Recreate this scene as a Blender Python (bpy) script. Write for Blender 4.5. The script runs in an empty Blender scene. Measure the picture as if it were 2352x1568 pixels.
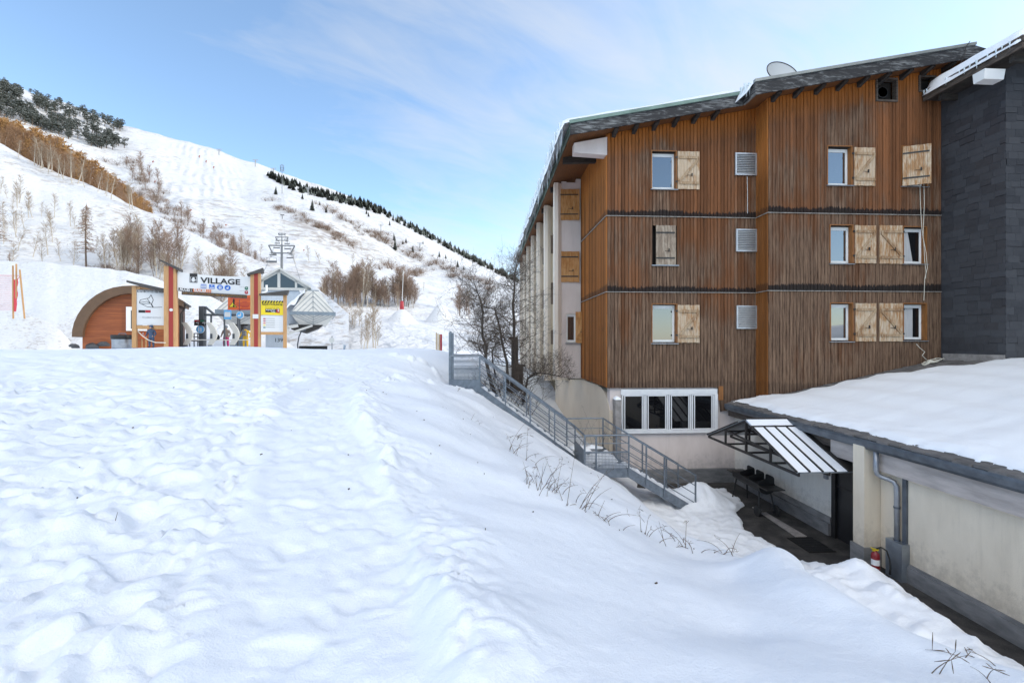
import bpy, bmesh, math, random
import numpy as np
from mathutils import Vector, Matrix, Quaternion
from mathutils.bvhtree import BVHTree
random.seed(7)
sc = bpy.context.scene
col = sc.collection
R = math.radians
# ------------------------------------------------------------------ camera
F = 1045.0                      # focal length in units of a 2352 px wide picture
YAW = R(3.34)
ca, sa = math.cos(YAW), math.sin(YAW)
cam_d = bpy.data.cameras.new('camera')
cam_d.sensor_width = 36; cam_d.lens = 36*F/2352
cam_d.clip_start = 0.05; cam_d.clip_end = 6000
cam = bpy.data.objects.new('camera', cam_d); col.objects.link(cam)
cam.rotation_euler = (R(90), 0, -YAW)
sc.camera = cam

def ray(px, py):
    dx, dy = px-1176, 784-py
    return Vector((sa*F+ca*dx, ca*F-sa*dx, dy))
def pY(px, py, Y):
    d = ray(px, py); return d*(Y/d.y)
def pX(px, py, X):
    d = ray(px, py); return d*(X/d.x)
def pZ(px, py, Z):
    d = ray(px, py); return d*(Z/d.z)
def pD(px, py, D):              # at a camera depth of D metres
    return ray(px, py)*(D/F)
def Z1(x, y): return (200+x*.5102)/1.6327, (900+y*.5102)/1.6327
def Z3(x, y): return (900+x*.5102)/1.6327, (550+y*.5102)/1.6327
def Z2(x, y): return (x*.5102)/1.6327, (250+y*.5102)/1.6327
def Z4(x, y): return (1650+x*.4677)/1.6327, (1250+y*.4677)/1.6327
def ZT(x, y): return (1680+x*.28056)/1.6327, (1080+y*.28056)/1.6327

# ------------------------------------------------------------------ mesh building
class MB:
    def __init__(s):
        s.v, s.f, s.m, s.cm = [], [], [], 0
    def add(s, vs, fs, m=None):
        b = len(s.v); s.v.extend([tuple(v) for v in vs])
        mm = s.cm if m is None else m
        for f in fs:
            s.f.append(tuple(b+i for i in f)); s.m.append(mm)
        return s
    def box(s, x0, x1, y0, y1, z0, z1, m=None):
        if x0 > x1: x0, x1 = x1, x0
        if y0 > y1: y0, y1 = y1, y0
        if z0 > z1: z0, z1 = z1, z0
        return s.add([(x0,y0,z0),(x1,y0,z0),(x1,y1,z0),(x0,y1,z0),(x0,y0,z1),(x1,y0,z1),(x1,y1,z1),(x0,y1,z1)],
              [(0,3,2,1),(4,5,6,7),(0,1,5,4),(1,2,6,5),(2,3,7,6),(3,0,4,7)], m)
    def hexa(s, p, m=None):     # 8 corners: bottom ring 4, top ring 4
        return s.add(p, [(0,3,2,1),(4,5,6,7),(0,1,5,4),(1,2,6,5),(2,3,7,6),(3,0,4,7)], m)
    def bar(s, a, b, w, h=None, up=(0,0,1), m=None):
        a, b = Vector(a), Vector(b); h = h or w
        d = (b-a).normalized(); u = Vector(up)
        if abs(d.dot(u)) > .98: u = Vector((0,1,0))
        r = d.cross(u).normalized()*(w/2); t = r.cross(d).normalized()*(h/2)
        return s.hexa([a-r-t, a+r-t, b+r-t, b-r-t, a-r+t, a+r+t, b+r+t, b-r+t], m)
    def tube(s, pts, rad, n=6, m=None, cap=True):
        pts = [Vector(p) for p in pts]; k = len(pts)
        if not hasattr(rad, '__len__'): rad = [rad]*k
        vs, fs = [], []; pr = None
        for i, p in enumerate(pts):
            d = (pts[min(i+1,k-1)]-pts[max(i-1,0)])
            d = d.normalized() if d.length > 1e-9 else Vector((0,0,1))
            if pr is None:
                pr = d.orthogonal().normalized()
            else:
                pr = pr-d*pr.dot(d)
                pr = pr.normalized() if pr.length > 1e-6 else d.orthogonal().normalized()
            q = d.cross(pr)
            for j in range(n):
                a = 2*math.pi*j/n
                vs.append(p+(pr*math.cos(a)+q*math.sin(a))*rad[i])
        for i in range(k-1):
            for j in range(n):
                fs.append((i*n+j, i*n+(j+1)%n, (i+1)*n+(j+1)%n, (i+1)*n+j))
        if cap:
            fs.append(tuple(range(n-1,-1,-1))); fs.append(tuple((k-1)*n+j for j in range(n)))
        return s.add(vs, fs, m)
    def prism(s, poly, d, m=None):      # planar polygon (3-D points) pushed by vector d
        d = Vector(d); n = len(poly); p = [Vector(q) for q in poly]
        nr = Vector((0,0,0))
        for i in range(n): nr += p[i].cross(p[(i+1)%n])
        if nr.dot(d) > 0: p = p[::-1]
        vs = p+[q+d for q in p]
        fs = [tuple(range(n)), tuple(range(2*n-1, n-1, -1))]
        for i in range(n): j = (i+1)%n; fs.append((i, i+n, j+n, j))
        return s.add(vs, fs, m)
    def lathe(s, prof, c=(0,0,0), n=16, m=None, axis='z'):
        vs, fs = [], []; k = len(prof)
        for r, h in prof:
            for j in range(n):
                a = 2*math.pi*j/n; x, y = r*math.cos(a), r*math.sin(a)
                v = (x,y,h) if axis == 'z' else ((h,x,y) if axis == 'x' else (y,h,x))
                vs.append((v[0]+c[0], v[1]+c[1], v[2]+c[2]))
        for i in range(k-1):
            for j in range(n): fs.append((i*n+j, i*n+(j+1)%n, (i+1)*n+(j+1)%n, (i+1)*n+j))
        fs.append(tuple(range(n-1,-1,-1))); fs.append(tuple((k-1)*n+j for j in range(n)))
        return s.add(vs, fs, m)
    def quad(s, a, b, c, d, m=None): return s.add([a,b,c,d], [(0,1,2,3)], m)
    def xform(s, M):
        s.v = [tuple(M @ Vector(v)) for v in s.v]; return s
    def build(s, name, mats, parent=None, smooth=False, local=False):
        me = bpy.data.meshes.new(name)
        o = Vector((0,0,0)); q = parent
        while q is not None and not local:
            o += q.location; q = q.parent
        me.from_pydata([(v[0]-o.x, v[1]-o.y, v[2]-o.z) for v in s.v], [], s.f)
        for mt in (mats if isinstance(mats, (list,tuple)) else [mats]): me.materials.append(mt)
        me.polygons.foreach_set('material_index', s.m)
        if smooth: me.polygons.foreach_set('use_smooth', [True]*len(s.f))
        me.update()
        ob = bpy.data.objects.new(name, me); col.objects.link(ob)
        if parent is not None: ob.parent = parent
        return ob
def tag(o, label=None, cat=None, group=None, kind=None):
    if label: o['label'] = label
    if cat: o['category'] = cat
    if group: o['group'] = group
    if kind: o['kind'] = kind
    return o
def root(name, loc, label, cat, group=None, rz=0):
    o = bpy.data.objects.new(name, None); col.objects.link(o); o.empty_display_size = .1
    o.location = loc; o.rotation_euler = (0,0,rz)
    return tag(o, label, cat, group)
def kids(o): return [c for c in ALLK.get(o.name, [])] if False else list(o.children)
def copy_tree(o, parent=None):
    c = o.copy(); col.objects.link(c)
    if parent is not None: c.parent = parent
    for ch in list(o.children): copy_tree(ch, c)
    return c
_txt = {}
def text_geo(t, size, bold=0.0, align='LEFT'):
    key = (t, bold, align)
    if key not in _txt:
        c = bpy.data.curves.new('lettering', 'FONT'); c.body = t; c.size = 1; c.offset = bold
        c.align_x = align; c.resolution_u = 3
        ob = bpy.data.objects.new('lettering', c); col.objects.link(ob)
        bpy.context.view_layer.update()
        me = bpy.data.meshes.new_from_object(ob.evaluated_get(bpy.context.evaluated_depsgraph_get()))
        _txt[key] = ([v.co.copy() for v in me.vertices], [tuple(p.vertices) for p in me.polygons])
        bpy.data.objects.remove(ob); bpy.data.curves.remove(c); bpy.data.meshes.remove(me)
    vs, fs = _txt[key]
    return [v*size for v in vs], fs
def put_text(mb, t, x, y, z, size, m=None, bold=0.0, align='LEFT', sx=1.0, width=None):
    """lettering in the local x-z plane of a board, y towards the back"""
    vs, fs = text_geo(t, size, bold, align)
    if width:
        w = max(v.x for v in vs)-min(v.x for v in vs); sx = width/w
    mb.add([(x+v.x*sx, y, z+v.y) for v in vs], fs, m)
def disc(mb, x, y, z, r, m=None, n=24, ry=None):
    mb.add([(x+r*math.cos(2*math.pi*i/n), y, z+(ry or r)*math.sin(2*math.pi*i/n)) for i in range(n)], [tuple(range(n))], m)
def rect(mb, x0, x1, y, z0, z1, m=None):
    mb.add([(x0,y,z0),(x1,y,z0),(x1,y,z1),(x0,y,z1)], [(0,1,2,3)], m)

# ------------------------------------------------------------------ numpy noise
def _hash(ix, iy, seed):
    h = (ix.astype(np.int64)*374761393 + iy.astype(np.int64)*668265263 + seed*982451653) & 0x7fffffff
    h = ((h ^ (h >> 13))*1274126177) & 0x7fffffff
    h = ((h ^ (h >> 16))*2246822519) & 0x7fffffff
    return ((h ^ (h >> 15)) & 0xffffff)/float(0xffffff)
def vnoise(x, y, seed=0):
    x = np.asarray(x, float); y = np.asarray(y, float)
    ix, iy = np.floor(x), np.floor(y); fx, fy = x-ix, y-iy
    ux, uy = fx*fx*fx*(fx*(fx*6-15)+10), fy*fy*fy*(fy*(fy*6-15)+10)
    a, b = _hash(ix,iy,seed), _hash(ix+1,iy,seed); c, d = _hash(ix,iy+1,seed), _hash(ix+1,iy+1,seed)
    return ((a*(1-ux)+b*ux)*(1-uy)+(c*(1-ux)+d*ux)*uy)*2-1
def fbm(x, y, seed=0, o=4, g=.5):
    s, a, f = 0, 1, 1
    for i in range(o):
        c, t = math.cos(i*1.1), math.sin(i*1.1)
        s = s+a*vnoise((x*c-y*t)*f+i*17.3, (x*t+y*c)*f-i*9.1, seed+i); a *= g; f *= 2
    return s
def clods(x, y, cell, seed, rmin=.25, rmax=.6, dens=.6):
    """rounded lumps scattered one per cell; returns height 0..1"""
    gx, gy = np.floor(x/cell), np.floor(y/cell); out = np.zeros_like(x)
    for dx in (-1,0,1):
        for dy in (-1,0,1):
            cx, cy = gx+dx, gy+dy
            px = (cx+_hash(cx,cy,seed))*cell; py = (cy+_hash(cx,cy,seed+1))*cell
            r = (rmin+(rmax-rmin)*_hash(cx,cy,seed+2))*cell
            on = _hash(cx,cy,seed+3) < dens
            an = _hash(cx,cy,seed+4)*6.28; el = .6+.8*_hash(cx,cy,seed+5)
            ux, uy = x-px, y-py
            vx = (ux*np.cos(an)+uy*np.sin(an))*el; vy = (-ux*np.sin(an)+uy*np.cos(an))/el
            d2 = (vx*vx+vy*vy)/(r*r)
            h = smooth(1.0,.30,d2)*(r/cell)*on
            out = np.maximum(out, h)
    return out
def smooth(a, b, x): t = np.clip((x-a)/(b-a), 0, 1); return t*t*(3-2*t)

# ------------------------------------------------------------------ materials
def mat(name, colr, rough=.7, metal=0.0, spec=None):
    m = bpy.data.materials.new(name); m.use_nodes = True
    b = m.node_tree.nodes['Principled BSDF']
    b.inputs['Base Color'].default_value = (*colr, 1); b.inputs['Roughness'].default_value = rough
    b.inputs['Metallic'].default_value = metal
    if spec is not None: b.inputs['Specular IOR Level'].default_value = spec
    return m
class NT:
    def __init__(s, m): s.t = m.node_tree; s.b = s.t.nodes['Principled BSDF']
    def n(s, typ, **kw):
        nd = s.t.nodes.new(typ)
        for k, v in kw.items():
            if hasattr(nd, k): setattr(nd, k, v)
        return nd
    def l(s, a, b): s.t.links.new(a, b)
    def val(s, sock, v): 
        if hasattr(v, 'is_linked'): s.l(v, sock)
        else: sock.default_value = v
    def pos(s): return s.n('ShaderNodeNewGeometry').outputs['Position']
    def obj(s): return s.n('ShaderNodeTexCoord').outputs['Object']
    def sep(s, v): 
        q = s.n('ShaderNodeSeparateXYZ'); s.l(v, q.inputs[0]); return q.outputs
    def comb(s, x, y, z):
        q = s.n('ShaderNodeCombineXYZ')
        for i, v in enumerate((x,y,z)): s.val(q.inputs[i], v)
        return q.outputs[0]
    def math(s, op, a, b=0.0, c=None, clamp=False):
        q = s.n('ShaderNodeMath', operation=op); q.use_clamp = clamp
        s.val(q.inputs[0], a); s.val(q.inputs[1], b)
        if c is not None: s.val(q.inputs[2], c)
        return q.outputs[0]
    def scale(s, v, xyz):
        q = s.n('ShaderNodeMapping'); s.l(v, q.inputs['Vector']); q.inputs['Scale'].default_value = xyz; return q.outputs[0]
    def noise(s, v, sc=5.0, det=3.0, rough=.5, dist=0.0):
        q = s.n('ShaderNodeTexNoise'); s.l(v, q.inputs['Vector']); q.inputs['Scale'].default_value = sc
        q.inputs['Detail'].default_value = det; q.inputs['Roughness'].default_value = rough; q.inputs['Distortion'].default_value = dist
        return q.outputs['Fac']
    def ramp(s, f, stops):
        q = s.n('ShaderNodeValToRGB'); s.l(f, q.inputs[0]); e = q.color_ramp.elements
        while len(e) < len(stops): e.new(.5)
        for i, (p, c) in enumerate(stops):
            e[i].position = p; e[i].color = (c,c,c,1) if not hasattr(c, '__len__') else (*c[:3], 1)
        return q.outputs['Color']
    def mix(s, f, a, b, mode='MIX'):
        q = s.n('ShaderNodeMix', data_type='RGBA', blend_type=mode); s.val(q.inputs[0], f)
        for k, v in ((6,a),(7,b)):
            if hasattr(v, 'is_linked'): s.l(v, q.inputs[k])
            else: q.inputs[k].default_value = (*v[:3], 1)
        return q.outputs[2]
    def color(s, c): s.l(c, s.b.inputs['Base Color'])
    def bump(s, h, dist=.02, stren=.5):
        q = s.n('ShaderNodeBump'); s.l(h, q.inputs['Height']); q.inputs['Distance'].default_value = dist
        q.inputs['Strength'].default_value = stren; s.l(q.outputs[0], s.b.inputs['Normal']); return q
def noisy(name, c1, c2, sc=4.0, rough=.75, metal=0.0, bump=.0, stretch=(1,1,1), lo=.35, hi=.65, det=4, world=True, bsc=None):
    m = mat(name, c1, rough, metal); t = NT(m)
    v = t.scale(t.pos() if world else t.obj(), stretch)
    f = t.ramp(t.noise(v, sc, det, .6), [(lo,0),(hi,1)])
    t.color(t.mix(f, c1, c2))
    if bump: t.bump(t.noise(v, bsc or sc*4, 4, .6), bump, .6)
    return m
M = {}
# snow
def snow_mat(name, colr=(.86,.88,.91), bs=1.0, fine=45.0):
    m = mat(name, colr, .55, 0, .25); t = NT(m); p = t.pos()
    a = t.noise(p, fine*1.3, 4, .75); b = t.noise(p, fine*.22, 3, .6)
    t.bump(t.math('ADD', t.math('MULTIPLY', a, .42), t.math('MULTIPLY', b, .45)), .05*bs, .6)
    return m
M['snow'] = snow_mat('snow_fresh', bs=.7)
M['roof_snow'] = snow_mat('snow_on_roof', bs=.5, fine=14)
M['ice'] = mat('icicle_ice', (.72,.80,.84), .25, 0, .5)
M['ice'].node_tree.nodes['Principled BSDF'].inputs['Transmission Weight'].default_value = .1
# timber cladding: weathered vertical boards
def timber(name, axis, pitch, fresh, mid, grey, wear=1.0, x0=0.0):
    m = mat(name, mid, .75, 0, .2); t = NT(m); p = t.pos(); s = t.sep(p)
    u = s[axis]; z = s[2]
    bid = t.math('FLOOR', t.math('DIVIDE', t.math('SUBTRACT', u, x0), pitch))
    wn = t.n('ShaderNodeTexWhiteNoise', noise_dimensions='1D'); t.l(bid, wn.inputs['W']); rnd = wn.outputs['Value']
    # storey phase: 0 at a drip rail, 1 just under the next one
    g1 = t.math('GREATER_THAN', z, 1.75); g2s = g2 = t.math('GREATER_THAN', z, 4.44)
    rail = t.math('ADD', -1.65, t.math('ADD', t.math('MULTIPLY', g1, 3.40), t.math('MULTIPLY', g2, 2.69)))
    dz = t.math('SUBTRACT', z, rail)                      # height above the drip rail below
    low = t.math('SUBTRACT', 1.0, t.math('DIVIDE', dz, 2.9), clamp=True)
    grain = t.noise(t.comb(t.math('MULTIPLY', u, 60.0), t.math('MULTIPLY', rnd, 31.0), t.math('MULTIPLY', z, 3.0)), 1.0, 4, .7)
    streak = t.noise(t.comb(t.math('MULTIPLY', u, 9.0), 3.3, t.math('MULTIPLY', z, .8)), 1.0, 4, .65)
    g2 = t.noise(t.comb(t.math('MULTIPLY', u, 21.0), t.math('MULTIPLY', rnd, 53.0), t.math('MULTIPLY', z, 1.3)), 1.0, 4, .72)
    patch = t.noise(t.comb(t.math('MULTIPLY', u, .55), 1.7, t.math('MULTIPLY', z, .35)), 1.0, 3, .5)
    top = t.math('MULTIPLY_ADD', t.math('SUBTRACT', z, t.math('MULTIPLY', u if axis == 0 else 0.0, .195)), 1.0, -5.55, clamp=True)  # sheltered just below the eaves
    # wear amount
    wgt = t.math('ADD', t.math('MULTIPLY', streak, 1.3), t.math('MULTIPLY', t.math('SUBTRACT', patch, .18), 3.0))
    wgt = t.math('ADD', wgt, t.math('MULTIPLY', t.math('SUBTRACT', 6.5, z), .055))
    wgt = t.math('ADD', wgt, t.math('MULTIPLY', t.math('SUBTRACT', 1.0, g2s), .13)); wgt = t.math('ADD', wgt, t.math('MULTIPLY', t.math('SUBTRACT', 1.0, g1), .08))
    wgt = t.math('SUBTRACT', wgt, t.math('MULTIPLY', top, .9))
    wgt = t.math('ADD', wgt, t.math('MULTIPLY', t.math('SUBTRACT', rnd, .5), .45))
    wf = t.ramp(t.math('MULTIPLY', wgt, .5*wear), [(.68,0),(1.0,.9)])
    base = t.mix(t.math('POWER', rnd, 1.5), tuple(c*.70 for c in mid), tuple(c*1.55 for c in mid))
    base = t.mix(top, base, fresh)
    base = t.mix(wf, base, grey)
    pale = t.ramp(t.math('ADD', t.math('ADD', t.math('MULTIPLY', g2, .70), t.math('MULTIPLY', grain, .25)), t.math('MULTIPLY', wf, .10)), [(.50,0),(.66,1)])
    base = t.mix(t.math('MULTIPLY', pale, t.math('MULTIPLY_ADD', wf, .45*wear, .14)), base, (.31,.20,.13))
    # black mould just above every drip rail, ragged
    rag = t.noise(t.comb(t.math('MULTIPLY', u, 16.0), 7.0, t.math('MULTIPLY', z, 2.5)), 1.0, 3, .6)
    mould = t.ramp(t.math('ADD', t.math('MULTIPLY', low, 1.0), t.math('ADD', t.math('MULTIPLY', rag, .13), t.math('MULTIPLY', t.math('SUBTRACT', patch, .5), .10))), [(.985,0),(1.0,1)])
    base = t.mix(t.math('MULTIPLY', mould, t.math('MULTIPLY_ADD', g1, .67*wear, .25*wear)), base, (.012,.011,.012))
    drk = t.ramp(t.math('ADD', t.math('MULTIPLY', g2, .7), t.math('MULTIPLY', streak, .3)), [(.34,1),(.46,0)])
    base = t.mix(t.math('MULTIPLY', drk, .70), base, (.035,.02,.012))
    t.color(base); t.bump(grain, .006, .6)
    return m
M['timber'] = timber('weathered_timber', 0, .125, (.37,.118,.018), (.165,.066,.027), (.098,.062,.043), 1.0, 4.31)
M['timber_orange'] = timber('sheltered_timber', 1, .125, (.36,.13,.03), (.26,.095,.024), (.20,.10,.045), .55, 0)
M['dark_gap'] = mat('dark_gap', (.012,.009,.007), .9)
M['reveal'] = noisy('window_reveal_wood', (.30,.115,.025), (.19,.075,.02), 3, .6, stretch=(12,12,1.2))
M['pale_wood'] = None
def shutter_mat(name, a, b, c):
    m = mat(name, a, .75, 0, .2); t = NT(m); p = t.pos(); s = t.sep(p)
    g = t.noise(t.comb(t.math('MULTIPLY', s[0], 45.0), t.math('MULTIPLY', s[1], 45.0), t.math('MULTIPLY', s[2], 3.0)), 1, 4, .65)
    w = t.noise(t.comb(t.math('MULTIPLY', s[0], 7.0), t.math('MULTIPLY', s[1], 7.0), t.math('MULTIPLY', s[2], 2.4)), 1, 3, .6)
    w2 = t.noise(p, .9, 2, .5); bs = t.mix(t.ramp(t.math('ADD', w, t.math('MULTIPLY', t.math('SUBTRACT', w2, .5), .5)), [(.42,0),(.60,1)]), a, b)
    bs = t.mix(t.ramp(g, [(.52,0),(.68,.9)]), bs, c)
    t.color(bs); t.bump(g, .004, .5); return m
M['shutter'] = shutter_mat('shutter_bleached', (.50,.385,.27), (.36,.20,.095), (.64,.54,.43))
M['shutter_grey'] = shutter_mat('shutter_grey', (.40,.33,.26), (.27,.21,.16), (.10,.075,.055))
M['shutter_orange'] = shutter_mat('shutter_orange', (.52,.27,.11), (.40,.18,.06), (.58,.37,.18))
M['pvc'] = mat('white_plastic', (.80,.80,.79), .35)
M['lime'] = noisy('aluminium_louvre', (.55,.56,.57), (.47,.48,.50), 8, .4, .6)
def plaster(name, c1, c2, dirt, base=-5.0, sc=1.4):
    m = mat(name, c1, .9, 0, .2); t = NT(m); p = t.pos(); s = t.sep(p)
    f = t.ramp(t.noise(t.scale(p, (1.3,1.3,.5)), sc, 5, .6), [(.35,0),(.68,1)])
    c = t.mix(f, c1, c2)
    st = t.noise(t.comb(t.math('MULTIPLY', t.math('ADD', s[0], s[1]), 5.0), 2.0, t.math('MULTIPLY', s[2], .45)), 1, 5, .7)
    c = t.mix(t.math('MULTIPLY', t.ramp(st, [(.55,0),(.75,1)]), .22), c, dirt)
    n = t.noise(p, 6, 5, .7); h = t.math('SUBTRACT', s[2], base)
    sp = t.ramp(t.math('SUBTRACT', t.math('ADD', n, t.math('MULTIPLY', st, .5)), t.math('MULTIPLY', h, .55)), [(.28,0),(.62,1)])
    c = t.mix(t.math('MULTIPLY', sp, .45), c, dirt)
    fine = t.noise(p, 90, 3, .6)
    c = t.mix(t.ramp(fine, [(.62,0),(.75,.35)]), c, dirt)
    t.color(c); t.bump(t.noise(p, 60, 4, .7), .012, .6); return m
M['plaster_pink'] = plaster('pinkish_render', (.70,.62,.585), (.62,.54,.505), (.30,.27,.25))
M['plaster_cream'] = plaster('cream_render', (.76,.67,.54), (.67,.585,.465), (.32,.27,.215))
M['plaster_white'] = plaster('white_render', (.74,.71,.65), (.66,.625,.565), (.32,.29,.26))
M['fin'] = noisy('fin_concrete', (.84,.755,.665), (.77,.68,.59), 1.5, .85, bump=.008, bsc=50, stretch=(2,2,.4))
M['sand_wall'] = noisy('sandy_render', (.72,.61,.48), (.65,.545,.425), 1.1, .9, bump=.012, bsc=50, stretch=(1.5,.8,.5))
M['rail'] = noisy('dull_metal_rail', (.36,.33,.30), (.22,.20,.18), 6, .6)
M['concrete'] = noisy('raw_concrete', (.34,.31,.29), (.22,.20,.19), 5, .9, bump=.012, bsc=40)
M['beam_concrete'] = noisy('fascia_concrete', (.52,.46,.425), (.37,.325,.30), 4, .85, bump=.01, bsc=30, stretch=(1,.35,2))
def fascia():
    m = mat('black_weathered_board', (.03,.03,.032), .6, 0, .3); t = NT(m); p = t.pos()
    n = t.noise(t.scale(p, (1.4,1.4,9)), 1.6, 6, .72, .8)
    n2 = t.noise(p, .45, 3, .5)
    f = t.ramp(t.math('ADD', t.math('MULTIPLY', n, .8), t.math('MULTIPLY', n2, .35)), [(.58,0),(.72,1)])
    t.color(t.mix(f, (.030,.029,.031), (.23,.235,.235))); t.bump(n, .01, .5); return m
M['fascia'] = fascia()
M['copper'] = noisy('green_patina_trim', (.20,.29,.25), (.13,.19,.165), 2, .6, .2)
M['grey_trim'] = noisy('grey_trim', (.33,.34,.32), (.24,.25,.24), 2, .5, .4)
M['soffit'] = noisy('soffit_boards', (.20,.075,.02), (.11,.045,.015), 3, .7, stretch=(14,1,1))
M['beam_dark'] = noisy('dark_beam', (.020,.017,.015), (.05,.042,.036), 5, .75, stretch=(1,1,4))
M['brown_wood'] = noisy('brown_eave_wood', (.045,.034,.027), (.13,.10,.08), 5, .75, stretch=(1,1,6))
M['galv'] = noisy('galvanised_steel', (.235,.265,.30), (.155,.18,.21), 7, .42, .75, bump=.002)
M['galv_light'] = noisy('light_galvanised_sheet', (.38,.42,.46), (.27,.30,.34), 3, .32, .75)
M['zinc'] = noisy('zinc_gutter', (.145,.165,.19), (.095,.11,.13), 4, .38, .6)
M['zinc_light'] = noisy('zinc_pipe', (.36,.375,.40), (.27,.28,.305), 5, .35, .6)
M['flashing'] = noisy('grey_flashing', (.30,.295,.295), (.19,.19,.192), 2.5, .5, .35, stretch=(1,1,3))
M['dark_metal'] = noisy('dark_brown_steel', (.035,.032,.03), (.055,.05,.047), 9, .45, .4)
M['black'] = noisy('matt_black_steel', (.012,.012,.013), (.022,.021,.02), 7, .5, .2)
M['door_black'] = noisy('black_door_paint', (.010,.010,.011), (.016,.016,.018), 4, .4)
M['slate_tile'] = None
def slate():
    m = mat('dark_slate', (.04,.042,.05), .42, 0, .45); t = NT(m)
    oi = t.n('ShaderNodeNewGeometry').outputs['Random Per Island']
    c = t.mix(oi, (.042,.043,.049), (.056,.058,.066))
    n = t.noise(t.pos(), 6, 4, .6)
    t.color(t.mix(t.ramp(n, [(.45,0),(.75,.6)]), c, (.062,.064,.072)))
    t.l(t.math('MULTIPLY_ADD', oi, .25, .35), t.b.inputs['Roughness'])
    t.bump(t.noise(t.pos(), 25, 4, .6), .004, .4); return m
M['slate'] = slate()
def asphalt():
    m = mat('wet_asphalt', (.03,.028,.027), .8, 0, .3); t = NT(m); p = t.pos()
    a = t.noise(p, 55, 3, .7); b = t.noise(p, 2.2, 4, .6)
    c = t.mix(t.ramp(b, [(.4,0),(.65,1)]), (.032,.03,.029), (.075,.069,.064))
    t.color(t.mix(t.ramp(a, [(.62,0),(.70,1)]), c, (.14,.13,.12)))
    t.bump(a, .012, .7); return m
M['asphalt'] = asphalt(); M['conifer_hazed'] = noisy('hazed_conifer', (.085,.098,.082), (.12,.132,.108), .8, .9, world=False); M['conifer_hazed_snow'] = noisy('hazed_snowy_conifer', (.30,.32,.31), (.17,.185,.165), .9, .9, world=False)  # far conifers: distance haze put into the colour as a paler tone
def glass(name, base=(.012,.013,.015), ior=1.9, rough=.02):
    m = mat(name, base, rough, 0, .5); b = m.node_tree.nodes['Principled BSDF']
    b.inputs['IOR'].default_value = ior; b.inputs['Coat Weight'].default_value = .3; b.inputs['Coat Roughness'].default_value = .02
    return m
M['glass'] = glass('window_glass', (.014,.016,.02), 3.2)
M['glass_dark'] = glass('dark_glass', (.006,.006,.007), 1.45)
M['glass_blue'] = glass('tinted_gable_glass', (.012,.03,.05), 1.7, .08)
M['curtain'] = noisy('pale_curtain', (.50,.50,.50), (.40,.40,.41), 20, .9, stretch=(3,3,.1))
M['cable'] = mat('white_cable', (.66,.62,.53), .6)
M['rust_red'] = mat('extinguisher_red', (.20,.012,.016), .3)
M['yellow'] = mat('yellow_plastic', (.62,.46,.02), .4)
M['rubber'] = mat('black_rubber', (.012,.012,.012), .6)
M['white'] = noisy('painted_white', (.74,.74,.74), (.68,.68,.69), 5, .45)
# ------------------------------------------------------------------ light and sky
SUN_AZ = (0.985, 0.17)            # horizontal direction towards the sun: square from the right
SUN_EL = R(29.5)
w = bpy.data.worlds.new('World'); sc.world = w; w.use_nodes = True
wt = w.node_tree; bg = wt.nodes['Background']
sky = wt.nodes.new('ShaderNodeTexSky'); sky.sky_type = 'NISHITA'; sky.sun_disc = False
sky.sun_elevation = SUN_EL; sky.sun_rotation = math.atan2(SUN_AZ[0], SUN_AZ[1])
sky.altitude = 1600; sky.air_density = 1.0; sky.dust_density = .6; sky.ozone_density = 2.0
class WT(NT):
    def __init__(s): s.t = wt
W = WT()
gen = wt.nodes.new('ShaderNodeTexCoord').outputs['Generated']
sx, sy, sz = W.sep(gen)
zc = W.math('MAXIMUM', sz, 0.0)
den = W.math('ADD', zc, .22)
u = W.math('DIVIDE', sx, den); v = W.math('DIVIDE', sy, den)
# streaked cirrus running from lower left to upper right
cu = W.math('ADD', W.math('MULTIPLY', u, .85), W.math('MULTIPLY', v, .50))
cv = W.math('SUBTRACT', W.math('MULTIPLY', v, .85), W.math('MULTIPLY', u, .50))
n1 = W.noise(W.comb(W.math('MULTIPLY', cu, .55), W.math('MULTIPLY', cv, 1.5), 4.2), 1.0, 6, .58, .5)
n2 = W.noise(W.comb(W.math('MULTIPLY', cu, 2.2), W.math('MULTIPLY', cv, 5.5), 1.0), 1.0, 5, .6, .8)
cl = W.math('ADD', W.math('MULTIPLY', n1, .72), W.math('MULTIPLY', n2, .36))
# more cloud to the right and low over the valley, and a bright veil added behind the camera to fill the shaded snow
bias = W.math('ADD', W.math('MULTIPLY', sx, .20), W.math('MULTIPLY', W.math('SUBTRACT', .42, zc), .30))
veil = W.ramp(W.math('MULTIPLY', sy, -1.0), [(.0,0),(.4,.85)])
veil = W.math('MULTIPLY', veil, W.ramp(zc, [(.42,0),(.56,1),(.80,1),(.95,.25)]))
cf = W.ramp(W.math('ADD', cl, bias), [(.47,0),(.82,.82)])
cf = W.math('ADD', W.math('MULTIPLY', cf, W.ramp(W.math('MULTIPLY', sy, -1.0), [(.0,1),(.35,.12)])), .03)
CLOUD = 4.8
hz = W.ramp(zc, [(.0,.75),(.10,.42),(.30,.0)])
skycol = W.mix(1.0, sky.outputs[0], (1.84,1.88,1.76), 'MULTIPLY')
cf = W.math('MAXIMUM', cf, W.math('MULTIPLY', hz, W.ramp(sy, [(.0,.85),(.3,1)])))
mixed = W.mix(W.math('MINIMUM', cf, .95), skycol, (CLOUD*.94, CLOUD*.965, CLOUD*.985))
FILL_VEIL = 17.0
mixed = W.mix(veil, mixed, (FILL_VEIL*1.0, FILL_VEIL*.968, FILL_VEIL*.91))
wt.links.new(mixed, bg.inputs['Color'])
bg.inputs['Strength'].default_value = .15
ld = bpy.data.lights.new('sun', 'SUN'); ld.energy = 2.0; ld.angle = R(.6); ld.color = (1, .91, .77)
lo = bpy.data.objects.new('sun', ld); col.objects.link(lo)
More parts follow.
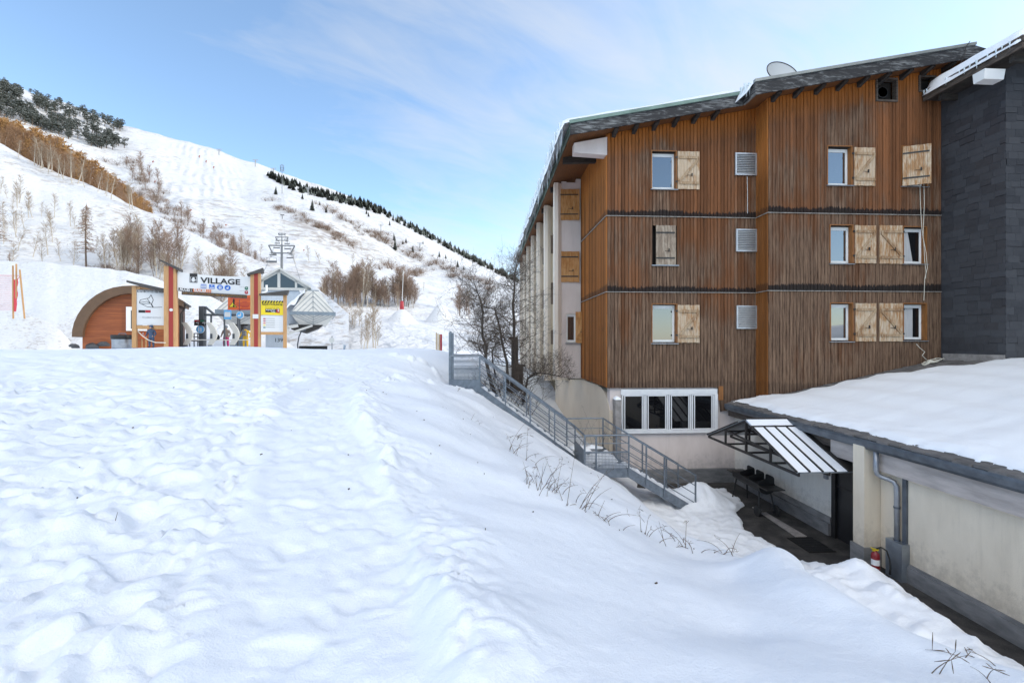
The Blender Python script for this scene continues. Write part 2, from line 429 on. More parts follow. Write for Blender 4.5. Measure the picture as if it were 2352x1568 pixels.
tosun = Vector((SUN_AZ[0]*math.cos(SUN_EL), SUN_AZ[1]*math.cos(SUN_EL), math.sin(SUN_EL)))
lo.rotation_euler = tosun.to_track_quat('Z', 'Y').to_euler(); lo.location = (60, 60, 60)
sc.view_settings.view_transform = 'Standard'; sc.view_settings.look = 'None'
sc.view_settings.gamma = 1; sc.view_settings.exposure = 0.36
sc.cycles.max_bounces = 6; sc.cycles.use_denoising = True
# ------------------------------------------------------------------ near snow field (one sheet)
def tps_fit(P, Z, lam=.02):
    P = np.array(P, float); Z = np.array(Z, float); n = len(P)
    d = np.linalg.norm(P[:,None]-P[None], axis=2); K = np.where(d > 0, d*d*np.log(d+1e-12), 0)+lam*np.eye(n)
    A = np.zeros((n+3,n+3)); A[:n,:n] = K; A[:n,n] = 1; A[:n,n+1:] = P; A[n,:n] = 1; A[n+1:,:n] = P.T
    wv = np.linalg.solve(A, np.concatenate([Z, [0,0,0]]))
    def ev(x, y):
        sh = x.shape; q = np.stack([x.ravel(), y.ravel()], 1); out = np.zeros(len(q))
        for i in range(0, len(q), 20000):
            c = q[i:i+20000]; dd = np.linalg.norm(c[:,None]-P[None], axis=2)
            out[i:i+20000] = np.where(dd > 0, dd*dd*np.log(dd+1e-12), 0) @ wv[:n]+wv[n]+c @ wv[n+1:]
        return out.reshape(sh)
    return ev
CP = [  # x, y, z of the snow surface, eye level = 0
 (0,0,-1.66),(-1,2,-1.62),(-3,1.5,-1.58),(0,-3,-1.75),(-6,-2,-1.7),(-2,3.5,-1.48),(-6,5,-1.22),(-4.7,4.5,-1.27),(-9,9,-.72),(-12,5,-1.05),
 (-12.6,12,-.27),(-10.4,14,-.20),(-9.6,17,-.21),(-7.1,18.5,-.32),(-3.4,17,-.48),(-2.8,16,-.52),(-15.5,12.5,-.5),(-14,16,-.62),(-13,20,-.75),(-9,22,-.55),(-18,20,-.95),(-20,12,-.9),(-16,25,-.95),(-30,25,-1.0),(-25,10,-1.1),(-5,12,-.72),(-3,9,-.98),(-2.2,6,-1.22),
 (-8,27,-.95),(-3,27,-1.1),(-14,34,-1.0),(-5,40,-1.1),(-30,40,-.9),(-45,30,-.9),(-45,60,-.8),(-10,60,-1.3),(5,60,-1.6),
 (-1.1,13.0,-1.36),(-1.9,14.8,-1.02),(-.5,7,-1.47),(-.65,9,-1.46),(-.75,11,-1.42),
 (.17,5,-1.72),(.25,7,-1.82),(.32,9,-1.94),(.39,11,-2.04),(.6,5,-1.90),(.83,7,-2.13),(1.07,9,-2.36),(1.31,11,-2.58),
 (1.08,5,-2.08),(1.5,7,-2.43),(1.95,9,-2.78),(2.4,11,-3.12),(1.58,5,-2.25),(2.2,7,-2.71),(2.84,9,-3.17),(3.47,11,-3.62),
 (2.07,5,-2.44),(2.9,7,-3.03),(3.7,9,-3.71),(4.3,11,-4.35),(1.74,3,-1.93),(2.32,4,-2.22),(2.9,5,-2.58),(3.45,6,-3.0),(2.04,3,-1.84),(2.75,4,-2.06),(3.25,4.7,-2.36),
 (2.0,2.2,-1.66),(2.75,3.05,-1.87),(2.75,2.75,-1.82),(2.95,2.3,-1.75),(.6,3,-1.72),(1.2,3,-1.82),(1.1,2,-1.62),(3.35,2.0,-1.85),(2.5,1.0,-1.65),(3.3,1.2,-1.9),(4.2,.5,-2.4),(4.0,-1,-2.0),
 (3.6,3.2,-3.0),(4.1,3.2,-3.9),(3.9,4.7,-3.5),(4.4,4.7,-4.4),(4.5,7,-4.4),(4.9,9,-5.1),(5.4,11,-5.6),(5.4,13,-5.8),(6,4,-5.2),(6.5,7,-6.4),(5,2.2,-3.6),(6.5,0,-4.3),(8.5,2,-6),(8.5,6,-6.8),(8,10,-7),
 (-.3,14.3,-1.70),(.6,14.3,-2.24),(1.35,14.3,-2.72),(2.3,14.3,-3.28),(2.87,12.9,-3.57),(3.55,12.9,-3.92),(4.05,12.9,-4.2),(-1.25,14.3,-1.36),
 (-.6,15.5,-1.75),(.85,15.5,-2.62),(2.0,15.5,-3.4),(2.9,15.2,-4.05),(4.2,14.8,-4.45),(4.2,16.3,-4.3),(3.0,16.6,-3.9),(-1.6,16,-1.1),(0.2,17.2,-1.65),(1.5,17.2,-2.45),(2.4,17.6,-3.5),(3.3,18,-4.1),(4.2,18.5,-4.3),(4.3,20.5,-4.3),(3.2,20.5,-3.9),(1.6,20,-2.4),(4.3,24,-4.2),(3,24,-3.6),(1.4,24,-2.1),(0,21,-1.1),(4.3,28,-3.8),(3,29,-3.0),(1,30,-1.6),(4.5,38,-2.4),
]
_ev = tps_fit([(a,b) for a,b,c in CP], [c for a,b,c in CP])
PATH = [(-.55,-1),(-.72,2),(-1.35,4),(-2.15,6),(-2.9,8),(-3.35,10),(-3.1,12),(-2.3,13.5),(-1.2,14.2)]
def path_x(y): return np.interp(y, [p[1] for p in PATH], [p[0] for p in PATH])
def asph_mask(x, y):
    n = .35*fbm(x*1.3, y*1.3, 31, 3)
    e = np.interp(y, [3,5,6.7,8,9.2,9.9,10.8,11.8,13.0,13.6,14.6,15.3], [8.35,8.2,8.15,8.15,8.05,7.35,7.0,6.95,7.3,7.9,8.1,8.2])+.4*n
    m = smooth(0,.22,x-e)*smooth(0,.1,15.9-y)
    far = smooth(0,.25,y-15.0-.35*n)*smooth(4.7,5.1,x)
    ice = smooth(.0,.5,.35+n-((x-5.6)/1.0)**2-((y-13.6)/.9)**2)*.55
    return np.clip(np.maximum(np.maximum(m, far), ice), 0, 1)
def ground_z(x, y, fine=True):
    bank = _ev(x, y)
    xe = np.interp(y, [0,1.5,2.3,2.75,3.05,4,4.7,6,7.5,9,11], [3.5,3.25,2.98,2.84,2.84,2.88,3.32,3.58,3.5,3.9,4.6])+.07*fbm(y*1.3, y*0+.5, 47, 2)
    bank = bank-np.clip(x-xe,0,2.5)**1.25*1.5*smooth(9.5,6.5,y)+.05*np.exp(-((x-xe+.28)/.25)**2)*smooth(9.5,6.5,y)
    # heaps shovelled into the yard
    g = lambda cx, cy, rx, ry: np.exp(-((x-cx)/rx)**2-((y-cy)/ry)**2)
    court = -4.99+.03*fbm(x*2.2, y*2.2, 5, 3)+.52*g(6.75,13.75,.62,.55)+.25*g(6.1,13.9,.6,.4)
    ridge = smooth(9.15,7.9,y)*np.clip(1-np.abs((x-6.7)/np.where(x>6.7, 1.25, 2.7))**1.6, 0, 1)
    court = court+ridge*(np.interp(y,[4,6,8],[.55,.72,.88])+.10*fbm(x*1.1, y*.8, 9, 3))
    k = 5.0
    z = np.maximum(bank, court)+np.log(1+np.exp(-k*np.abs(bank-court)))/k*.35
    onbank = smooth(-.25,.25,bank-court)
    am = asph_mask(x, y)*(1-onbank*smooth(7.5,6.5,x))
    z = z-am*.32*(ridge < .25)-am*ridge*.0
    if not fine: return z
    px = path_x(y); dist = x-px; near = smooth(20,15,y)
    hw = .50+.05*np.sin(y*2.3)+.10*fbm(y*.9, y*0, 77, 2)
    inpath = smooth(hw+.18, hw-.12, np.abs(dist-.05*fbm(x*2,y*2,3,2)))*smooth(16,13,y)
    left = smooth(-hw+.05, -hw-.35, dist)*near
    right = smooth(hw-.05, hw+.25, dist)*near*onbank
    wob = lambda s_: (x+.10*fbm(x*3, y*3, 61, 2)*s_, y+.10*fbm(x*3+9, y*3, 62, 2)*s_)
    wx, wy = wob(1.0)
    lump = clods(wx, wy, .46, 11, .28, .62, .75)*.20+clods(wx+3, wy, .34, 21, .25, .6, .8)*.17+clods(wx, wy+5, .75, 41, .3, .6, .5)*.09+clods(wx+1,wy,.17,51,.25,.55,.8)*.16+clods(wx+2,wy+1,.09,57,.25,.5,.5)*.05+.030*fbm(x*7,y*7,63,3)
    trod = .05*fbm(x*.9, y*.9, 15, 5)
    fadeL = smooth(16.5, 8.5, y-.25*x*0)
    dim = clods(wx+7, wy+3, .33, 81, .25, .5, .6)
    z = z+left*(fadeL*(lump*.40+trod-.03-dim*.11)+.02*fbm(x*.6,y*1.4,8,4))
    pil = .10*fbm(x*.62+.3, y*.8, 23, 2)+.018*fbm(x*1.7, y*1.5, 29, 2)
    rimr = np.exp(-((dist-hw-.25+.15*fbm(y*1.1,y*0+3,18,2))/.30)**2)*(.02+.045*fbm(x*1.7,y*1.7,19,3))
    rl = np.exp(-((dist-hw-.15)/.45)**2)
    z = z+right*(pil+rimr+rl*lump*.40-rl*dim*.08+.003*fbm(x*9,y*9,71,2))
    z = z-inpath*(.055+dim*.05+.016*fbm(x*6,y*6,33,4)+.02*np.abs(fbm(x*3,y*2,37,3)))*near
    # old trail banks by the stair head
    z = z+.22*np.exp(-((x+2.2)/.9)**2-((y-15.6)/.35)**2)*(.6+clods(x,y,.4,91,.3,.6,.8)*1.3)
    yard = (1-onbank)
    z = z+yard*(1-am)*(.05*np.abs(fbm(x*3.2,y*3.2,43,4))+.035*clods(x,y,.22,45,.3,.6,.6))
    far = smooth(14, 24, y)*smooth(4,-4,x)
    z = z+far*(.05*fbm(x*.5,y*.22,55,3))
    return z
def axis(segs):
    out = [segs[0][0]]
    for a, b, st in segs:
        n = max(1, int(round((b-a)/st))); out += [a+(b-a)*i/n for i in range(1, n+1)]
    return np.array(out)
GX = axis([(-70,-26,2.0),(-26,-10,.25),(-10,-4.5,.07),(-4.5,4,.026),(4,9.25,.06)])
GY = axis([(-4,1.2,.12),(1.2,4.5,.024),(4.5,9,.036),(9,17,.07),(17,24,.2),(24,90,1.5)])
gx, gy = np.meshgrid(GX, GY)
gz = ground_z(gx, gy)
def grid_mesh(name, X, Y, Z, keep=None, mats=None, smoothed=True):
    ny, nx = X.shape
    me = bpy.data.meshes.new(name)
    me.vertices.add(nx*ny); me.vertices.foreach_set('co', np.stack([X,Y,Z], -1).ravel())
    i = np.arange(ny*nx).reshape(ny, nx)
    q = np.stack([i[:-1,:-1], i[:-1,1:], i[1:,1:], i[1:,:-1]], -1).reshape(-1,4)
    if keep is not None: q = q[keep.ravel()]
    n = len(q)
    me.loops.add(n*4); me.loops.foreach_set('vertex_index', q.ravel().astype(np.int32))
    me.polygons.add(n); me.polygons.foreach_set('loop_start', np.arange(0, n*4, 4, dtype=np.int32))
    me.polygons.foreach_set('loop_total', np.full(n, 4, dtype=np.int32))
    me.update(calc_edges=True); me.validate()
    me.polygons.foreach_set('use_smooth', [smoothed]*n)
    for m in (mats or []): me.materials.append(m)
    ob = bpy.data.objects.new(name, me); col.objects.link(ob); return ob
cx = (gx[:-1,:-1]+gx[1:,1:])/2; cy = (gy[:-1,:-1]+gy[1:,1:])/2
keep = ~((cx > 4.75) & (cy > 15.85))
# leave out snow that lies under the asphalt
zz = (gz[:-1,:-1]+gz[1:,1:]+gz[1:,:-1]+gz[:-1,1:])/4
keep &= ~((zz < -5.2) & (cx > 4))
g_ob = grid_mesh('snow_ground', gx, gy, gz, keep, [M['snow']])
tag(g_ob, kind='structure')
def GZ(x, y): return float(ground_z(np.array([[x]],float), np.array([[y]],float))[0,0])
def ray_ground(px, py):
    d = ray(px, py)/F; t = 1.2
    while t < 30:
        p = d*t
        if p.z < GZ(p.x, p.y): return p
        t += .06
    return d*8
mb = MB(); mb.add([(3.6,0,-5.05),(9.2,0,-5.05),(9.2,16.2,-5.05),(3.6,16.2,-5.05)], [(0,1,2,3)])
tag(mb.build('asphalt_yard', M['asphalt']), kind='structure')

# ------------------------------------------------------------------ hills
HILL_NT = {}
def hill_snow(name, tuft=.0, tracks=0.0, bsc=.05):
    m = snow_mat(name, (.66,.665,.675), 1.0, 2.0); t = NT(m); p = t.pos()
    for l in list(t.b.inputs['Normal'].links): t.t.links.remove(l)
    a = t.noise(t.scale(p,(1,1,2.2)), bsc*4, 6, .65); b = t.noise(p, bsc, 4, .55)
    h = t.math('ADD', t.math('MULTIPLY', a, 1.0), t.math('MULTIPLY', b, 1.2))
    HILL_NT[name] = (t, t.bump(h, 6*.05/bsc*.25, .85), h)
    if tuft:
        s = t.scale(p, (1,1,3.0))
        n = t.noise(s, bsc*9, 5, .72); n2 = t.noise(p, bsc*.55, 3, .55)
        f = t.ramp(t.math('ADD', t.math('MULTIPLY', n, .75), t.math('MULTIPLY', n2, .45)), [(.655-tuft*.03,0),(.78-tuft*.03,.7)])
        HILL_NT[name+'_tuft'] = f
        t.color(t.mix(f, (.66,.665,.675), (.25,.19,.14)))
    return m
def interp(px, pts): return np.interp(px, [p[0] for p in pts], [p[1] for p in pts])
def loft_hill(name, px0, px1, step, sky, base, dsky, dbase, rows, pw, rel, seed, mats, back=1.6, sharp=1.0, ridge_rough=0.0):
    px = np.arange(px0, px1+step, step); v = np.linspace(0, 1, rows)
    PX, V = np.meshgrid(px, v)
    ys, yb = interp(PX, sky), interp(PX, base)
    ds, db = interp(PX, dsky), interp(PX, dbase)
    ys = ys+ridge_rough*fbm(PX*.02, PX*0+2.2, seed+50, 4)
    Y = yb+(ys-yb)*V
    D = np.exp(np.log(db)+(np.log(ds)-np.log(db))*V**pw)
    fade = np.minimum(1, V*5)*(1-V**5)
    # extra rows behind the crest so that the hill is solid
    bd = [D[-1]*(1+.12*k*(back-1)) for k in range(1,6)]
    by = [784-(784-Y[-1])*(1-.045*k*k*.4)*(D[-1]/b)**.9 for k, b in enumerate(bd, 1)]
    D = np.vstack([D]+[b[None] for b in bd]); Y = np.vstack([Y]+[b[None] for b in by]); PXX = np.vstack([PX]+[PX[:1]]*5)
    dx, dy = PXX-1176, 784-Y; k = D/F
    wx, wy, wz = (sa*F+ca*dx)*k, (ca*F-sa*dx)*k, dy*k
    fade = np.vstack([fade]+[fade[:1]*0]*5)
    L, A = rel
    ac, al = .86*wx+.5*wy, -.5*wx+.86*wy
    wz = wz+A*np.clip(wy/450.0, .12 if A > 5 else 1, 1)*fade*(fbm(ac/L+seed, al/L*.35, seed, 3)+.25*fbm(wx/L*3, wy/L*3, seed+7, 4))
    return grid_mesh(name, wx, wy, wz, None, mats)
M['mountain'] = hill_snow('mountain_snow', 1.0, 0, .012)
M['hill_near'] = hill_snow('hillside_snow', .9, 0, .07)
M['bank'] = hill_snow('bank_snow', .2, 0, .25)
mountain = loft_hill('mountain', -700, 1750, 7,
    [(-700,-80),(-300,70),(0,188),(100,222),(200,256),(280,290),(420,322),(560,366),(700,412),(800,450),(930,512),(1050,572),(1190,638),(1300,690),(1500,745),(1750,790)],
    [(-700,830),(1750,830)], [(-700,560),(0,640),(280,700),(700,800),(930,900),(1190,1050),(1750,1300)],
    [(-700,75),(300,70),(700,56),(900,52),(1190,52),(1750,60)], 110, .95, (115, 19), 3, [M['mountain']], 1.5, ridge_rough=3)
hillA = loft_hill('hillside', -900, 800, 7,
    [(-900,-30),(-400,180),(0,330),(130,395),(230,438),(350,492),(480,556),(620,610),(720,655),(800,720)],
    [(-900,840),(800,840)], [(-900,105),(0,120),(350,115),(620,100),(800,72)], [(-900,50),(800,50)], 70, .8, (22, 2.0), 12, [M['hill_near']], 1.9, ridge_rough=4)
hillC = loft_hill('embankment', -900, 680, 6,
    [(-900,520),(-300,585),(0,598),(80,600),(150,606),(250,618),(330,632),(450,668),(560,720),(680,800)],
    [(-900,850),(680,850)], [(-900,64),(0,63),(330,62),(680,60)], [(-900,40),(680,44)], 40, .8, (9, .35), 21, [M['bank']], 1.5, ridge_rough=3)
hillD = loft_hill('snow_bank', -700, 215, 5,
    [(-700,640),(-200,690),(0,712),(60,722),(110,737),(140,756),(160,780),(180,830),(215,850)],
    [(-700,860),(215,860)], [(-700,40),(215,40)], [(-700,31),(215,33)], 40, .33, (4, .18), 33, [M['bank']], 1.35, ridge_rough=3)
for o in (mountain, hillA, hillC, hillD): tag(o, kind='structure')
def bvh(o):
    me = o.data
    vs = np.zeros(len(me.vertices)*3); me.vertices.foreach_get('co', vs)
    return BVHTree.FromPolygons([tuple(v) for v in vs.reshape(-1,3)], [tuple(p.vertices) for p in me.polygons])
BV = {'m': bvh(mountain), 'a': bvh(hillA), 'c': bvh(hillC), 'd': bvh(hillD)}
def hit(px, py, k='m'):
    d = ray(px, py).normalized(); r = BV[k].ray_cast(Vector((0,0,0)), d)
    return r[0]
def drop(x, y, k='a'):
    r = BV[k].ray_cast(Vector((x,y,900)), Vector((0,0,-1)))
    return r[0]
# groomed kickers on the far piste
DOMES = {}
def dome(name, px0, px1, ytop, ybase, D):
    c = hit((px0+px1)/2, ybase-4); DOMES[name] = c; D = c.dot(Vector((sa,ca,0))); rx = (px1-px0)/2/F*D; h = (ybase-ytop)/F*D
    h = max(h, 2.4); n = 36; a = np.linspace(0, 1, 14); t = np.linspace(0, 2*math.pi, n)
    A, T = np.meshgrid(a, t)
    X = c.x+rx*1.15*A*np.cos(T); Y = c.y+rx*1.3*A*np.sin(T); Z = c.z-.5+(h+.6)*np.exp(-(A*1.9)**2)*(1+.08*fbm(X*.4,Y*.4,4,2))-1.5*A**3
    tag(grid_mesh(name, X, Y, Z, None, [M['bank']]), kind='structure')
dome('snow_kicker', 874, 972, 716, 742, 66)
dome('snow_mound', 962, 1060, 706, 746, 66)

# groomer and ski tracks combed down the wide piste, following the fall line
def acl(p): return .86*p.x+.5*p.y, -.5*p.x+.86*p.y
_q = [hit(*p) for p in ((345,335),(420,395),(500,372),(500,500),(600,470),(640,585))]
_t, _b, _h = HILL_NT['mountain_snow']; _s = _t.sep(_t.pos())
AC = _t.math('ADD', _t.math('MULTIPLY', _s[0], .86), _t.math('MULTIPLY', _s[1], .5))
_lo, _hi = min(acl(p)[0] for p in _q), max(acl(p)[0] for p in _q)
print('PISTE', [tuple(round(c) for c in p) for p in _q], _lo, _hi)
_wn = _t.noise(_t.pos(), .012, 3, .5)
_ph = _t.math('ADD', _t.math('MULTIPLY', AC, 2*math.pi/9.0), _t.math('MULTIPLY', _wn, 9.0))
_br = _t.ramp(_t.noise(_t.pos(), .02, 3, .5), [(.40,0),(.58,1)])
_m = _t.math('MULTIPLY', _t.math('SMOOTH_MIN', 1.0, _t.math('MULTIPLY', _t.math('SUBTRACT', AC, _lo), .03), .3, clamp=True), _t.math('MULTIPLY', _t.math('SUBTRACT', _hi, AC), .03, clamp=True), clamp=True)
_tr = _t.math('MULTIPLY', _t.math('SINE', _ph), _t.math('MULTIPLY', _m, _br))
_t.l(_t.math('ADD', _h, _t.math('MULTIPLY', _tr, .12)), _b.inputs['Height'])
# ------------------------------------------------------------------ timber clad building
YL, YR = 15.9, 15.2             # the two planes of the front
XC, XS, XE = 4.31, 9.77, 16.08  # left corner, step, slate wall
RAIL = (1.75, 4.44)
BOT = -1.65
def roof_z(x): return 7.43+.195*(x-2.87)
def roof_u(x): return roof_z(x)-.42
chalet = root('timber_building', (10, 28, -5.05), 'large weathered timber clad building with shutters and a snowy sloping roof', 'building')
def openings_on(Y, lst):
    out = []
    for (a,b,c,d) in lst:
        p, q = pY(a,b,Y), pY(c,d,Y); out.append((p.x, q.x, q.z, p.z))
    return out
WL = openings_on(YL, [(1497,348,1553,435),(1499,518,1554,609),(1498,699,1554,787)])
WR = openings_on(YR, [(1900,337,1955,426),(1906,518,1957,605),(1907,697,1957,783),(2070,338,2127,429),(2074,522,2126,606),(2074,698,2126,781)])
VL = openings_on(YL, [(1686,353,1735,405),(1688,527,1736,579),(1689,702,1737,755)])
VT = openings_on(YR, [(2013,184,2055,232),(2111,179,2143,210)])
def board_wall(name, m, u0, u1, pitch, place, zlo, zhi, opens, parent, thick=.03):
    """vertical boards; place(u, d, z) -> world point, d = distance proud of the wall"""
    mb = MB(); cuts = {round(u0,4), round(u1,4)}
    k = 0; uu = u0
    while uu < u1-.02: cuts.add(round(uu,4)); uu += pitch
    for o in opens:
        for e in o[:2]:
            near = [c for c in cuts if abs(c-e) < .035]
            for c in near:
                if c not in (round(u0,4), round(u1,4)): cuts.discard(c)
            if u0 < e < u1: cuts.add(round(e,4))
    cuts = sorted(cuts); rg = random.Random(5)
    for i in range(len(cuts)-1):
        a, b = cuts[i], cuts[i+1]; mid = (a+b)/2
        segs = [(zlo(mid), zhi(mid))]
        for o in opens:
            if o[0]-1e-3 < mid < o[1]+1e-3:
                ns = []
                for s0, s1 in segs:
                    if o[2] > s0: ns.append((s0, min(s1, o[2])))
                    if o[3] < s1: ns.append((max(s0, o[3]), s1))
                segs = ns
        out = []
        for s0, s1 in segs:
            for r in RAIL:
                if s0 < r-.01 and s1 > r+.01: out.append((s0, r-.012)); s0 = r+.012
            out.append((s0, s1))
        d = thick+rg.uniform(-.007,.007)+(.0 if i%2 else .003)
        g = .0035
        for s0, s1 in out:
            if s1-s0 < .03: continue
            j = rg.uniform(-.006,.006)
            za, zb = zlo(a) if s0 == zlo(mid) else s0, zlo(b) if s0 == zlo(mid) else s0
            zc, zd = zhi(a) if s1 == zhi(mid) else s1, zhi(b) if s1 == zhi(mid) else s1
            P = [place(a+g,0,za),place(b-g,0,zb),place(b-g,0,zd),place(a+g,0,zc),
                 place(a+g+.008,d,za),place(b-g-.008,d,zb),place(b-g-.008,d,zd),place(a+g+.008,d,zc)]
            mb.add(P, [(4,5,6,7),(0,1,5,4),(1,2,6,5),(2,3,7,6),(3,0,4,7)])
    return mb.build(name, m, parent)
top_l = lambda x: roof_u(x)+.05
bottom_r = lambda x: -2.02+.206*(x-XS+.0)+.17 if x > XS else BOT
annex_z = lambda x: -2.20+.206*(x-8.5)
board_wall('timber_wall', M['timber'], XC, XS, .125, lambda u,d,z: (u, YL-d, z), lambda x: BOT if x < 8.35 else annex_z(x)-.3, top_l, WL, chalet)
board_wall('timber_wall', M['timber'], XS, XE, .125, lambda u,d,z: (u, YR-d, z), lambda x: annex_z(x)+.02, top_l, WR+VT, chalet)
board_wall('timber_return', M['timber_orange'], YR, YL, .117, lambda u,d,z: (XS-d, u, z), lambda y: annex_z(XS)-.02, lambda y: top_l(XS), [], chalet)
board_wall('timber_side_wall', M['timber_orange'], YL, 20.2, .085, lambda u,d,z: (XC-d, u, z), lambda y: BOT+.02, lambda y: roof_u(XC)+.05, [], chalet)
# masonry core behind the boards with real window recesses
def core(name, x0, x1, Y, back, z0, ztop, opens, m, parent):
    mb = MB(); xs = sorted({x0, x1}|{o[i] for o in opens for i in (0,1)})
    for a, b in zip(xs, xs[1:]):
        mid = (a+b)/2; segs = [(z0, ztop)]
        for o in opens:
            if o[0]-1e-3 < mid < o[1]+1e-3:
                ns = []
                for s0, s1 in segs:
                    if o[2] > s0: ns.append((s0, min(s1, o[2])))
                    if o[3] < s1: ns.append((max(s0, o[3]), s1))
                segs = ns
        for s0, s1 in segs: mb.box(a, b, Y, Y+back, s0, s1)
    return mb.build(name, m, parent)
core('inner_wall', XC+.002, XS+.3, YL+.004, .3, BOT+.02, 7.2, WL, M['dark_gap'], chalet)
core('inner_wall', XS+.004, XE-.002, YR+.004, .3, -2.2, 8.0, WR+VT, M['dark_gap'], chalet)
MB().box(XC+.004, XC+.3, YL+.32, 40.6, BOT+.02, 7.2).build('inner_wall', M['dark_gap'], chalet)
# drip rails
for r in RAIL:
    mb = MB()
    mb.box(XC-.055, XS-.03, YL-.07, YL-.035, r-.011, r+.011); mb.box(XS-.06, XE-.01, YR-.07, YR-.035, r-.009, r+.013)
    mb.box(XS-.07, XS-.035, YR-.034, YL-.071, r-.010, r+.012); mb.box(XC-.07, XC-.035, YL-.034, 20.15, r-.012, r+.010)
    mb.build('drip_rail', M['rail'], chalet)
# windows
def window(x0, x1, z0, z1, Y, parent, pane_m, leaves=1, depth=.14, reveal=True, curtain=None, fw=.075):
    yb = Y+depth; g = MB()
    if reveal:
        t = .035
        g.box(x0-t, x0-.002, Y-.045, yb+.06, z0, z1); g.box(x1+.002, x1+t, Y-.045, yb+.06, z0, z1)
        g.box(x0-t, x1+t, Y-.05, yb+.06, z1+.002, z1+t)
        w_ob = g.build('window', M['reveal'], parent)
    fr = MB()
    fx1 = x1-.004
    fr.box(x0+.002, x0+fw, yb, yb+.05, z0+.03, z1-.02); fr.box(fx1-fw, fx1, yb, yb+.05, z0+.03, z1-.02)
    fr.box(x0+fw+.001, fx1-fw-.001, yb, yb+.05, z0+.03, z0+.03+fw); fr.box(x0+fw+.001, fx1-fw-.001, yb, yb+.05, z1-.02-fw*1.5, z1-.02)
    fr.box(x0+fw*1.6, fx1-fw*1.6, yb-.008, yb-.001, z1-.085, z1-.055)
    fr.box(fx1-fw*.75, fx1-fw*.55, yb-.03, yb-.001, (z0+z1)/2-.05, (z0+z1)/2+.06)
    if not reveal: w_ob = fr.build('window', M['pvc'], parent)
    else: fr.build('window_frame', M['pvc'], w_ob)
    pn = MB(); pn.box(x0+fw-.01, fx1-fw+.01, yb+.018, yb+.03, z0+fw+.01, z1-.02-fw*1.4); pn.build('pane', pane_m, w_ob)
    sl = MB(); sl.hexa([(x0-.06,Y-.09,z0-.045),(x1+.06,Y-.09,z0-.045),(x1+.06,yb+.05,z0-.02),(x0-.06,yb+.05,z0-.02),
                        (x0-.06,Y-.09,z0-.02),(x1+.06,Y-.09,z0-.02),(x1+.06,yb+.05,z0+.01),(x0-.06,yb+.05,z0+.01)])
    sl.build('sill', M['zinc_light'], w_ob)
    if curtain:
        c = MB(); n = 14
        for i in range(n):
            xa, xb = x0+(x1-x0)*(curtain[0]+(curtain[1]-curtain[0])*i/n), x0+(x1-x0)*(curtain[0]+(curtain[1]-curtain[0])*(i+1)/n)
            c.quad((xa, yb+.016-.003*(i%2), z0+fw+.03), (xb, yb+.016-.003*((i+1)%2), z0+fw+.03), (xb-(xb-x0)*curtain[2], yb+.016-.003*((i+1)%2), z1-.15), (xa-(xa-x0)*curtain[2], yb+.016-.003*(i%2), z1-.15))
        c.build('curtain', M['curtain'], w_ob)
    return w_ob
for i, o in enumerate(WL):
    if i == 1:
        g = MB(); g.box(o[0], o[1], YL+.2, YL+.22, o[2], o[3]); wb = g.build('window', M['dark_gap'], chalet)
        s = MB(); s.box(o[0]-.06, o[1]+.06, YL-.09, YL+.2, o[2]-.04, o[2]-.005); s.build('sill', M['zinc_light'], wb); continue
    # the panes sit against the left of the opening, as the deep right reveal shows
    wo = window(o[0], o[1]-.02, o[2], o[3], YL, chalet, M['glass'])
for i, o in enumerate(WR):
    window(o[0], o[1]-.02, o[2], o[3], YR, chalet, M['glass'] if i in (0,1) else M['glass_dark'] if i > 2 else M['glass'], curtain=(.22,.62,.0) if i == 5 else ((.18,.62,.35) if i == 4 else None))
# louvred vents
for o in VL:
    t = MB(); x0,x1,z0,z1 = o; y = YL-.05
    for a in ((x0,x0+.05,z0,z1),(x1-.05,x1,z0,z1)): t.box(a[0],a[1],y-.05,y,a[2],a[3])
    t.box(x0+.051,x1-.051,y-.05,y,z0,z0+.05); t.box(x0+.051,x1-.051,y-.05,y,z1-.05,z1)
    v = t.build('louvre_vent', M['lime'], chalet)
    s = MB(); n = 11
    for k in range(n):
        zc = z0+.06+(z1-z0-.12)*(k+.5)/n; h = (z1-z0-.12)/n
        s.hexa([(x0+.052,y-.045,zc-h*.42),(x1-.052,y-.045,zc-h*.42),(x1-.052,y-.01,zc+h*.30),(x0+.052,y-.01,zc+h*.30),
                (x0+.052,y-.045,zc-h*.22),(x1-.052,y-.045,zc-h*.22),(x1-.052,y-.01,zc+h*.5),(x0+.052,y-.01,zc+h*.5)])
    s.build('slats', M['lime'], v)
    MB().box(x0+.04,x1-.04,YL-.049,YL-.045,z0+.04,z1-.04).build('vent_back', M['dark_gap'], v)
for i, o in enumerate(VT):
    t = MB(); x0,x1,z0,z1 = o; f = .06
    t.box(x0-f,x0,YR-.07,YR+.1,z0-f,z1+f); t.box(x1,x1+f,YR-.07,YR+.1,z0-f,z1+f); t.box(x0+.001,x1-.001,YR-.07,YR+.1,z0-f,z0); t.box(x0+.001,x1-.001,YR-.07,YR+.1,z1,z1+f)
    v = t.build('fan_vent', M['brown_wood'], chalet)
    MB().box(x0,x1,YR+.16,YR+.18,z0,z1).build('vent_back', M['dark_gap'], v)
    if i == 0:
        q = MB(); q.lathe([(.20,-.01),(.20,.03),(.175,.03),(.175,-.01)], ((x0+x1)/2, YR+.12, (z0+z1)/2), 24, axis='y'); q.build('fan_ring', M['dark_metal'], v)
MB().tube([pY(1716,406,YL-.05), pY(1717,440,YL-.05), pY(1717,490,YL-.05)], .008, 5).build('drip_tube', M['white'], chalet)
M['brace'] = shutter_mat('brace_wood', (.38,.27,.17), (.25,.14,.07), (.52,.42,.31))
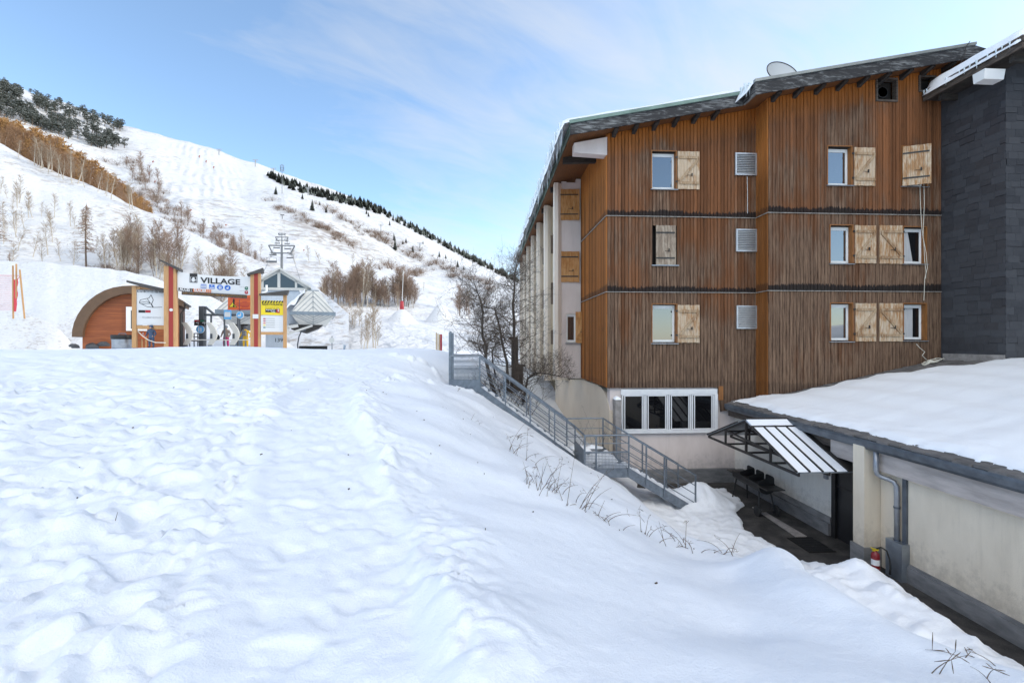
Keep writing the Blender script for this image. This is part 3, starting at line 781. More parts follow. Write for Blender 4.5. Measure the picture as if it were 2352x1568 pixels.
# shutters
def shutter(w, h, m, brace=1, straps=False):
    """local: hinge edge at x=0, plane y=0, outer face towards -y"""
    mb = MB(); n = 7
    for i in range(n):
        a, b = w*i/n+.004, w*(i+1)/n-.004
        mb.box(a, b, -.028-.002*(i%2), 0, 0+.004*((i*37)%3), h-.004*((i*53)%3))
    mb.box(.003, w-.003, .001, .006, .01, h-.01)
    br = MB()
    if brace:
        br.box(.03, w-.02, -.062, -.031, h*.13, h*.13+.085); br.box(.03, w-.02, -.062, -.031, h*.80, h*.80+.085)
        a, b = (.05, h*.13+.09), (w-.05, h*.80-.005)
        if brace < 0: a, b = (w-.05, a[1]), (.05, b[1])
        br.bar((a[0],-.047,a[1]), (b[0],-.047,b[1]), .085, .031, up=(0,1,0))
    hw = MB(); hw.tube([(w*.42,-.07,h*.36),(w*.52,-.085,h*.35),(w*.64,-.07,h*.37)], .010, 5)
    hw.box(w*.62, w*.66, -.07, -.031, h*.34, h*.42)
    sp = MB()
    if straps:
        sp.box(.0, w*.93, -.045, -.031, h*.17, h*.17+.05); br.s2 = MB(); br.s2.box(.0, w*.93, -.045, -.031, h*.80, h*.80+.05)
    br.straps = sp
    return mb, br, hw
def put_shutter(px0, py0, px1, py1, Y, m, brace=1, straps=False, proud=.075, label=None):
    p, q = pY(px0, py0, Y-proud), pY(px1, py1, Y-proud)
    mb, br, hw = shutter(q.x-p.x, p.z-q.z, m, brace, straps)
    T = Matrix.Translation((p.x, Y-proud+.03, q.z))
    s = mb.xform(T).build('shutter', m, chalet)
    if br.v: br.xform(T).build('brace', M['brace'], s)
    hw.xform(T).build('latch', M['dark_metal'], s)
    if straps: br.straps.xform(T).build('strap_hinge', M['dark_metal'], s); br.s2.xform(T).build('strap_hinge', M['dark_metal'], s)
    for zz in (.18, .82):
        hg = MB(); hg.box(p.x-.07 if brace > 0 else q.x+.0, p.x+.0 if brace > 0 else q.x+.07, Y-.07, Y-.04, q.z+(p.z-q.z)*zz, q.z+(p.z-q.z)*zz+.06)
        if brace: hg.build('hinge', M['dark_metal'], s)
    if label: s['label'] = label
    return s
put_shutter(1557,347,1607,435, YL, M['shutter']); put_shutter(1557,700,1607,787, YL, M['shutter'])
put_shutter(1963,338,2011,427, YR, M['shutter']); put_shutter(1965,517,2013,605, YR, M['shutter']); put_shutter(1966,696,2013,784, YR, M['shutter'])
put_shutter(2021,517,2074,606, YR, M['shutter'], -1); put_shutter(2021,696,2074,784, YR, M['shutter'], -1)
s = put_shutter(1507,517,1553,610, YL, M['shutter_grey'], 0, True, proud=.05, label='grey bleached shutter closed over its window')
# the shutter that stands half open, swung on its left hinge
p0 = pY(2072, 338, YR-.06); hgt = p0.z-pY(2072, 428, YR-.06).z
mb, br, hw = shutter(.80, hgt, None, 0, True)
ang = R(-24)
T = Matrix.Translation((p0.x, YR-.07, p0.z-hgt)) @ Matrix.Rotation(ang, 4, 'Z')
s = mb.xform(T).build('shutter', M['shutter'], chalet); hw.xform(T).build('latch', M['dark_metal'], s); br.straps.xform(T).build('strap_hinge', M['dark_metal'], s); br.s2.xform(T).build('strap_hinge', M['dark_metal'], s); s['label'] = 'bleached shutter standing half open at the top right window'
# white cables hanging from it
mb = MB()
mb.tube([pY(x,y,YR-.12) for x,y in [(2113,424),(2114,470),(2117,520),(2122,560),(2124,600),(2127,625),(2126,640)]], .008, 5)
mb.tube([pY(x,y,YR-.16) for x,y in [(2122,420),(2123,470),(2121,515),(2120,545),(2127,580),(2130,615),(2124,640),(2122,690)]], .008, 5)
mb.build('cable', M['cable'], chalet)
mb = MB()
for k in range(6):
    c = pY(2130+4*k, 828-(k%3), 14.8); pts = []
    for i in range(13):
        a = i/12*2*math.pi; pts.append((c.x+(.18+.02*k)*math.cos(a), c.y+(.10+.01*k)*math.sin(a), annex_z(c.x+.2*math.cos(a))+.07+.012*k+.03*math.sin(3*a+k)))
    mb.tube(pts, .011, 5)
mb.tube([pY(x,y,15.02) for x,y in [(2105,790),(2112,798),(2124,808),(2118,816),(2128,826)]], .012, 5)
tag(mb.build('cable_coil', M['cable']), 'loose coil of white cable lying on the low roof below the shutters', 'cable')

# roof: one slope, its front verge stepping forward at XS
XV = 8.88; YE = 41.0; XR = 16.6
mb = MB()
def slab(x0, x1, y0, y1, dz0, dz1, m=None):
    mb.hexa([(x0,y0,roof_z(x0)-dz1),(x1,y0,roof_z(x1)-dz1),(x1,y1,roof_z(x1)-dz1),(x0,y1,roof_z(x0)-dz1),
             (x0,y0,roof_z(x0)-dz0),(x1,y0,roof_z(x1)-dz0),(x1,y1,roof_z(x1)-dz0),(x0,y1,roof_z(x0)-dz0)], m)
slab(2.92, XV, 15.26, YE, .05, .36); slab(XV+.003, XR, 14.56, YE, .05, .36)
mb.hexa([(XR+.003,14.56,roof_z(XR)-.36),(30,14.56,7.4),(30,YE,7.4),(XR+.003,YE,roof_z(XR)-.36),(XR+.003,14.56,roof_z(XR)-.05),(30,14.56,7.8),(30,YE,7.8),(XR+.003,YE,roof_z(XR)-.05)])
roof = mb.build('roof', M['soffit'], chalet)
def verge(x0, x1, y, top, h, mm, name, t=.06):
    mb = MB()
    mb.hexa([(x0,y,roof_z(x0)-top-h),(x1,y,roof_z(x1)-top-h),(x1,y+t,roof_z(x1)-top-h),(x0,y+t,roof_z(x0)-top-h),
             (x0,y,roof_z(x0)-top),(x1,y,roof_z(x1)-top),(x1,y+t,roof_z(x1)-top),(x0,y+t,roof_z(x0)-top)])
    return mb.build(name, mm, roof)
verge(2.86, XV-.003, 15.195, .09, .37, M['fascia'], 'fascia'); verge(2.82, XV-.003, 15.15, -.02, .115, M['copper'], 'verge_trim', .12)
verge(XV, XR, 14.495, .07, .40, M['fascia'], 'fascia'); verge(XV-.03, XR, 14.45, -.03, .095, M['grey_trim'], 'verge_trim', .12)
mb = MB(); mb.box(XV-.002, XV+.06, 14.56, 15.19, roof_z(XV)-.47, roof_z(XV)-.07); mb.build('fascia', M['fascia'], roof)
mb = MB()
mb.hexa([(XR+.002,14.495,roof_z(XR)-.47),(18.6,14.495,roof_z(XR)-.95),(18.6,14.555,roof_z(XR)-.95),(XR+.002,14.555,roof_z(XR)-.47),(XR+.002,14.495,roof_z(XR)-.07),(18.6,14.495,roof_z(XR)-.55),(18.6,14.555,roof_z(XR)-.55),(XR+.002,14.555,roof_z(XR)-.07)])
mb.build('fascia', M['fascia'], roof)
mb = MB(); mb.box(2.86, 2.915, 15.26, YE, roof_z(2.87)-.30, roof_z(2.87)-.02); mb.build('eave_board', M['copper'], roof)
# purlin ends below the verge
for k in range(8):
    x = XC+.15+k*.72
    if x < XV-.1: MB().hexa([(x,15.42,roof_u(x)-.0),(x+.13,15.42,roof_u(x)-.0),(x+.13,YL+.02,roof_u(x)-.13),(x,YL+.02,roof_u(x)-.13),(x,15.42,roof_u(x)+.1),(x+.13,15.42,roof_u(x)+.1),(x+.13,YL+.02,roof_u(x)+.1),(x,YL+.02,roof_u(x)+.1)]).build('rafter_end', M['beam_dark'], roof)
for k in range(9):
    x = XV+.95+k*.78
    if x < XR: MB().hexa([(x,14.74,roof_u(x)-.0),(x+.13,14.74,roof_u(x)-.0),(x+.13,YR+.02,roof_u(x)-.13),(x,YR+.02,roof_u(x)-.13),(x,14.74,roof_u(x)+.1),(x+.13,14.74,roof_u(x)+.1),(x+.13,YR+.02,roof_u(x)+.1),(x,YR+.02,roof_u(x)+.1)]).build('rafter_end', M['beam_dark'], roof)
for k in range(6):
    y = 17.4+k*3.4
    MB().hexa([(3.0,y,roof_u(3.0)-.16),(XC+.3,y,roof_u(XC)-.34),(XC+.3,y+.16,roof_u(XC)-.34),(3.0,y+.16,roof_u(3.0)-.16),(3.0,y,roof_u(3)+.1),(XC+.3,y,roof_u(XC)+.1),(XC+.3,y+.16,roof_u(XC)+.1),(3.0,y+.16,roof_u(3)+.1)]).build('rafter', M['beam_dark'], roof)
# concrete beam end at the left corner
MB().hexa([(3.13,YL+.0,6.66),(XC-.002,YL+.0,6.60),(XC-.002,YL+.35,6.60),(3.13,YL+.35,6.66),(3.13,YL,7.0),(XC-.002,YL,7.24),(XC-.002,YL+.35,7.24),(3.13,YL+.35,7.0)]).build('beam_end', M['plaster_pink'], chalet)
# snow on the roof with a drooping lip along the eave
def snow_slab(name, x0, x1, y0, y1, zf, th, parent, nx=40, ny=60, seed=1, m=None, lip=.0, edge=.35, jag=0.0, lipx=True):
    xs = np.linspace(x0, x1, nx); ys = np.linspace(y0, y1, ny); X, Y = np.meshgrid(xs, ys)
    if jag: X = X+jag*fbm(Y*1.3, Y*0, seed+5, 4)*np.clip(1-(X-x0)/(1.2),0,1)
    e = np.minimum(np.minimum(X-X.min(1, keepdims=True), (x1-X)), np.minimum(Y-y0, y1-Y))
    T = th*np.sqrt(np.clip(e/edge, 0, 1))*(1+.16*fbm(X*.5, Y*.5, seed, 3)+.03*fbm(X*3,Y*3,seed+2,3))
    zt = zf(X)+T
    if lip: zt = zt-lip*np.clip(1-(X-x0)/.3, 0, 1)**2
    o = grid_mesh(name, X, Y, zt, None, [m or M['roof_snow']]); o.parent = parent
    loc = Vector((0,0,0)); q = parent
    while q is not None: loc += q.location; q = q.parent
    me = o.data; co = np.zeros(len(me.vertices)*3); me.vertices.foreach_get('co', co)
    me.vertices.foreach_set('co', (co.reshape(-1,3)-np.array(loc)).ravel()); me.update()
    return o
snow_slab('snow', 2.40, XV, 15.16, YE, lambda x: roof_z(x)-.05, .25, roof, 48, 110, 4, lip=.62, edge=.2, jag=.10)
snow_slab('snow', XV-.25, XR-.05, 14.58, YE, lambda x: roof_z(x)-.045, .24, roof, 40, 60, 8, lip=.30, edge=.3, jag=.12)
rg = random.Random(3); ice = MB()
y = 15.3
while y < 40:
    L = rg.uniform(.2,.75)*(1.25 if rg.random() < .3 else .8); x = 2.52+rg.uniform(-.08,.12); zt = roof_z(2.6)+.02
    ice.tube([(x,y,zt),(x+rg.uniform(-.01,.01),y,zt-L*.5),(x,y,zt-L-.15)], [.06,.034,.002], 5, cap=False); y += rg.uniform(.05,.14)
for k in range(9):
    x = XV-.22+rg.uniform(-.06,.5)*.4; yy = 14.62+rg.uniform(0,.5); L = rg.uniform(.15,.42)
    ice.tube([(x,yy,roof_z(x)+.05),(x,yy,roof_z(x)-L*.5),(x,yy,roof_z(x)-L)], [.04,.02,.002], 5, cap=False)
ice.build('icicle_fringe', M['ice'], roof, smooth=True)['kind'] = 'stuff'
# roof window dome seen over the verge
dish = root('satellite_dish', (9.6,15.1,roof_z(9.6)), 'white satellite dish tilted on the snowy roof edge', 'satellite dish')
M['dish'] = mat('dish_grey_white', (.48,.50,.51), .6)
mb = MB(); n = 28; rings = 7; vs = []; fs = []
for i in range(rings+1):
    r = .56*i/rings
    for j in range(n):
        a = 2*math.pi*j/n; vs.append((r*math.cos(a), r*math.sin(a), .16*(r/.56)**2))
for i in range(rings):
    for j in range(n): fs.append((i*n+j, i*n+(j+1)%n, (i+1)*n+(j+1)%n, (i+1)*n+j))
mb.add(vs, fs)
c = pY(1791, 178, 15.1)
T = Matrix.Translation(c) @ Matrix.Rotation(R(8),4,'Y') @ Matrix.Rotation(R(66),4,'X')
rim = [T @ Vector((.56*math.cos(2*math.pi*j/n), .56*math.sin(2*math.pi*j/n), .16)) for j in range(n+1)]
mb.xform(T).build('reflector', M['dish'], dish, smooth=True)
MB().tube(rim, .016, 6).build('rim', M['dark_metal'], dish)
MB().tube([(c.x,c.y+.1,c.z-.0),(c.x,c.y+.25,roof_z(c.x)-.02)], .035, 8).build('mast', M['galv'], dish)
# thin wire draped at the ridge end
MB().tube([pY(x,y,14.42) for x,y in [(2228,95),(2218,110),(2216,125),(2205,150),(2188,165),(2180,185)]], .012, 5).build('roof_wire', M['dark_metal'], chalet)

# sawtooth side facade with fins
M['recess'] = noisy('recess_panel', (.30,.24,.19), (.22,.175,.14), 2, .7)
for k in range(7):
    yk = 20.03+3.38*k; zb = BOT-.02+(.0 if k < 1 else -.35); zt = roof_u(3.05)-.0
    fin = MB(); fin.prism([(3.05,yk,zb),(3.22,yk,zb),(3.40,yk+.17,zb),(3.40,yk+.32,zb),(3.05,yk+.32,zb)], (0,0,zt-zb)); fin.build('fin', M['fin'], chalet)
    wy = yk+.175
    x0, x1 = 3.403, XC-.04 if k == 0 else XC
    g = MB(); ops = []
    if k == 0:
        q0, q1 = pY(1301,720,wy), pY(1331,786,wy)
        ops = [(q0.x, XC-.25, q1.z, q0.z)]
        for xa, xb in ((x0, ops[0][0]), (ops[0][1], x1)): g.box(xa, xb, wy, wy+.25, BOT+.0, roof_u(xb)+.0)
        g.box(ops[0][0], ops[0][1], wy, wy+.25, BOT, ops[0][2]); g.box(ops[0][0], ops[0][1], wy, wy+.25, ops[0][3], roof_u(3.4))
    else:
        for z0, z1 in ((zb,-.15),(.6,1.95),(3.1,4.6),(5.6,zt)): MB().box(x0, x1, wy+.1, wy+.3, z0, z1).build('spandrel', M['plaster_cream'], chalet)
        MB().box(x0, x1, wy+.302, wy+.35, zb, zt).build('recess_glass', M['recess'], chalet)
    if g.v: g.build('bay_wall', M['plaster_pink'], chalet)
    if k < 6: MB().box(XC-.1, XC+.0, wy+.4, yk+3.35, zb, roof_u(XC)).build('bay_side_wall', M['plaster_cream'], chalet)
wy = 20.205
q0, q1 = pY(1301,720,wy), pY(1331,786,wy)
wo = window(q0.x, XC-.25, q1.z, q0.z, wy, chalet, M['glass'], reveal=False, depth=.1)
def side_shutter(px0, py0, px1, py1, m, yaw=0):
    p, q = pY(px0,py0,wy-.06), pY(px1,py1,wy-.06)
    mb, br, hw = shutter(q.x-p.x, p.z-q.z, m, 0, True)
    T = Matrix.Translation((p.x, wy-.02, q.z)) @ Matrix.Rotation(R(yaw),4,'Z')
    s = mb.xform(T).build('shutter', m, chalet); br.straps.xform(T).build('strap_hinge', M['dark_metal'], s); br.s2.xform(T).build('strap_hinge', M['dark_metal'], s); hw.xform(T).build('latch', M['dark_metal'], s)
side_shutter(1287,434,1331,506, M['shutter_orange'], -4); side_shutter(1289,577,1331,648, M['shutter_orange'], -2)
p, q = pY(1329,716,wy-.02), pY(1349,788,wy-.02)
mb, br, hw = shutter(.55, p.z-q.z, None, 1)
T = Matrix.Translation((XC-.28, wy-.03, q.z)) @ Matrix.Rotation(R(-22),4,'Z')
s = mb.xform(T).build('shutter', M['shutter_orange'], chalet); br.xform(T).build('brace', M['shutter_orange'], s); hw.xform(T).build('latch', M['dark_metal'], s)
MB().box(3.2, 30, 40.9, 41.0, -5, 7.3).build('rear_wall', M['plaster_cream'], chalet)
MB().box(29.5, 29.7, 15.5, 40.89, -5, 7.3).build('rear_wall', M['plaster_cream'], chalet)

# basement wall with the ribbon window
gp = [pY(1428,905,YL), pY(1641,986,YL)]
bx0, bx1, bz1, bz0 = gp[0].x, gp[1].x, gp[0].z, gp[1].z
mb = MB()
xa, xb = 4.42, 9.35
mb.box(xa, bx0-.002, YL+.06, YL+.4, -5.1, BOT-.0); mb.box(bx1+.002, xb, YL+.06, YL+.4, -5.1, BOT-.0)
mb.box(bx0-.001, bx1+.001, YL+.06, YL+.4, -5.1, bz0); mb.box(bx0-.001, bx1+.001, YL+.06, YL+.4, bz1, BOT-.0)
mb.build('basement_wall', M['plaster_pink'], chalet)
mb = MB(); e = .05
mb.box(bx0-.03, bx1+.10, YL-.02, YL+.055, bz1-.02, bz1+.17); mb.box(bx0-.03, bx1+.10, YL-.06, YL+.055, bz0-.10, bz0)
mb.box(bx1+.0, bx1+.12, YL-.021, YL+.054, bz0+.001, bz1-.021)
rw = mb.build('ribbon_window', M['white'], chalet)
n = 4; wd = (bx1-bx0)/n
for i in range(n):
    x0, x1 = bx0+i*wd+.012, bx0+(i+1)*wd-.012
    f = MB(); t = .035; y0, y1 = YL-.0, YL+.05
    f.box(x0,x0+t+.01,y0,y1,bz0+.002,bz1-.022); f.box(x1-t-.01,x1,y0,y1,bz0+.002,bz1-.022); f.box(x0+t+.011,x1-t-.011,y0,y1,bz0+.002,bz0+t); f.box(x0+t+.011,x1-t-.011,y0,y1,bz1-.022-t,bz1-.022)
    g = .045
    f.box(x0+t+.04,x0+t+.075,y0-.02,y0-.002,bz0+t-.02,bz1-t+.0); f.box(x1-t-.075,x1-t-.04,y0-.02,y0-.002,bz0+t-.02,bz1-t+.0)
    f.box(x0+t+.076,x1-t-.076,y0-.02,y0-.002,bz0+t-.02,bz0+t+.02); f.box(x0+t+.076,x1-t-.076,y0-.02,y0-.002,bz1-t-.04,bz1-t+.0)
    sash = f.build('sash', M['white'], rw)
    MB().box(x0+t+.02,x1-t-.02,YL+.02,YL+.03,bz0+t-.01,bz1-.04).build('pane', M['glass_dark'], rw)
mb = MB(); mb.box(4.6, 8.98, YL-.06, YL+.05, -5.1, -4.72); mb.box(4.6, 8.97, YL-.03, YL+.055, -4.719, -4.56); mb.build('wall_flashing', M['flashing'], chalet)
# dirty patches on the render and the small downstand below the boards
MB().box(bx1+.13, bx1+.3, YL-.05, YL+.05, BOT-.45, BOT+.05).build('timber_post', M['reveal'], chalet)
# flank wall of the basement: curved top dropping to the pillar at the corner
prof = [(28.5,-2.25),(24,-2.02),(20.2,-1.72),(17.6,-1.70),(17.0,-1.76),(16.6,-1.90),(16.3,-2.08),(16.1,-2.25),(15.95,-2.45)]
mb = MB(); poly = [(4.40,15.95,-5.2)]+[(4.40,a,b) for a,b in prof[::-1]]+[(4.40,28.5,-5.2)]
mb.prism(poly, (.19,0,0)); mb.build('flank_wall', M['sand_wall'], chalet)
MB().box(4.52, 4.72, 15.60, 15.94, -5.1, -2.02).build('corner_pillar', M['concrete'], chalet)
snow_slab('pillar_snow', 4.50, 4.74, 15.58, 15.96, lambda x: -2.03+0*x, .09, chalet, 8, 8, 3, edge=.1)
# valley floor far below, out to the horizon
mb = MB(); mb.add([(-3000,-600,-7.5),(3000,-600,-7.5),(3000,3000,-7.5),(-3000,3000,-7.5)], [(0,1,2,3)])
tag(mb.build('valley_ground', M['bank']), kind='structure')
# ------------------------------------------------------------------ low annex with the snow covered roof
XA = 9.0; XW = 8.88; GX0 = 8.5
annex = root('low_annex', (12,8,-5.05), 'low cream annex with a broad snow covered roof and black door', 'building')
YN, YF = -6.0, 15.88
mb = MB()
mb.box(XA, XA+.3, 11.32, YF+.1, -5.1, -2.2); mb.build('wall', M['plaster_white'], annex)
mb = MB(); mb.box(XW, XW+.35, YN, 9.74, -5.1, -2.2); mb.build('wall', M['plaster_cream'], annex)
MB().box(8.50, 9.3, 9.75, 10.06, -5.0, -2.3).build('pillar', M['plaster_cream'], annex)
MB().box(8.46, 9.3, 9.71, 10.10, -5.1, -4.62).build('pillar_base', M['flashing'], annex)
mb = MB(); mb.box(XA+.02, XA+.08, 10.10, 11.32, -5.05, -2.85); d = mb.build('door', M['door_black'], annex)
MB().box(XA+.0, XA+.018, 10.12, 11.2, -3.72, -3.70).build('door_rail', M['dark_metal'], d)
MB().tube([(XA-.06,11.16,-4.05),(XA-.06,11.16,-3.75)], .018, 6).build('handle', M['black'], d)
MB().box(XA-.04, XA+.01, 11.18, 11.31, -5.05, -2.7).build('door_frame', M['black'], d)
MB().box(XA+.05, XA+.35, 10.07, 11.33, -2.849, -2.2).build('transom', M['dark_gap'], annex)
mb = MB(); mb.box(XA-.10, XA-.002, 11.34, YF, -5.1, -4.74); mb.box(XA-.05, XA-.001, 11.34, YF, -4.739, -4.58); mb.build('wall_flashing', M['flashing'], annex)
mb = MB(); mb.box(XW-.07, XW-.002, YN, 9.2, -5.1, -4.72); mb.box(XW-.035, XW-.001, YN, 9.2, -4.719, -4.66); mb.build('wall_flashing', M['flashing'], annex)
# eaves beam, gutter and roof
mb = MB(); mb.box(8.70, 8.97, YN, 11.0, -2.86, -2.44); mb.build('eaves_beam', M['beam_concrete'], annex)
mb = MB(); mb.box(8.72, 9.0, 11.01, YF, -2.66, -2.44); mb.build('eaves_board', M['brown_wood'], annex)
mb = MB()
for a in np.linspace(YN, YF, 2)[:1]:
    prof = [(8.50,-2.20),(8.485,-2.26),(8.50,-2.36),(8.54,-2.42),(8.62,-2.43),(8.72,-2.42),(8.72,-2.40),(8.62,-2.40),(8.555,-2.39),(8.52,-2.34),(8.51,-2.26),(8.515,-2.20)]
    mb.prism([(x,YN,z) for x,z in prof], (0,YF-.15-YN,0))
gut = mb.build('gutter', M['zinc'], annex)
def aroof(x): return -2.20+.206*(x-8.5)
mb = MB()
x0, x1 = 8.56, 24.0
mb.hexa([(x0,YN,aroof(x0)-.2),(x1,YN,aroof(x1)-.2),(x1,13.1,aroof(x1)-.2),(x0,13.1,aroof(x0)-.2),(x0,YN,aroof(x0)-.03),(x1,YN,aroof(x1)-.03),(x1,13.1,aroof(x1)-.03),(x0,13.1,aroof(x0)-.03)])
x1 = 16.05
mb.hexa([(x0,13.103,aroof(x0)-.2),(x1,13.103,aroof(x1)-.2),(x1,15.12,aroof(x1)-.2),(x0,15.12,aroof(x0)-.2),(x0,13.103,aroof(x0)-.03),(x1,13.103,aroof(x1)-.03),(x1,15.12,aroof(x1)-.03),(x0,15.12,aroof(x0)-.03)])
x1 = XS-.06
mb.hexa([(x0,15.123,aroof(x0)-.2),(x1,15.123,aroof(x1)-.2),(x1,YF-.08,aroof(x1)-.2),(x0,YF-.08,aroof(x0)-.2),(x0,15.123,aroof(x0)-.03),(x1,15.123,aroof(x1)-.03),(x1,YF-.08,aroof(x1)-.03),(x0,YF-.08,aroof(x0)-.03)])
aro = mb.build('roof', M['flashing'], annex)
M['shingle'] = noisy('dark_stone_shingle', (.085,.08,.078), (.16,.15,.145), 3, .85, bump=.01, bsc=25)
# overlapping stone shingles showing at the eave and along the timber wall
rg = random.Random(11); mb = MB()
def shingle(cx, cy, w, l):
    z = aroof(cx)
    t = .03+rg.uniform(0,.02)
    a = cx-l*.5; b = cx+l*.5
    mb.hexa([(a,cy-w/2,aroof(a)-.0),(b,cy-w/2,aroof(b)-.02),(b,cy+w/2,aroof(b)-.02),(a,cy+w/2,aroof(a)-.0),
             (a+rg.uniform(0,.04),cy-w/2+.01,aroof(a)+t),(b,cy-w/2,aroof(b)+t*.5),(b,cy+w/2,aroof(b)+t*.5),(a+rg.uniform(0,.04),cy+w/2-.01,aroof(a)+t)])
y = YN
while y < 15.5:
    w = rg.uniform(.24,.34); shingle(8.72+rg.uniform(-.025,.02), y+w/2, w-.01, .40); shingle(8.92+rg.uniform(-.02,.02), y+w/2+.12, w-.01, .40); y += w
for r in range(6):
    x = 10.2
    while x < 16.0:
        w = rg.uniform(.25,.4)
        if x < XS+.4 and r < 1: pass
        shingle(x, 15.0-r*.27+rg.uniform(-.02,.02), .26, w); x += w*.94
mb.build('stone_shingles', M['shingle'], aro)['kind'] = 'stuff'
# snow sheet, its edge set back from the gutter and pulled away from the timber wall to the right
xs = np.concatenate([np.linspace(8.70,9.6,28), np.linspace(9.65,24,60)]); ys = np.concatenate([np.linspace(YN,4,25), np.linspace(4.1,15.6,120)])
X, Y = np.meshgrid(xs, ys)
jag = .055*fbm(Y*1.6, Y*0+1, 3, 5)+.05*np.abs(fbm(Y*5,Y*0+5,8,3)); X = X+jag*np.clip(1-(X-8.7)/1.0, 0, 1)
ylim = np.interp(X, [8.6,9.7,10.5,13,15,16,17], [15.7,15.5,15.02,14.85,14.2,13.55,13.0])+.10*fbm(X*2.4, Y*0+2, 6, 3)
Y = np.minimum(Y, ylim-.0)
e1 = X-(8.70+jag); e2 = ylim-Y
T = (.115+.035*fbm(X*0+.3,Y*.8,71,3))*np.sqrt(np.clip(e1/.22,0,1))*np.clip(.42+.58*np.clip(e2/1.3,0,1),0,1)*(np.clip(e2/.12,0,1)**.5)
und = .030*np.sin(X*5.2+.8*np.sin(Y*.9)+.6*fbm(X*.4,Y*.4,2,2))*smooth(.4,1.5,e1)
Z = aroof(X)+.0+T*(1+.05*fbm(X*.7,Y*.7,14,3))+und+.010*fbm(X*4,Y*4,15,3)*(T > .03)
o = grid_mesh('snow', X, Y, Z, None, [M['roof_snow']]); o.parent = aro
me = o.data; co = np.zeros(len(me.vertices)*3); me.vertices.foreach_get('co', co); me.vertices.foreach_set('co', (co.reshape(-1,3)-np.array(annex.location)).ravel()); me.update()
# downpipe with its swan neck, clips and cover box
mb = MB()
mb.tube([(8.60,9.55,-2.40),(8.60,9.55,-2.84),(8.62,9.54,-2.92),(8.68,9.50,-2.97),(8.74,9.38,-2.99),(8.78,9.30,-3.02),(8.80,9.26,-3.10),(8.80,9.25,-3.3),(8.80,9.25,-4.5)], .052, 12)
dp = mb.build('downpipe', M['zinc_light'], annex, smooth=True)
mb = MB()
for z in (-3.55,-4.25): mb.tube([(8.80,9.25,z-.02),(8.80,9.25,z+.02)], .062, 12)
mb.build('pipe_clip', M['zinc'], dp)
MB().box(8.83, 8.879, 9.07, 9.16, -4.5, -2.86).build('cable_duct', M['zinc'], annex)
mb = MB(); mb.box(8.70, 8.876, 9.03, 9.42, -5.05, -4.26); mb.build('pipe_cover', M['galv_light'], annex)
MB().box(8.94, 8.998, 11.44, 11.56, -3.62, -3.47).build('light_switch', M['zinc_light'], annex)
# canopy over the door
XO, YC, HW, ZE, ZR = 7.30, 12.44, 2.17, -3.08, -2.20
mb = MB()
def rf(y, z, t=.02): return z
for sgn, nm in ((-1,'near'),(1,'far')):
    ye = YC+sgn*HW
    mb.hexa([(XO,YC,ZR-.02),(XO,ye,ZE-.02),(XA-.05,ye,ZE-.02),(8.62,YC,ZR-.02),(XO,YC,ZR),(XO,ye,ZE),(XA-.05,ye,ZE),(8.62,YC,ZR)])
can = mb.build('canopy', M['galv_light'], annex)
rib = MB()
for k in range(6):
    x = XO+.0+(XA-.1-XO)*k/5
    for sgn in (-1,1): rib.bar((x if k < 5 else 8.95, YC+sgn*.35, ZR-.142+.02), (x, YC+sgn*HW, ZE+.02), .03, .035)
rib.bar((XO-.02,YC,ZR+.02),(8.7,YC,ZR+.02),.10,.03); rib.bar((XO-.02,YC-.36,ZR-.13),(8.95,YC-.36,ZR-.13),.05,.04)
rib.build('standing_seam', M['dark_metal'], can)
sn = MB()
for k in range(4):
    xa, xb = XO+.03+(XA-.1-XO)*k/5+.01, XO+(XA-.1-XO)*(k+1)/5-.03
    sn.hexa([(xa,YC-.40,ZR-.155),(xb,YC-.40,ZR-.155),(xb,YC-HW+.02,ZE+.006),(xa,YC-HW+.02,ZE+.006),(xa,YC-.40,ZR-.143),(xb,YC-.40,ZR-.143),(xb,YC-HW+.02,ZE+.018),(xa,YC-HW+.02,ZE+.018)])
sn.hexa([(XO+.02,YC-.33,ZR-.13),(8.55,YC-.33,ZR-.13),(8.55,YC-.06,ZR-.02),(XO+.02,YC-.06,ZR-.02),(XO+.02,YC-.33,ZR-.105),(8.5,YC-.33,ZR-.105),(8.5,YC-.06,ZR+.01),(XO+.02,YC-.06,ZR+.01)])
sn.build('frost', M['roof_snow'], can)
MB().hexa([(XO+.04+(XA-.1-XO)*.8,YC-.40,ZR-.154),(8.9,YC-.40,ZR-.154),(8.9,YC-HW+.02,ZE+.008),(XO+.02+(XA-.1-XO)*.8,YC-HW+.02,ZE+.008),(XO+.04+(XA-.1-XO)*.8,YC-.40,ZR-.146),(8.9,YC-.40,ZR-.146),(8.9,YC-HW+.02,ZE+.016),(XO+.02+(XA-.1-XO)*.8,YC-HW+.02,ZE+.016)]).build('bare_sheet', M['dark_metal'], can)
tr = MB(); zb = ZE-.06
for x in (XO+.05, XO+.8):
    tr.bar((x,YC-HW,zb),(x,YC+HW,zb),.05,.06); tr.bar((x,YC-HW,zb+.03),(x,YC,ZR-.05),.05,.05); tr.bar((x,YC+HW,zb+.03),(x,YC,ZR-.05),.05,.05)
    tr.bar((x,YC,zb),(x,YC,ZR-.04),.06,.05)
    tr.bar((x,YC-1.1,zb),(x,YC-1.1,ZR-.50),.05,.05); tr.bar((x,YC+1.1,zb),(x,YC+1.1,ZR-.50),.05,.05)
    tr.bar((x,YC+1.1,ZR-.52),(x,YC-1.1,zb+.3),.05,.05)
for y, z in ((YC,zb),(YC+1.1,zb),(YC-1.1,zb),(YC,-2.62),(YC+1.1,-2.75),(YC-1.1,-2.75)): tr.bar((XO+.05,y,z),(XA,y,z),.05,.05)
tr.build('truss', M['dark_metal'], can)

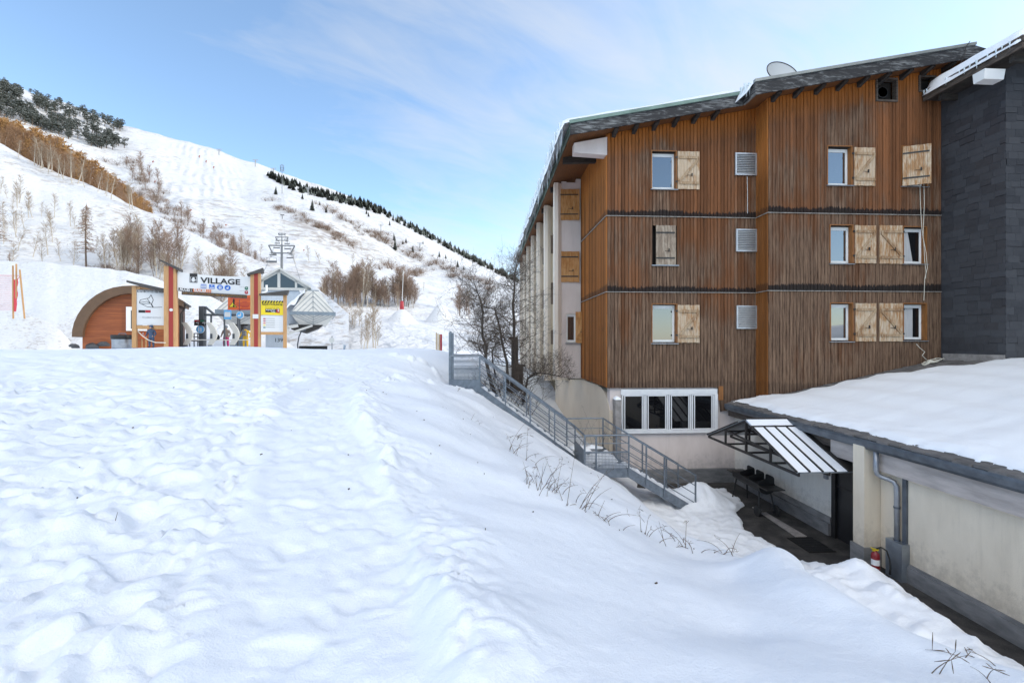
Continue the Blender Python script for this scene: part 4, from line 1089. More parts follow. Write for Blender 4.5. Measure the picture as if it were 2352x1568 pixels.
# ------------------------------------------------------------------ slate clad wing
slate_b = root('slate_building', (20,14,-.5), 'dark slate clad building wing with snow on its eave at the far right', 'building')
X0, Y0 = 16.10, 13.19
core_ = MB(); core_.box(X0+.02, 34, Y0+.02, 15.1, -2.0, 8.9); core_.box(X0+.02, 34, 15.103, 40, -2.0, 8.2); core_.build('wall', M['slate'], slate_b)
rg = random.Random(4)
def slates(side):
    mb = MB(); tw, th = .40, .23
    nrow = 42
    for r in range(nrow):
        z = -.55+r*th
        off = (r*.37%1)*tw
        u = -off-rg.uniform(0,.05)
        lim = 2.05 if side else 9.0
        while u < lim:
            w_ = tw*rg.choice((.8,1,1,1.2)); a, b = max(u,0), min(u+w_-.006, lim); u += w_
            if b-a < .03: continue
            dz = rg.choice((0,0,0,0,.05))+rg.uniform(-.005,.005); t0, t1 = .012+rg.uniform(0,.004), .006
            bl = rg.choice((0,0,.05))
            if side: mb.hexa([(X0-t0,Y0+a,z+dz),(X0-t0,Y0+b,z+dz),(X0,Y0+b,z+dz),(X0,Y0+a,z+dz),(X0-t1,Y0+a,z+th*1.15),(X0-t1,Y0+b,z+th*1.15),(X0,Y0+b,z+th*1.15),(X0,Y0+a,z+th*1.15)])
            else: mb.hexa([(X0+a,Y0-t0,z+dz),(X0+b,Y0-t0,z+dz),(X0+b,Y0,z+dz),(X0+a,Y0,z+dz),(X0+a,Y0-t1,z+th*1.15),(X0+b,Y0-t1,z+th*1.15),(X0+b,Y0,z+th*1.15),(X0+a,Y0,z+th*1.15)])
    return mb
slates(True).build('slate_cladding', M['slate'], slate_b); slates(False).build('slate_cladding', M['slate'], slate_b)
mb = MB(); mb.hexa([(X0-.06,Y0-.02,-.78),(X0-.035,Y0-.02,-.78),(X0-.035,15.08,-.78),(X0-.06,15.08,-.78),(X0-.06,Y0-.02,-.42),(X0-.035,Y0-.02,-.42),(X0-.035,15.08,-.42),(X0-.06,15.08,-.42)])
mb.build('base_flashing', M['concrete'], slate_b)
MB().box(X0+.05, 30, Y0-.06, Y0-.035, -.9, -.50).build('base_flashing', M['flashing'], slate_b)
XO2, YV, ze = 15.40, 12.20, 8.42
def sroof(x): return ze+.33+.30*(x-XO2)
mb = MB(); mb.hexa([(XO2,YV,sroof(XO2)-.25),(34,YV,sroof(26)-.25),(34,15.12,sroof(26)-.25),(XO2,15.12,sroof(XO2)-.25),(XO2,YV,sroof(XO2)-.02),(34,YV,sroof(26)-.02),(34,15.12,sroof(26)-.02),(XO2,15.12,sroof(XO2)-.02)])
sro = mb.build('roof', M['brown_wood'], slate_b)
mb = MB(); mb.box(XO2-.05, XO2-.004, YV-.05, 15.12, ze, ze+.17); mb.box(XO2-.08, XO2-.006, YV-.08, 15.12, ze+.171, ze+.34); mb.build('eave_board', M['brown_wood'], sro)
mb = MB(); mb.hexa([(XO2-.01,YV-.06,sroof(XO2)-.36),(26,YV-.06,sroof(26)-.36),(26,YV-.004,sroof(26)-.36),(XO2-.01,YV-.004,sroof(XO2)-.36),(XO2-.01,YV-.06,sroof(XO2)),(26,YV-.06,sroof(26)),(26,YV-.004,sroof(26)),(XO2-.01,YV-.004,sroof(XO2))]); mb.build('verge_board', M['brown_wood'], sro)
mb = MB(); mb.box(XO2+.1, X0, YV+.3, YV+.42, ze-.18, ze+.06); mb.build('rafter', M['beam_dark'], sro); MB().box(XO2+.1,X0,14.6,14.72,ze-.18,ze+.06).build('rafter', M['beam_dark'], sro)
MB().box(XO2+.02, X0+.05, YV, 15.1, ze+.03, ze+.06).build('soffit', M['beam_dark'], sro)
snow_slab('snow', XO2-.14, 24, YV-.04, 15.1, lambda x: sroof(x)-.02, .36, sro, 50, 40, 17, lip=.12, edge=.25, jag=.05)
ice = MB()
for k in range(14):
    y = YV+.1+2.8*rg.random(); L = rg.uniform(.08,.26); ice.tube([(XO2-.1,y,sroof(XO2)+.02),(XO2-.1,y,sroof(XO2)-L)], [.025,.002], 5, cap=False)
ice.build('icicle_fringe', M['ice'], sro)['kind'] = 'stuff'
p, q = pY(2252,164,12.95), pY(2297,187,12.95)
mb = MB(); mb.hexa([(p.x,12.85,q.z),(q.x,12.85,q.z),(q.x,13.15,q.z),(p.x,13.15,q.z),(p.x-.03,12.8,p.z),(q.x,12.8,p.z),(q.x,13.15,p.z),(p.x-.03,13.15,p.z)])
mb.build('vent_box', M['pvc'], slate_b)

# added block out of view right of the wing, put there to shade the foreground
mb = MB(); mb.prism([(22,4.4,-5),(22,17,-5),(28,21.6,-5),(36,21.6,-5),(36,4.4,-5)], (0,0,31)); blk = mb.build('shade_block', M['slate'], slate_b)
mb = MB(); mb.prism([(21.7,4.1,26.001),(21.7,17.1,26.001),(27.9,21.9,26.001),(36.3,21.9,26.001),(36.3,4.1,26.001)], (0,0,.45)); mb.build('shade_parapet', M['fascia'], blk)
for r in range(7):  # windows on the added unseen block
    for k in range(3):
        y = 5.6+k*4.0; z = 2.2+r*3.0
        f = MB(); f.box(21.93, 21.998, y, y+1.5, z, z+1.5); w_ = f.build('window', M['pvc'], slate_b)
        MB().box(21.90, 21.925, y+.1, y+1.4, z+.1, z+1.4).build('pane', M['glass_dark'], w_)
# ------------------------------------------------------------------ steel stairs
stair = root('steel_staircase', (2.9,14.7,-5.0), 'grey galvanised steel staircase with railings running down the snowy bank', 'staircase')
YS1, YS1b, YS2, YS2b = 14.75, 15.95, 13.3, 14.5
ZT0, ZM, ZG = -1.47, -3.77, -5.0
XT0, XT1, XM0, XM1, XG = -1.14, -.19, 2.92, 4.24, 6.29
G = M['galv']
def post(x, y, z0, z1, w=.045): MB().box(x-w/2, x+w/2, y-w/2, y+w/2, z0, z1).build('post', G, stair)
def rail(pts, r, name='rail'): MB().tube(pts, r, 8).build(name, G, stair, smooth=False)
def stringer(x0, z0, x1, z1, y):
    mb = MB(); mb.hexa([(x0,y-.02,z0-.30),(x1,y-.02,z1-.30),(x1,y+.02,z1-.30),(x0,y+.02,z0-.30),(x0,y-.02,z0-.0),(x1,y-.02,z1-.0),(x1,y+.02,z1-.0),(x0,y+.02,z0-.0)])
    mb.build('stringer', G, stair)
for y in (YS1, YS1b): stringer(XT1, ZT0+.03, XM0, ZM+.03, y)
for y in (YS2, YS2b): stringer(XM1, ZM+.03, XG, ZG+.02, y)
rg = random.Random(9)
def flight(x0, z0, x1, z1, ya, yb, n):
    for i in range(n):
        x = x0+(x1-x0)*(i+.5)/n; z = z0+(z1-z0)*(i+1)/(n+0)*1.0+.02
        t = MB(); t.box(x-.14, x+.14, ya+.022, yb-.022, z-.035, z); tb = t.build('tread', G, stair)
        X, Y = np.meshgrid(np.linspace(x-.15, x+.15, 8), np.linspace(ya+.03, yb-.03, 26))
        e = np.minimum(np.minimum(X-x+.15, x+.15-X), np.minimum(Y-ya-.03, yb-.03-Y))
        H = .075*np.sqrt(np.clip(e/.07,0,1))*np.clip(.75+.7*fbm(X*5, Y*3+i, 6, 3),0,1.5)
        o = grid_mesh('tread_snow', X-stair.location.x, Y-stair.location.y, z+.001+H-stair.location.z, None, [M['snow']]); o.parent = tb
flight(XT1, ZT0, XM0, ZM, YS1, YS1b, 13); flight(XM1, ZM, XG, ZG, YS2, YS2b, 7)
def slope_rails(x0, z0, x1, z1, y, posts, inner=3, cap=.028):
    f = lambda x: z0+(z1-z0)*(x-x0)/(x1-x0)
    rail([(x0,y,f(x0)+1.0),(x1,y,f(x1)+1.0)], cap, 'handrail')
    for k in range(inner): 
        h = .16+.26*k; rail([(x0,y,f(x0)+h),(x1,y,f(x1)+h)], .013)
    for x in posts: post(x, y, f(x)-.2, f(x)+1.0, .04)
slope_rails(XT1, ZT0, XM0, ZM, YS1-.04, [XT1, .65, 1.45, 2.25, XM0], 4)
slope_rails(XT1, ZT0, XM0, ZM, YS1b+.04, [XT1, .65, 1.45, 2.25], 4)
slope_rails(XM1, ZM, XG, ZG, YS2-.04, [XM1, 4.77, 5.32, XG-.02], 3)
slope_rails(XM1, ZM, XG, ZG, YS2b+.04, [XM1, 5.1, 5.9, XG], 3)
# landings
def landing(x0, x1, y0, y1, z):
    mb = MB(); mb.box(x0, x1, y0, y0+.04, z-.26, z); mb.box(x0, x1, y1-.04, y1, z-.26, z); mb.box(x0, x0+.04, y0+.041, y1-.041, z-.26, z); mb.box(x1-.04, x1, y0+.041, y1-.041, z-.26, z-.001)
    mb.box(x0+.041, x1-.041, y0+.041, y1-.041, z-.05, z-.012); l = mb.build('landing', G, stair)
    X, Y = np.meshgrid(np.linspace(x0+.03, x1-.03, 40), np.linspace(y0+.03, y1-.03, 60))
    e = np.minimum(np.minimum(X-x0-.03, x1-.03-X), np.minimum(Y-y0-.03, y1-.03-Y))
    H = -.03+.12*np.sqrt(np.clip(e/.1,0,1))*np.clip(.5+.9*fbm(X*2.1,Y*2.1,16,4),0,1.3)
    o = grid_mesh('landing_snow', X-stair.location.x, Y-stair.location.y, z-.01+H-stair.location.z, None, [M['snow']]); o.parent = l
landing(XT0, XT1, YS1-.02, YS1b+.02, ZT0); landing(XM0, XM1, YS2-.02, 16.2, ZM)
def flat_rails(a, b, y0, y1, z, hs=(.34,.64), posts=True):
    rail([(a,y0,z+1.0),(b,y1,z+1.0)], .028, 'handrail')
    for h in hs: rail([(a,y0,z+h),(b,y1,z+h)], .013)
flat_rails(XT0, XT1, YS1-.04, YS1-.04, ZT0, (.6,.8)); flat_rails(XT0, XT1, YS1b+.04, YS1b+.04, ZT0, (.6,.8))
flat_rails(XM0, XM1, YS2-.04, YS2-.04, ZM, (.5,.76)); flat_rails(XM0, XM0, YS2-.04, YS1-.06, ZM, (.5,.76)); flat_rails(XM0, XM1, 16.22, 16.22, ZM); flat_rails(XM1, XM1, YS2b+.1, 16.2, ZM, (.5,.76))
for x, y in ((XM0,YS2-.04),(3.26,YS2-.04),(XM0,16.22),(XM1,16.22)): post(x, y, ZM-.25, ZM+1.0)
for y in (YS1-.04, YS1b+.04): post(XT0, y, ZT0-.3, .30, .07)
post(XT0+.0, YS1+.3, ZT0-.3, .33, .06)
def perforated(a, b, y0, y1, z0, z1, nm='perforated_panel'):
    mb = MB(); A = Vector((a,y0,0)); B = Vector((b,y1,0)); L = (B-A).length; d = (B-A)/L; n = max(2,int(L/.042))
    for i in range(n+1):
        p = A+d*(L*i/n); mb.bar((p.x,p.y,z0),(p.x,p.y,z1), .017, .006, up=tuple(d))
    m_ = int((z1-z0)/.042)
    for j in range(m_+1):
        z = z0+(z1-z0)*j/m_; mb.bar((A.x,A.y,z),(B.x,B.y,z), .006, .015)
    return mb.build(nm, G, stair)
perforated(XT0+.04, XT1-.02, YS1-.03, YS1-.03, ZT0+.05, ZT0+.55); perforated(XT0+.04, XT1-.02, YS1b+.03, YS1b+.03, ZT0+.05, ZT0+.55)
MB().box(XT0+.03, XT1, YS1-.045, YS1-.022, ZT0-.26, ZT0+.22).build('kick_plate', G, stair)
perforated(XM0+.03, XM1-.02, YS2-.03, YS2-.03, ZM+.03, ZM+.52); 
MB().box(XM0-.012, XM0+.012, YS2-.03, YS1-.08, ZM-.24, ZM+.55).build('kick_plate', G, stair)

# ------------------------------------------------------------------ barbecue, extinguisher, grate
bq = root('barbecue', (8.15,13.3,-5.05), 'long black trough barbecue on legs with two wheels by the white wall', 'barbecue')
K = M['black']
def trough(y0, y1, z, x0=7.9, x1=8.4):
    mb = MB(); n = 8
    prof = [(x0+(x1-x0)*.5+(x1-x0)*.5*math.cos(math.pi+math.pi*i/n), z-.28*math.sin(math.pi*i/n)**.7) for i in range(n+1)]
    inner = [(x*.93+(x0+x1)*.5*.07, zz+.02) for x, zz in prof[::-1]]
    mb.prism([(x,y0,zz) for x,zz in prof+inner], (0,y1-y0,0))
    mb.prism([(x,y0-.012,zz) for x,zz in prof], (0,.011,0)); mb.prism([(x,y1+.001,zz) for x,zz in prof], (0,.011,0)); return mb
bw = trough(12.75, 14.15, -4.15).build('trough', K, bq)
for y0 in (12.78, 13.26, 13.74):
    m_ = MB(); m_.prism([(8.38,y0,-4.15),(8.38,y0+.40,-4.15),(8.38,y0+.40,-3.99),(8.38,y0+.34,-3.95),(8.38,y0+.06,-3.95),(8.38,y0,-3.99)], (.02,0,0))
    m_.prism([(7.92,y0,-4.15),(8.379,y0,-4.15),(8.379,y0,-3.97),(8.2,y0,-3.97),(7.92,y0,-4.06)], (0,.012,0)); m_.build('wind_shield', K, bq)
    g = MB()
    for i in range(9): g.box(7.93, 8.37, y0+.02+i*.045, y0+.03+i*.045, -4.16, -4.15)
    g.build('grill_rack', M['dark_metal'], bq)
MB().box(7.88, 8.42, 12.32, 12.74, -4.20, -4.17).build('side_shelf', M['dark_metal'], bq); MB().box(7.88, 8.42, 14.17, 14.45, -4.20, -4.17).build('side_shelf', M['dark_metal'], bq)
for y, dy in ((12.85,-.12),(14.05,.1)):
    for x, dx in ((7.98,-.08),(8.32,.08)):
        MB().tube([(x,y,-4.36),(x+dx,y+dy,-5.02)], .022, 8).build('leg', K, bq)
MB().box(7.9, 8.4, 12.70, 12.80, -4.93, -4.90).build('axle', K, bq)
for x in (7.86, 8.42):
    wl = MB(); wl.lathe([(.04,-.03),(.15,-.03),(.16,0),(.15,.03),(.04,.03)], (x,12.73,-4.90), 20, axis='x'); wl.build('wheel', M['rubber'], bq, smooth=False)
ex = root('fire_extinguisher', (8.36,9.30,-5.03), 'red fire extinguisher with black hose standing by the metal pipe cover', 'fire extinguisher')
mb = MB(); mb.lathe([(.07,0),(.08,.02),(.08,.44),(.07,.49),(.03,.53),(.025,.55)], (8.36,9.30,-5.03), 20); mb.build('cylinder', M['rust_red'], ex, smooth=True)
mb = MB(); mb.box(8.30,8.42,9.28,9.32,-4.49,-4.45); mb.bar((8.36,9.30,-4.45),(8.24,9.27,-4.41),.03,.02); mb.build('handle', M['yellow'], ex)
MB().tube([(8.38,9.30,-4.46),(8.46,9.27,-4.40),(8.54,9.22,-4.46),(8.57,9.18,-4.62),(8.57,9.16,-4.80),(8.55,9.15,-4.93)], [.016]*4+[.018,.024], 8).build('hose', M['rubber'], ex, smooth=True)
mb = MB(); 
for i in range(7):
    a0, a1 = R(160+i*20), R(180+i*20); r = .0815
    mb.quad((8.36+r*math.cos(a0),9.30+r*math.sin(a0),-4.78),(8.36+r*math.cos(a1),9.30+r*math.sin(a1),-4.78),(8.36+r*math.cos(a1),9.30+r*math.sin(a1),-4.66),(8.36+r*math.cos(a0),9.30+r*math.sin(a0),-4.66))
mb.build('label_sticker', M['white'], ex)
gr = root('drain_grate', (8.1,10.9,-5.05), 'black drain grate set in the asphalt by the door', 'drain grate')
mb = MB()
for i in range(12): mb.box(7.75+i*.055, 7.77+i*.055, 10.45, 11.25, -5.046, -5.02)
for i in range(7): mb.box(7.74, 8.40, 10.45+i*.13, 10.47+i*.13, -5.045, -5.022)
mb.build('bars', M['black'], gr); MB().box(7.73,8.41,10.44,11.27,-5.049,-5.044).build('pit', M['dark_gap'], gr)
mb = MB(); mb.hexa([(8.0,11.3,-5.047),(8.3,11.3,-5.047),(8.25,13.4,-5.047),(8.1,13.4,-5.047),(8.0,11.3,-5.03),(8.3,11.3,-5.03),(8.25,13.4,-5.03),(8.1,13.4,-5.03)])
tag(mb.build('drain_channel', M['concrete']), 'pale concrete strip leading to the drain grate', 'drain channel')

# ------------------------------------------------------------------ bare trees and dry weeds by the stairs
M['bark_dark'] = noisy('dark_bark', (.045,.036,.030), (.095,.077,.064), 14, .9, bump=.01, stretch=(1,1,.3))
M['twig_dark'] = noisy('dark_twigs', (.060,.045,.035), (.115,.085,.065), 4, .9)
def branch(mb, p, d, L, r, depth, rg, sides=4, droop=0.0, spread=.75, kids_=(3,5), gravity=.05):
    n = 3 if depth > 0 else 2; pts = [p]; q = p.copy(); dd = d.copy()
    for i in range(n):
        dd = (dd+Vector((rg.gauss(0,.16),rg.gauss(0,.16),rg.gauss(0,.12)+gravity))).normalized(); q = q+dd*(L/n); pts.append(q.copy())
    mb.tube(pts, [r*(1-.65*i/n) for i in range(n+1)], sides if depth > 1 else 3, cap=False)
    if depth <= 0: return
    for k in range(rg.randint(*kids_)):
        t = rg.uniform(.25,1.0); i = min(n-1,int(t*n)); b = pts[i].lerp(pts[i+1], t*n-i)
        a = rg.uniform(0,6.283); o = dd.orthogonal().normalized(); o.rotate(Quaternion(dd, a))
        nd = (dd*(1-spread*.6)+o*spread*rg.uniform(.6,1.2)+Vector((0,0,.12))).normalized()
        branch(mb, b, nd, L*rg.uniform(.45,.75), r*.45*(1-.4*t)+.0019, depth-1, rg, sides, droop, spread, kids_, gravity)
def stair_tree(trunk, r0, label, seed, nb=16, L=1.0):
    nb = int(nb*1.8)
    rg = random.Random(seed); base = trunk[0]
    r0 *= .78
    rt = root('bare_tree', base, label, 'bare tree', 'bare trees behind the stairs')
    mb = MB(); k = len(trunk); mb.tube(trunk, [r0*(1-.72*i/(k-1)) for i in range(k)], 9); mb.build('trunk', M['bark_dark'], rt, smooth=True)
    cr = MB()
    for i in range(nb):
        t = .22+.78*(i+rg.random())/nb; f = t*(k-1); j = min(k-2,int(f)); p = trunk[j].lerp(trunk[j+1], f-j)
        a = rg.uniform(0,6.283); d = Vector((math.cos(a), math.sin(a), rg.uniform(.0,.7))).normalized()
        branch(cr, p, d, L*1.2*rg.uniform(.6,1.15)*(1.05-.35*t), r0*.30*(1-.5*t), 3, rg, 4, spread=.85)
    branch(cr, trunk[-1], (trunk[-1]-trunk[-2]).normalized(), L*.5, r0*.28, 3, rg)
    o = cr.build('crown', M['twig_dark'], rt)
    # a few shrivelled leaves still hanging
    lv = MB(); vs = cr.v
    for i in range(150):
        p = Vector(vs[rg.randrange(len(vs))]); a = rg.uniform(0,6.28); s = rg.uniform(.02,.045)
        lv.add([p, p+Vector((math.cos(a)*s*.5,math.sin(a)*s*.5,-s)), p+Vector((-math.sin(a)*s*.3,math.cos(a)*s*.3,-s*1.5))], [(0,1,2)])
    lv.build('dead_leaves', M['twig_dark'], rt)
def tr_pts(lst, Y): return [pY(*ZT(x,y), Y+dy) for x, y, dy in lst]
stair_tree(tr_pts([(660,1520,0),(560,1210,0),(500,930,0),(515,790,.1),(460,640,.1),(455,450,0),(470,320,0),(430,150,.1),(380,20,.1)], 16.7), .095, 'bare dark tree leaning left just behind the stair head', 101, 20, 1.25)
stair_tree(tr_pts([(800,1400,.2),(790,1000,.2),(730,760,.2),(700,560,.3),(660,400,.3),(630,280,.3),(500,255,.2)], 16.9), .075, 'thin bare tree with a kinked trunk between the two thicker bare trunks', 102, 16, 1.1)
stair_tree(tr_pts([(815,1500,.5),(870,1200,.5),(890,1050,.5),(880,800,.5),(885,500,.5),(868,220,.5),(890,0,.5),(885,-150,.5),(900,-230,.5)], 17.0), .11, 'tallest bare dark tree with the straight trunk beside the building fins', 103, 24, 1.3)
stair_tree(tr_pts([(1000,1560,.3),(1040,1330,.3),(1065,1210,.3),(1180,1130,.1),(1350,1150,-.2),(1500,1180,-.4)], 16.6), .07, 'low bare tree whose branch reaches right over the sandy wall', 104, 18, .9)
stair_tree(tr_pts([(640,1200,.3),(600,1000,.3),(590,850,.3),(640,740,.3),(700,720,.3)], 17.3), .05, 'slender forked bare sapling behind the two left bare trunks', 105, 12, .8)
for i, (zx, zy, Y, hh) in enumerate(((640,1480,16.6,.95),(760,1500,16.9,1.0),(930,1520,16.7,.9),(1080,1540,16.6,.85),(520,1330,16.8,.7),(1010,1420,17.2,1.2))):
    rg = random.Random(300+i); b0 = pY(*ZT(zx,zy), Y); b0.z = min(b0.z, GZ(b0.x,b0.y)+.1); mb = MB()
    for k in range(6):
        a = rg.uniform(0,6.28); branch(mb, b0+Vector((rg.gauss(0,.12),rg.gauss(0,.12),-.1)), Vector((math.cos(a)*.6,math.sin(a)*.6,1)).normalized(), hh*rg.uniform(.6,1.1), .016, 2, rg, 4)
    tag(mb.build('bare_shrub', M['twig_dark']), 'tangled bare undergrowth beneath the dark trees behind the staircase', 'shrub', 'undergrowth behind the staircase')
wp = root('wooden_post', pY(*ZT(890,1050),18.0), 'dark wooden post with a small flat cap behind the bare trees', 'post')
a, b = pY(*ZT(850,680),18.0), pY(*ZT(940,1060),18.0)
MB().box(a.x,b.x,18.0,18.25,b.z-1,a.z).build('post', M['brown_wood'], wp); a, b = pY(*ZT(815,650),17.95), pY(*ZT(935,690),17.95)
MB().box(a.x,b.x,17.95,18.3,b.z,a.z).build('cap', M['brown_wood'], wp)
tb = root('bench_table', pY(*ZT(970,1040),18.5), 'dark flat bench top seen between the bare tree and the building', 'bench')
a, b = pY(*ZT(915,1028),18.3), pY(*ZT(1040,1050),18.3)
MB().box(a.x,b.x,18.3,18.9,b.z,a.z).build('seat', M['brown_wood'], tb)
for x in (a.x+.15, b.x-.15): MB().box(x-.05,x+.05,18.4,18.8,b.z-1.0,b.z-.001).build('leg', M['brown_wood'], tb)

M['weed'] = noisy('dry_weed_stalk', (.16,.115,.075), (.075,.052,.036), 9, .9)
def weed(px, py, Y, n, h, label, seed, lean=.5, seedheads=True, Z=None):
    rg = random.Random(seed); p = pY(px, py, Y) if Z is not None else ray_ground(px, py); Y = p.y; z = p.z if Z is None else Z
    base = Vector((p.x, p.y, z)); mb = MB()
    n = max(2, int(n*.65)) if Z is None else n; h = h*.8 if Z is None else h
    for i in range(n):
        b = base+Vector((rg.gauss(0,.13),rg.gauss(0,.10),-.05)); b.z = (GZ(b.x,b.y) if Z is None else Z)-.03
        a = rg.uniform(0,6.28) if rg.random() < .6 else rg.gauss(.2,.5); l = h*rg.uniform(.45,1.15); pts = [b]; d = Vector((math.cos(a)*.35,math.sin(a)*.35,1)).normalized(); q = b.copy()
        bend = rg.uniform(0,lean)
        for s in range(6):
            d = (d+Vector((math.cos(a),math.sin(a),-.55))*bend*.55).normalized(); q = q+d*(l/6); q.z = max(q.z, base.z-.25)
            pts.append(q.copy())
        mb.tube(pts, [(.0026+.0006*min(6,max(0,Y-2)))*(1-.7*k/6) for k in range(7)], 4, cap=False)
        if seedheads and rg.random() < .6:
            for s in range(rg.randint(2,6)):
                e = pts[-1-rg.randint(0,2)]; dd = Vector((rg.gauss(0,1),rg.gauss(0,1),rg.gauss(.2,.8))).normalized()*rg.uniform(.03,.10)
                mb.tube([e,e+dd*.6,e+dd], [.0012,.003,.0012], 3, cap=False)
    tag(mb.build('dry_weed', M['weed']), label, 'dry weed', 'dry weeds on the snowy bank')
def weedz(x, y): return Z4(x, y)
weed(*Z4(560,820), 12.6, 8, .75, 'sparse bent dry weed highest on the bank below the stringer', 1, .9)
weed(*Z4(620,980), 11.3, 15, .75, 'arching dry weed clump with snapped stalks halfway up the bank', 2, .9)
weed(*Z4(830,1260), 9.5, 34, .52, 'thickest tuft of dry stalks in the middle of the bank', 3, .35)
weed(*Z4(930,1290), 9.4, 4, 1.2, 'tall thin dry stalk beside the thick tuft', 4, .15)
weed(*Z4(1100,1380), 8.6, 12, .8, 'flattened dry weed trailing right on the bank above the yard', 5, 1.0)
weed(*Z4(1290,1490), 7.9, 16, .55, 'curled dry weed lowest on the bank edge', 6, .7)
weed(1490,1232,8.3, 10, .5, 'small dry weed on the bank rim in front of the yard snow', 7, .6)
weed(1580,1262,7.2, 16, .55, 'fine twiggy dry weed against the yard snow below the staircase foot', 8, .8)
weed(1660,1272,7.0, 10, .5, 'short dry stalks at the bank rim in front of the asphalt', 9, .6)
weed(2318,1562,2.75, 9, .22, 'dry seed head bending at the bottom right corner', 10, .9)
weed(2215,1556,3.0, 2, .34, 'single arched dry stalk near the bottom right corner', 11, 1.2)
weed(*Z4(318,730), 12.6, 2, .35, 'lone short stalk poking from smooth snow left of the stringer', 12, .2)
weed(*Z4(140,470), 13.9, 3, .22, 'tiny curled stalk under the top landing', 13, .8)
weed(*Z4(1300,930), 16.35, 16, 1.7, 'tall upright dry weeds behind the mid landing by the sandy wall', 14, .08, Z=-4.0)
weed(*Z4(1130,930), 16.4, 8, 1.2, 'dry weeds behind the landing left rail', 15, .1, Z=-4.0)
weed(230,1240,3.4, 2, .2, 'single thin grass blade among the snow clods', 16, .9, False)

# crumbs of bark and needles lying on the trodden snow
rg = random.Random(41); mb = MB()
for i in range(70):
    x, y = rg.uniform(-6,3.0), rg.uniform(3.4,12)
    z = GZ(x, y); a = rg.uniform(0,6.28); l = rg.uniform(.005,.015); c_, s_ = math.cos(a)*l, math.sin(a)*l
    mb.hexa([(x-c_-s_*.3,y-s_+c_*.3,z-.002),(x+c_-s_*.3,y+s_+c_*.3,z-.002),(x+c_+s_*.3,y+s_-c_*.3,z-.002),(x-c_+s_*.3,y-s_-c_*.3,z-.002),(x-c_-s_*.3,y-s_+c_*.3,z+.010),(x+c_-s_*.3,y+s_+c_*.3,z+.012),(x+c_+s_*.3,y+s_-c_*.3,z+.012),(x-c_+s_*.3,y-s_-c_*.3,z+.010)])
tag(mb.build('bark_crumbs', M['twig_dark']), 'tiny dark crumbs of bark scattered over the foreground snow', 'debris', kind='stuff')
# ------------------------------------------------------------------ ski lift entrance: colours
M['post_wood'] = noisy('larch_post', (.50,.29,.13), (.42,.235,.10), 3, .7, stretch=(6,6,.6))
M['post_red'] = mat('post_red_band', (.28,.025,.018), .5)
M['cap_dark'] = noisy('dark_cap_sheet', (.04,.038,.037), (.065,.06,.058), 4, .6)
M['board_white'] = mat('white_board', (.62,.635,.65), .5)
M['ink'] = mat('black_ink', (.012,.012,.013), .6)
M['orange'] = mat('sign_orange', (.62,.115,.02), .5)
M['sign_orange_pale'] = mat('glacier_orange', (.58,.16,.05), .5)
M['blue'] = mat('sign_blue', (.015,.12,.48), .5)
M['blue_pale'] = mat('sign_blue_pale', (.10,.36,.68), .5)
M['sign_yellow'] = mat('sign_yellow', (.72,.56,.015), .5)
M['sign_grey'] = mat('sign_grey_text', (.30,.24,.05), .6)
M['sign_green'] = mat('sign_green', (.02,.13,.08), .5); M['sign_red'] = mat('sign_red', (.36,.02,.03), .5)
M['led'] = noisy('dark_led_strip', (.035,.022,.012), (.22,.11,.02), 3.0, .4, stretch=(4,1,9), lo=.45, hi=.62)
M['grey_pale'] = mat('pale_grey_ink', (.33,.34,.36), .6)
M['cabin_wood'] = noisy('cabin_boards', (.36,.105,.028), (.23,.062,.018), 2.2, .55, stretch=(.5,.5,7), bump=.01, bsc=2)
_t = NT(M['cabin_wood']); _s = _t.sep(_t.pos()); _k = _t.math('FRACT', _t.math('DIVIDE', _s[2], .16)); _c = M['cabin_wood'].node_tree.nodes['Principled BSDF'].inputs['Base Color'].links[0].from_socket
_r = _t.n('ShaderNodeTexWhiteNoise', noise_dimensions='1D'); _t.l(_t.math('FLOOR', _t.math('DIVIDE', _s[2], .16)), _r.inputs['W'])
_c2 = _t.mix(_t.math('MULTIPLY', _r.outputs['Value'], .5), _c, (.20,.05,.014)); _t.color(_t.mix(_t.ramp(_k, [(.0,.8),(.12,0)]), _c2, (.05,.015,.006)))
M['cabin_roof'] = noisy('brown_roof_band', (.125,.072,.04), (.10,.058,.032), 2, .6)
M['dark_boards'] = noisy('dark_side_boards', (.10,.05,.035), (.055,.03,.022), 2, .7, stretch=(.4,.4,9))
M['station_panel'] = noisy('station_panel', (.56,.565,.54), (.50,.505,.485), 1.2, .5)
M['station_belt'] = noisy('station_belt', (.20,.25,.29), (.16,.20,.24), 2, .5)
M['station_siding'] = noisy('station_siding', (.50,.56,.63), (.43,.49,.56), 2, .5, stretch=(9,1,.2))
M['gate_white'] = mat('gate_white', (.55,.54,.50), .45)
M['pipe_dark'] = noisy('dark_grey_pipe', (.07,.08,.095), (.05,.058,.07), 3, .5)

def board_frame(px, py_base, D):           # a board's base point
    return pD(px, py_base, D)
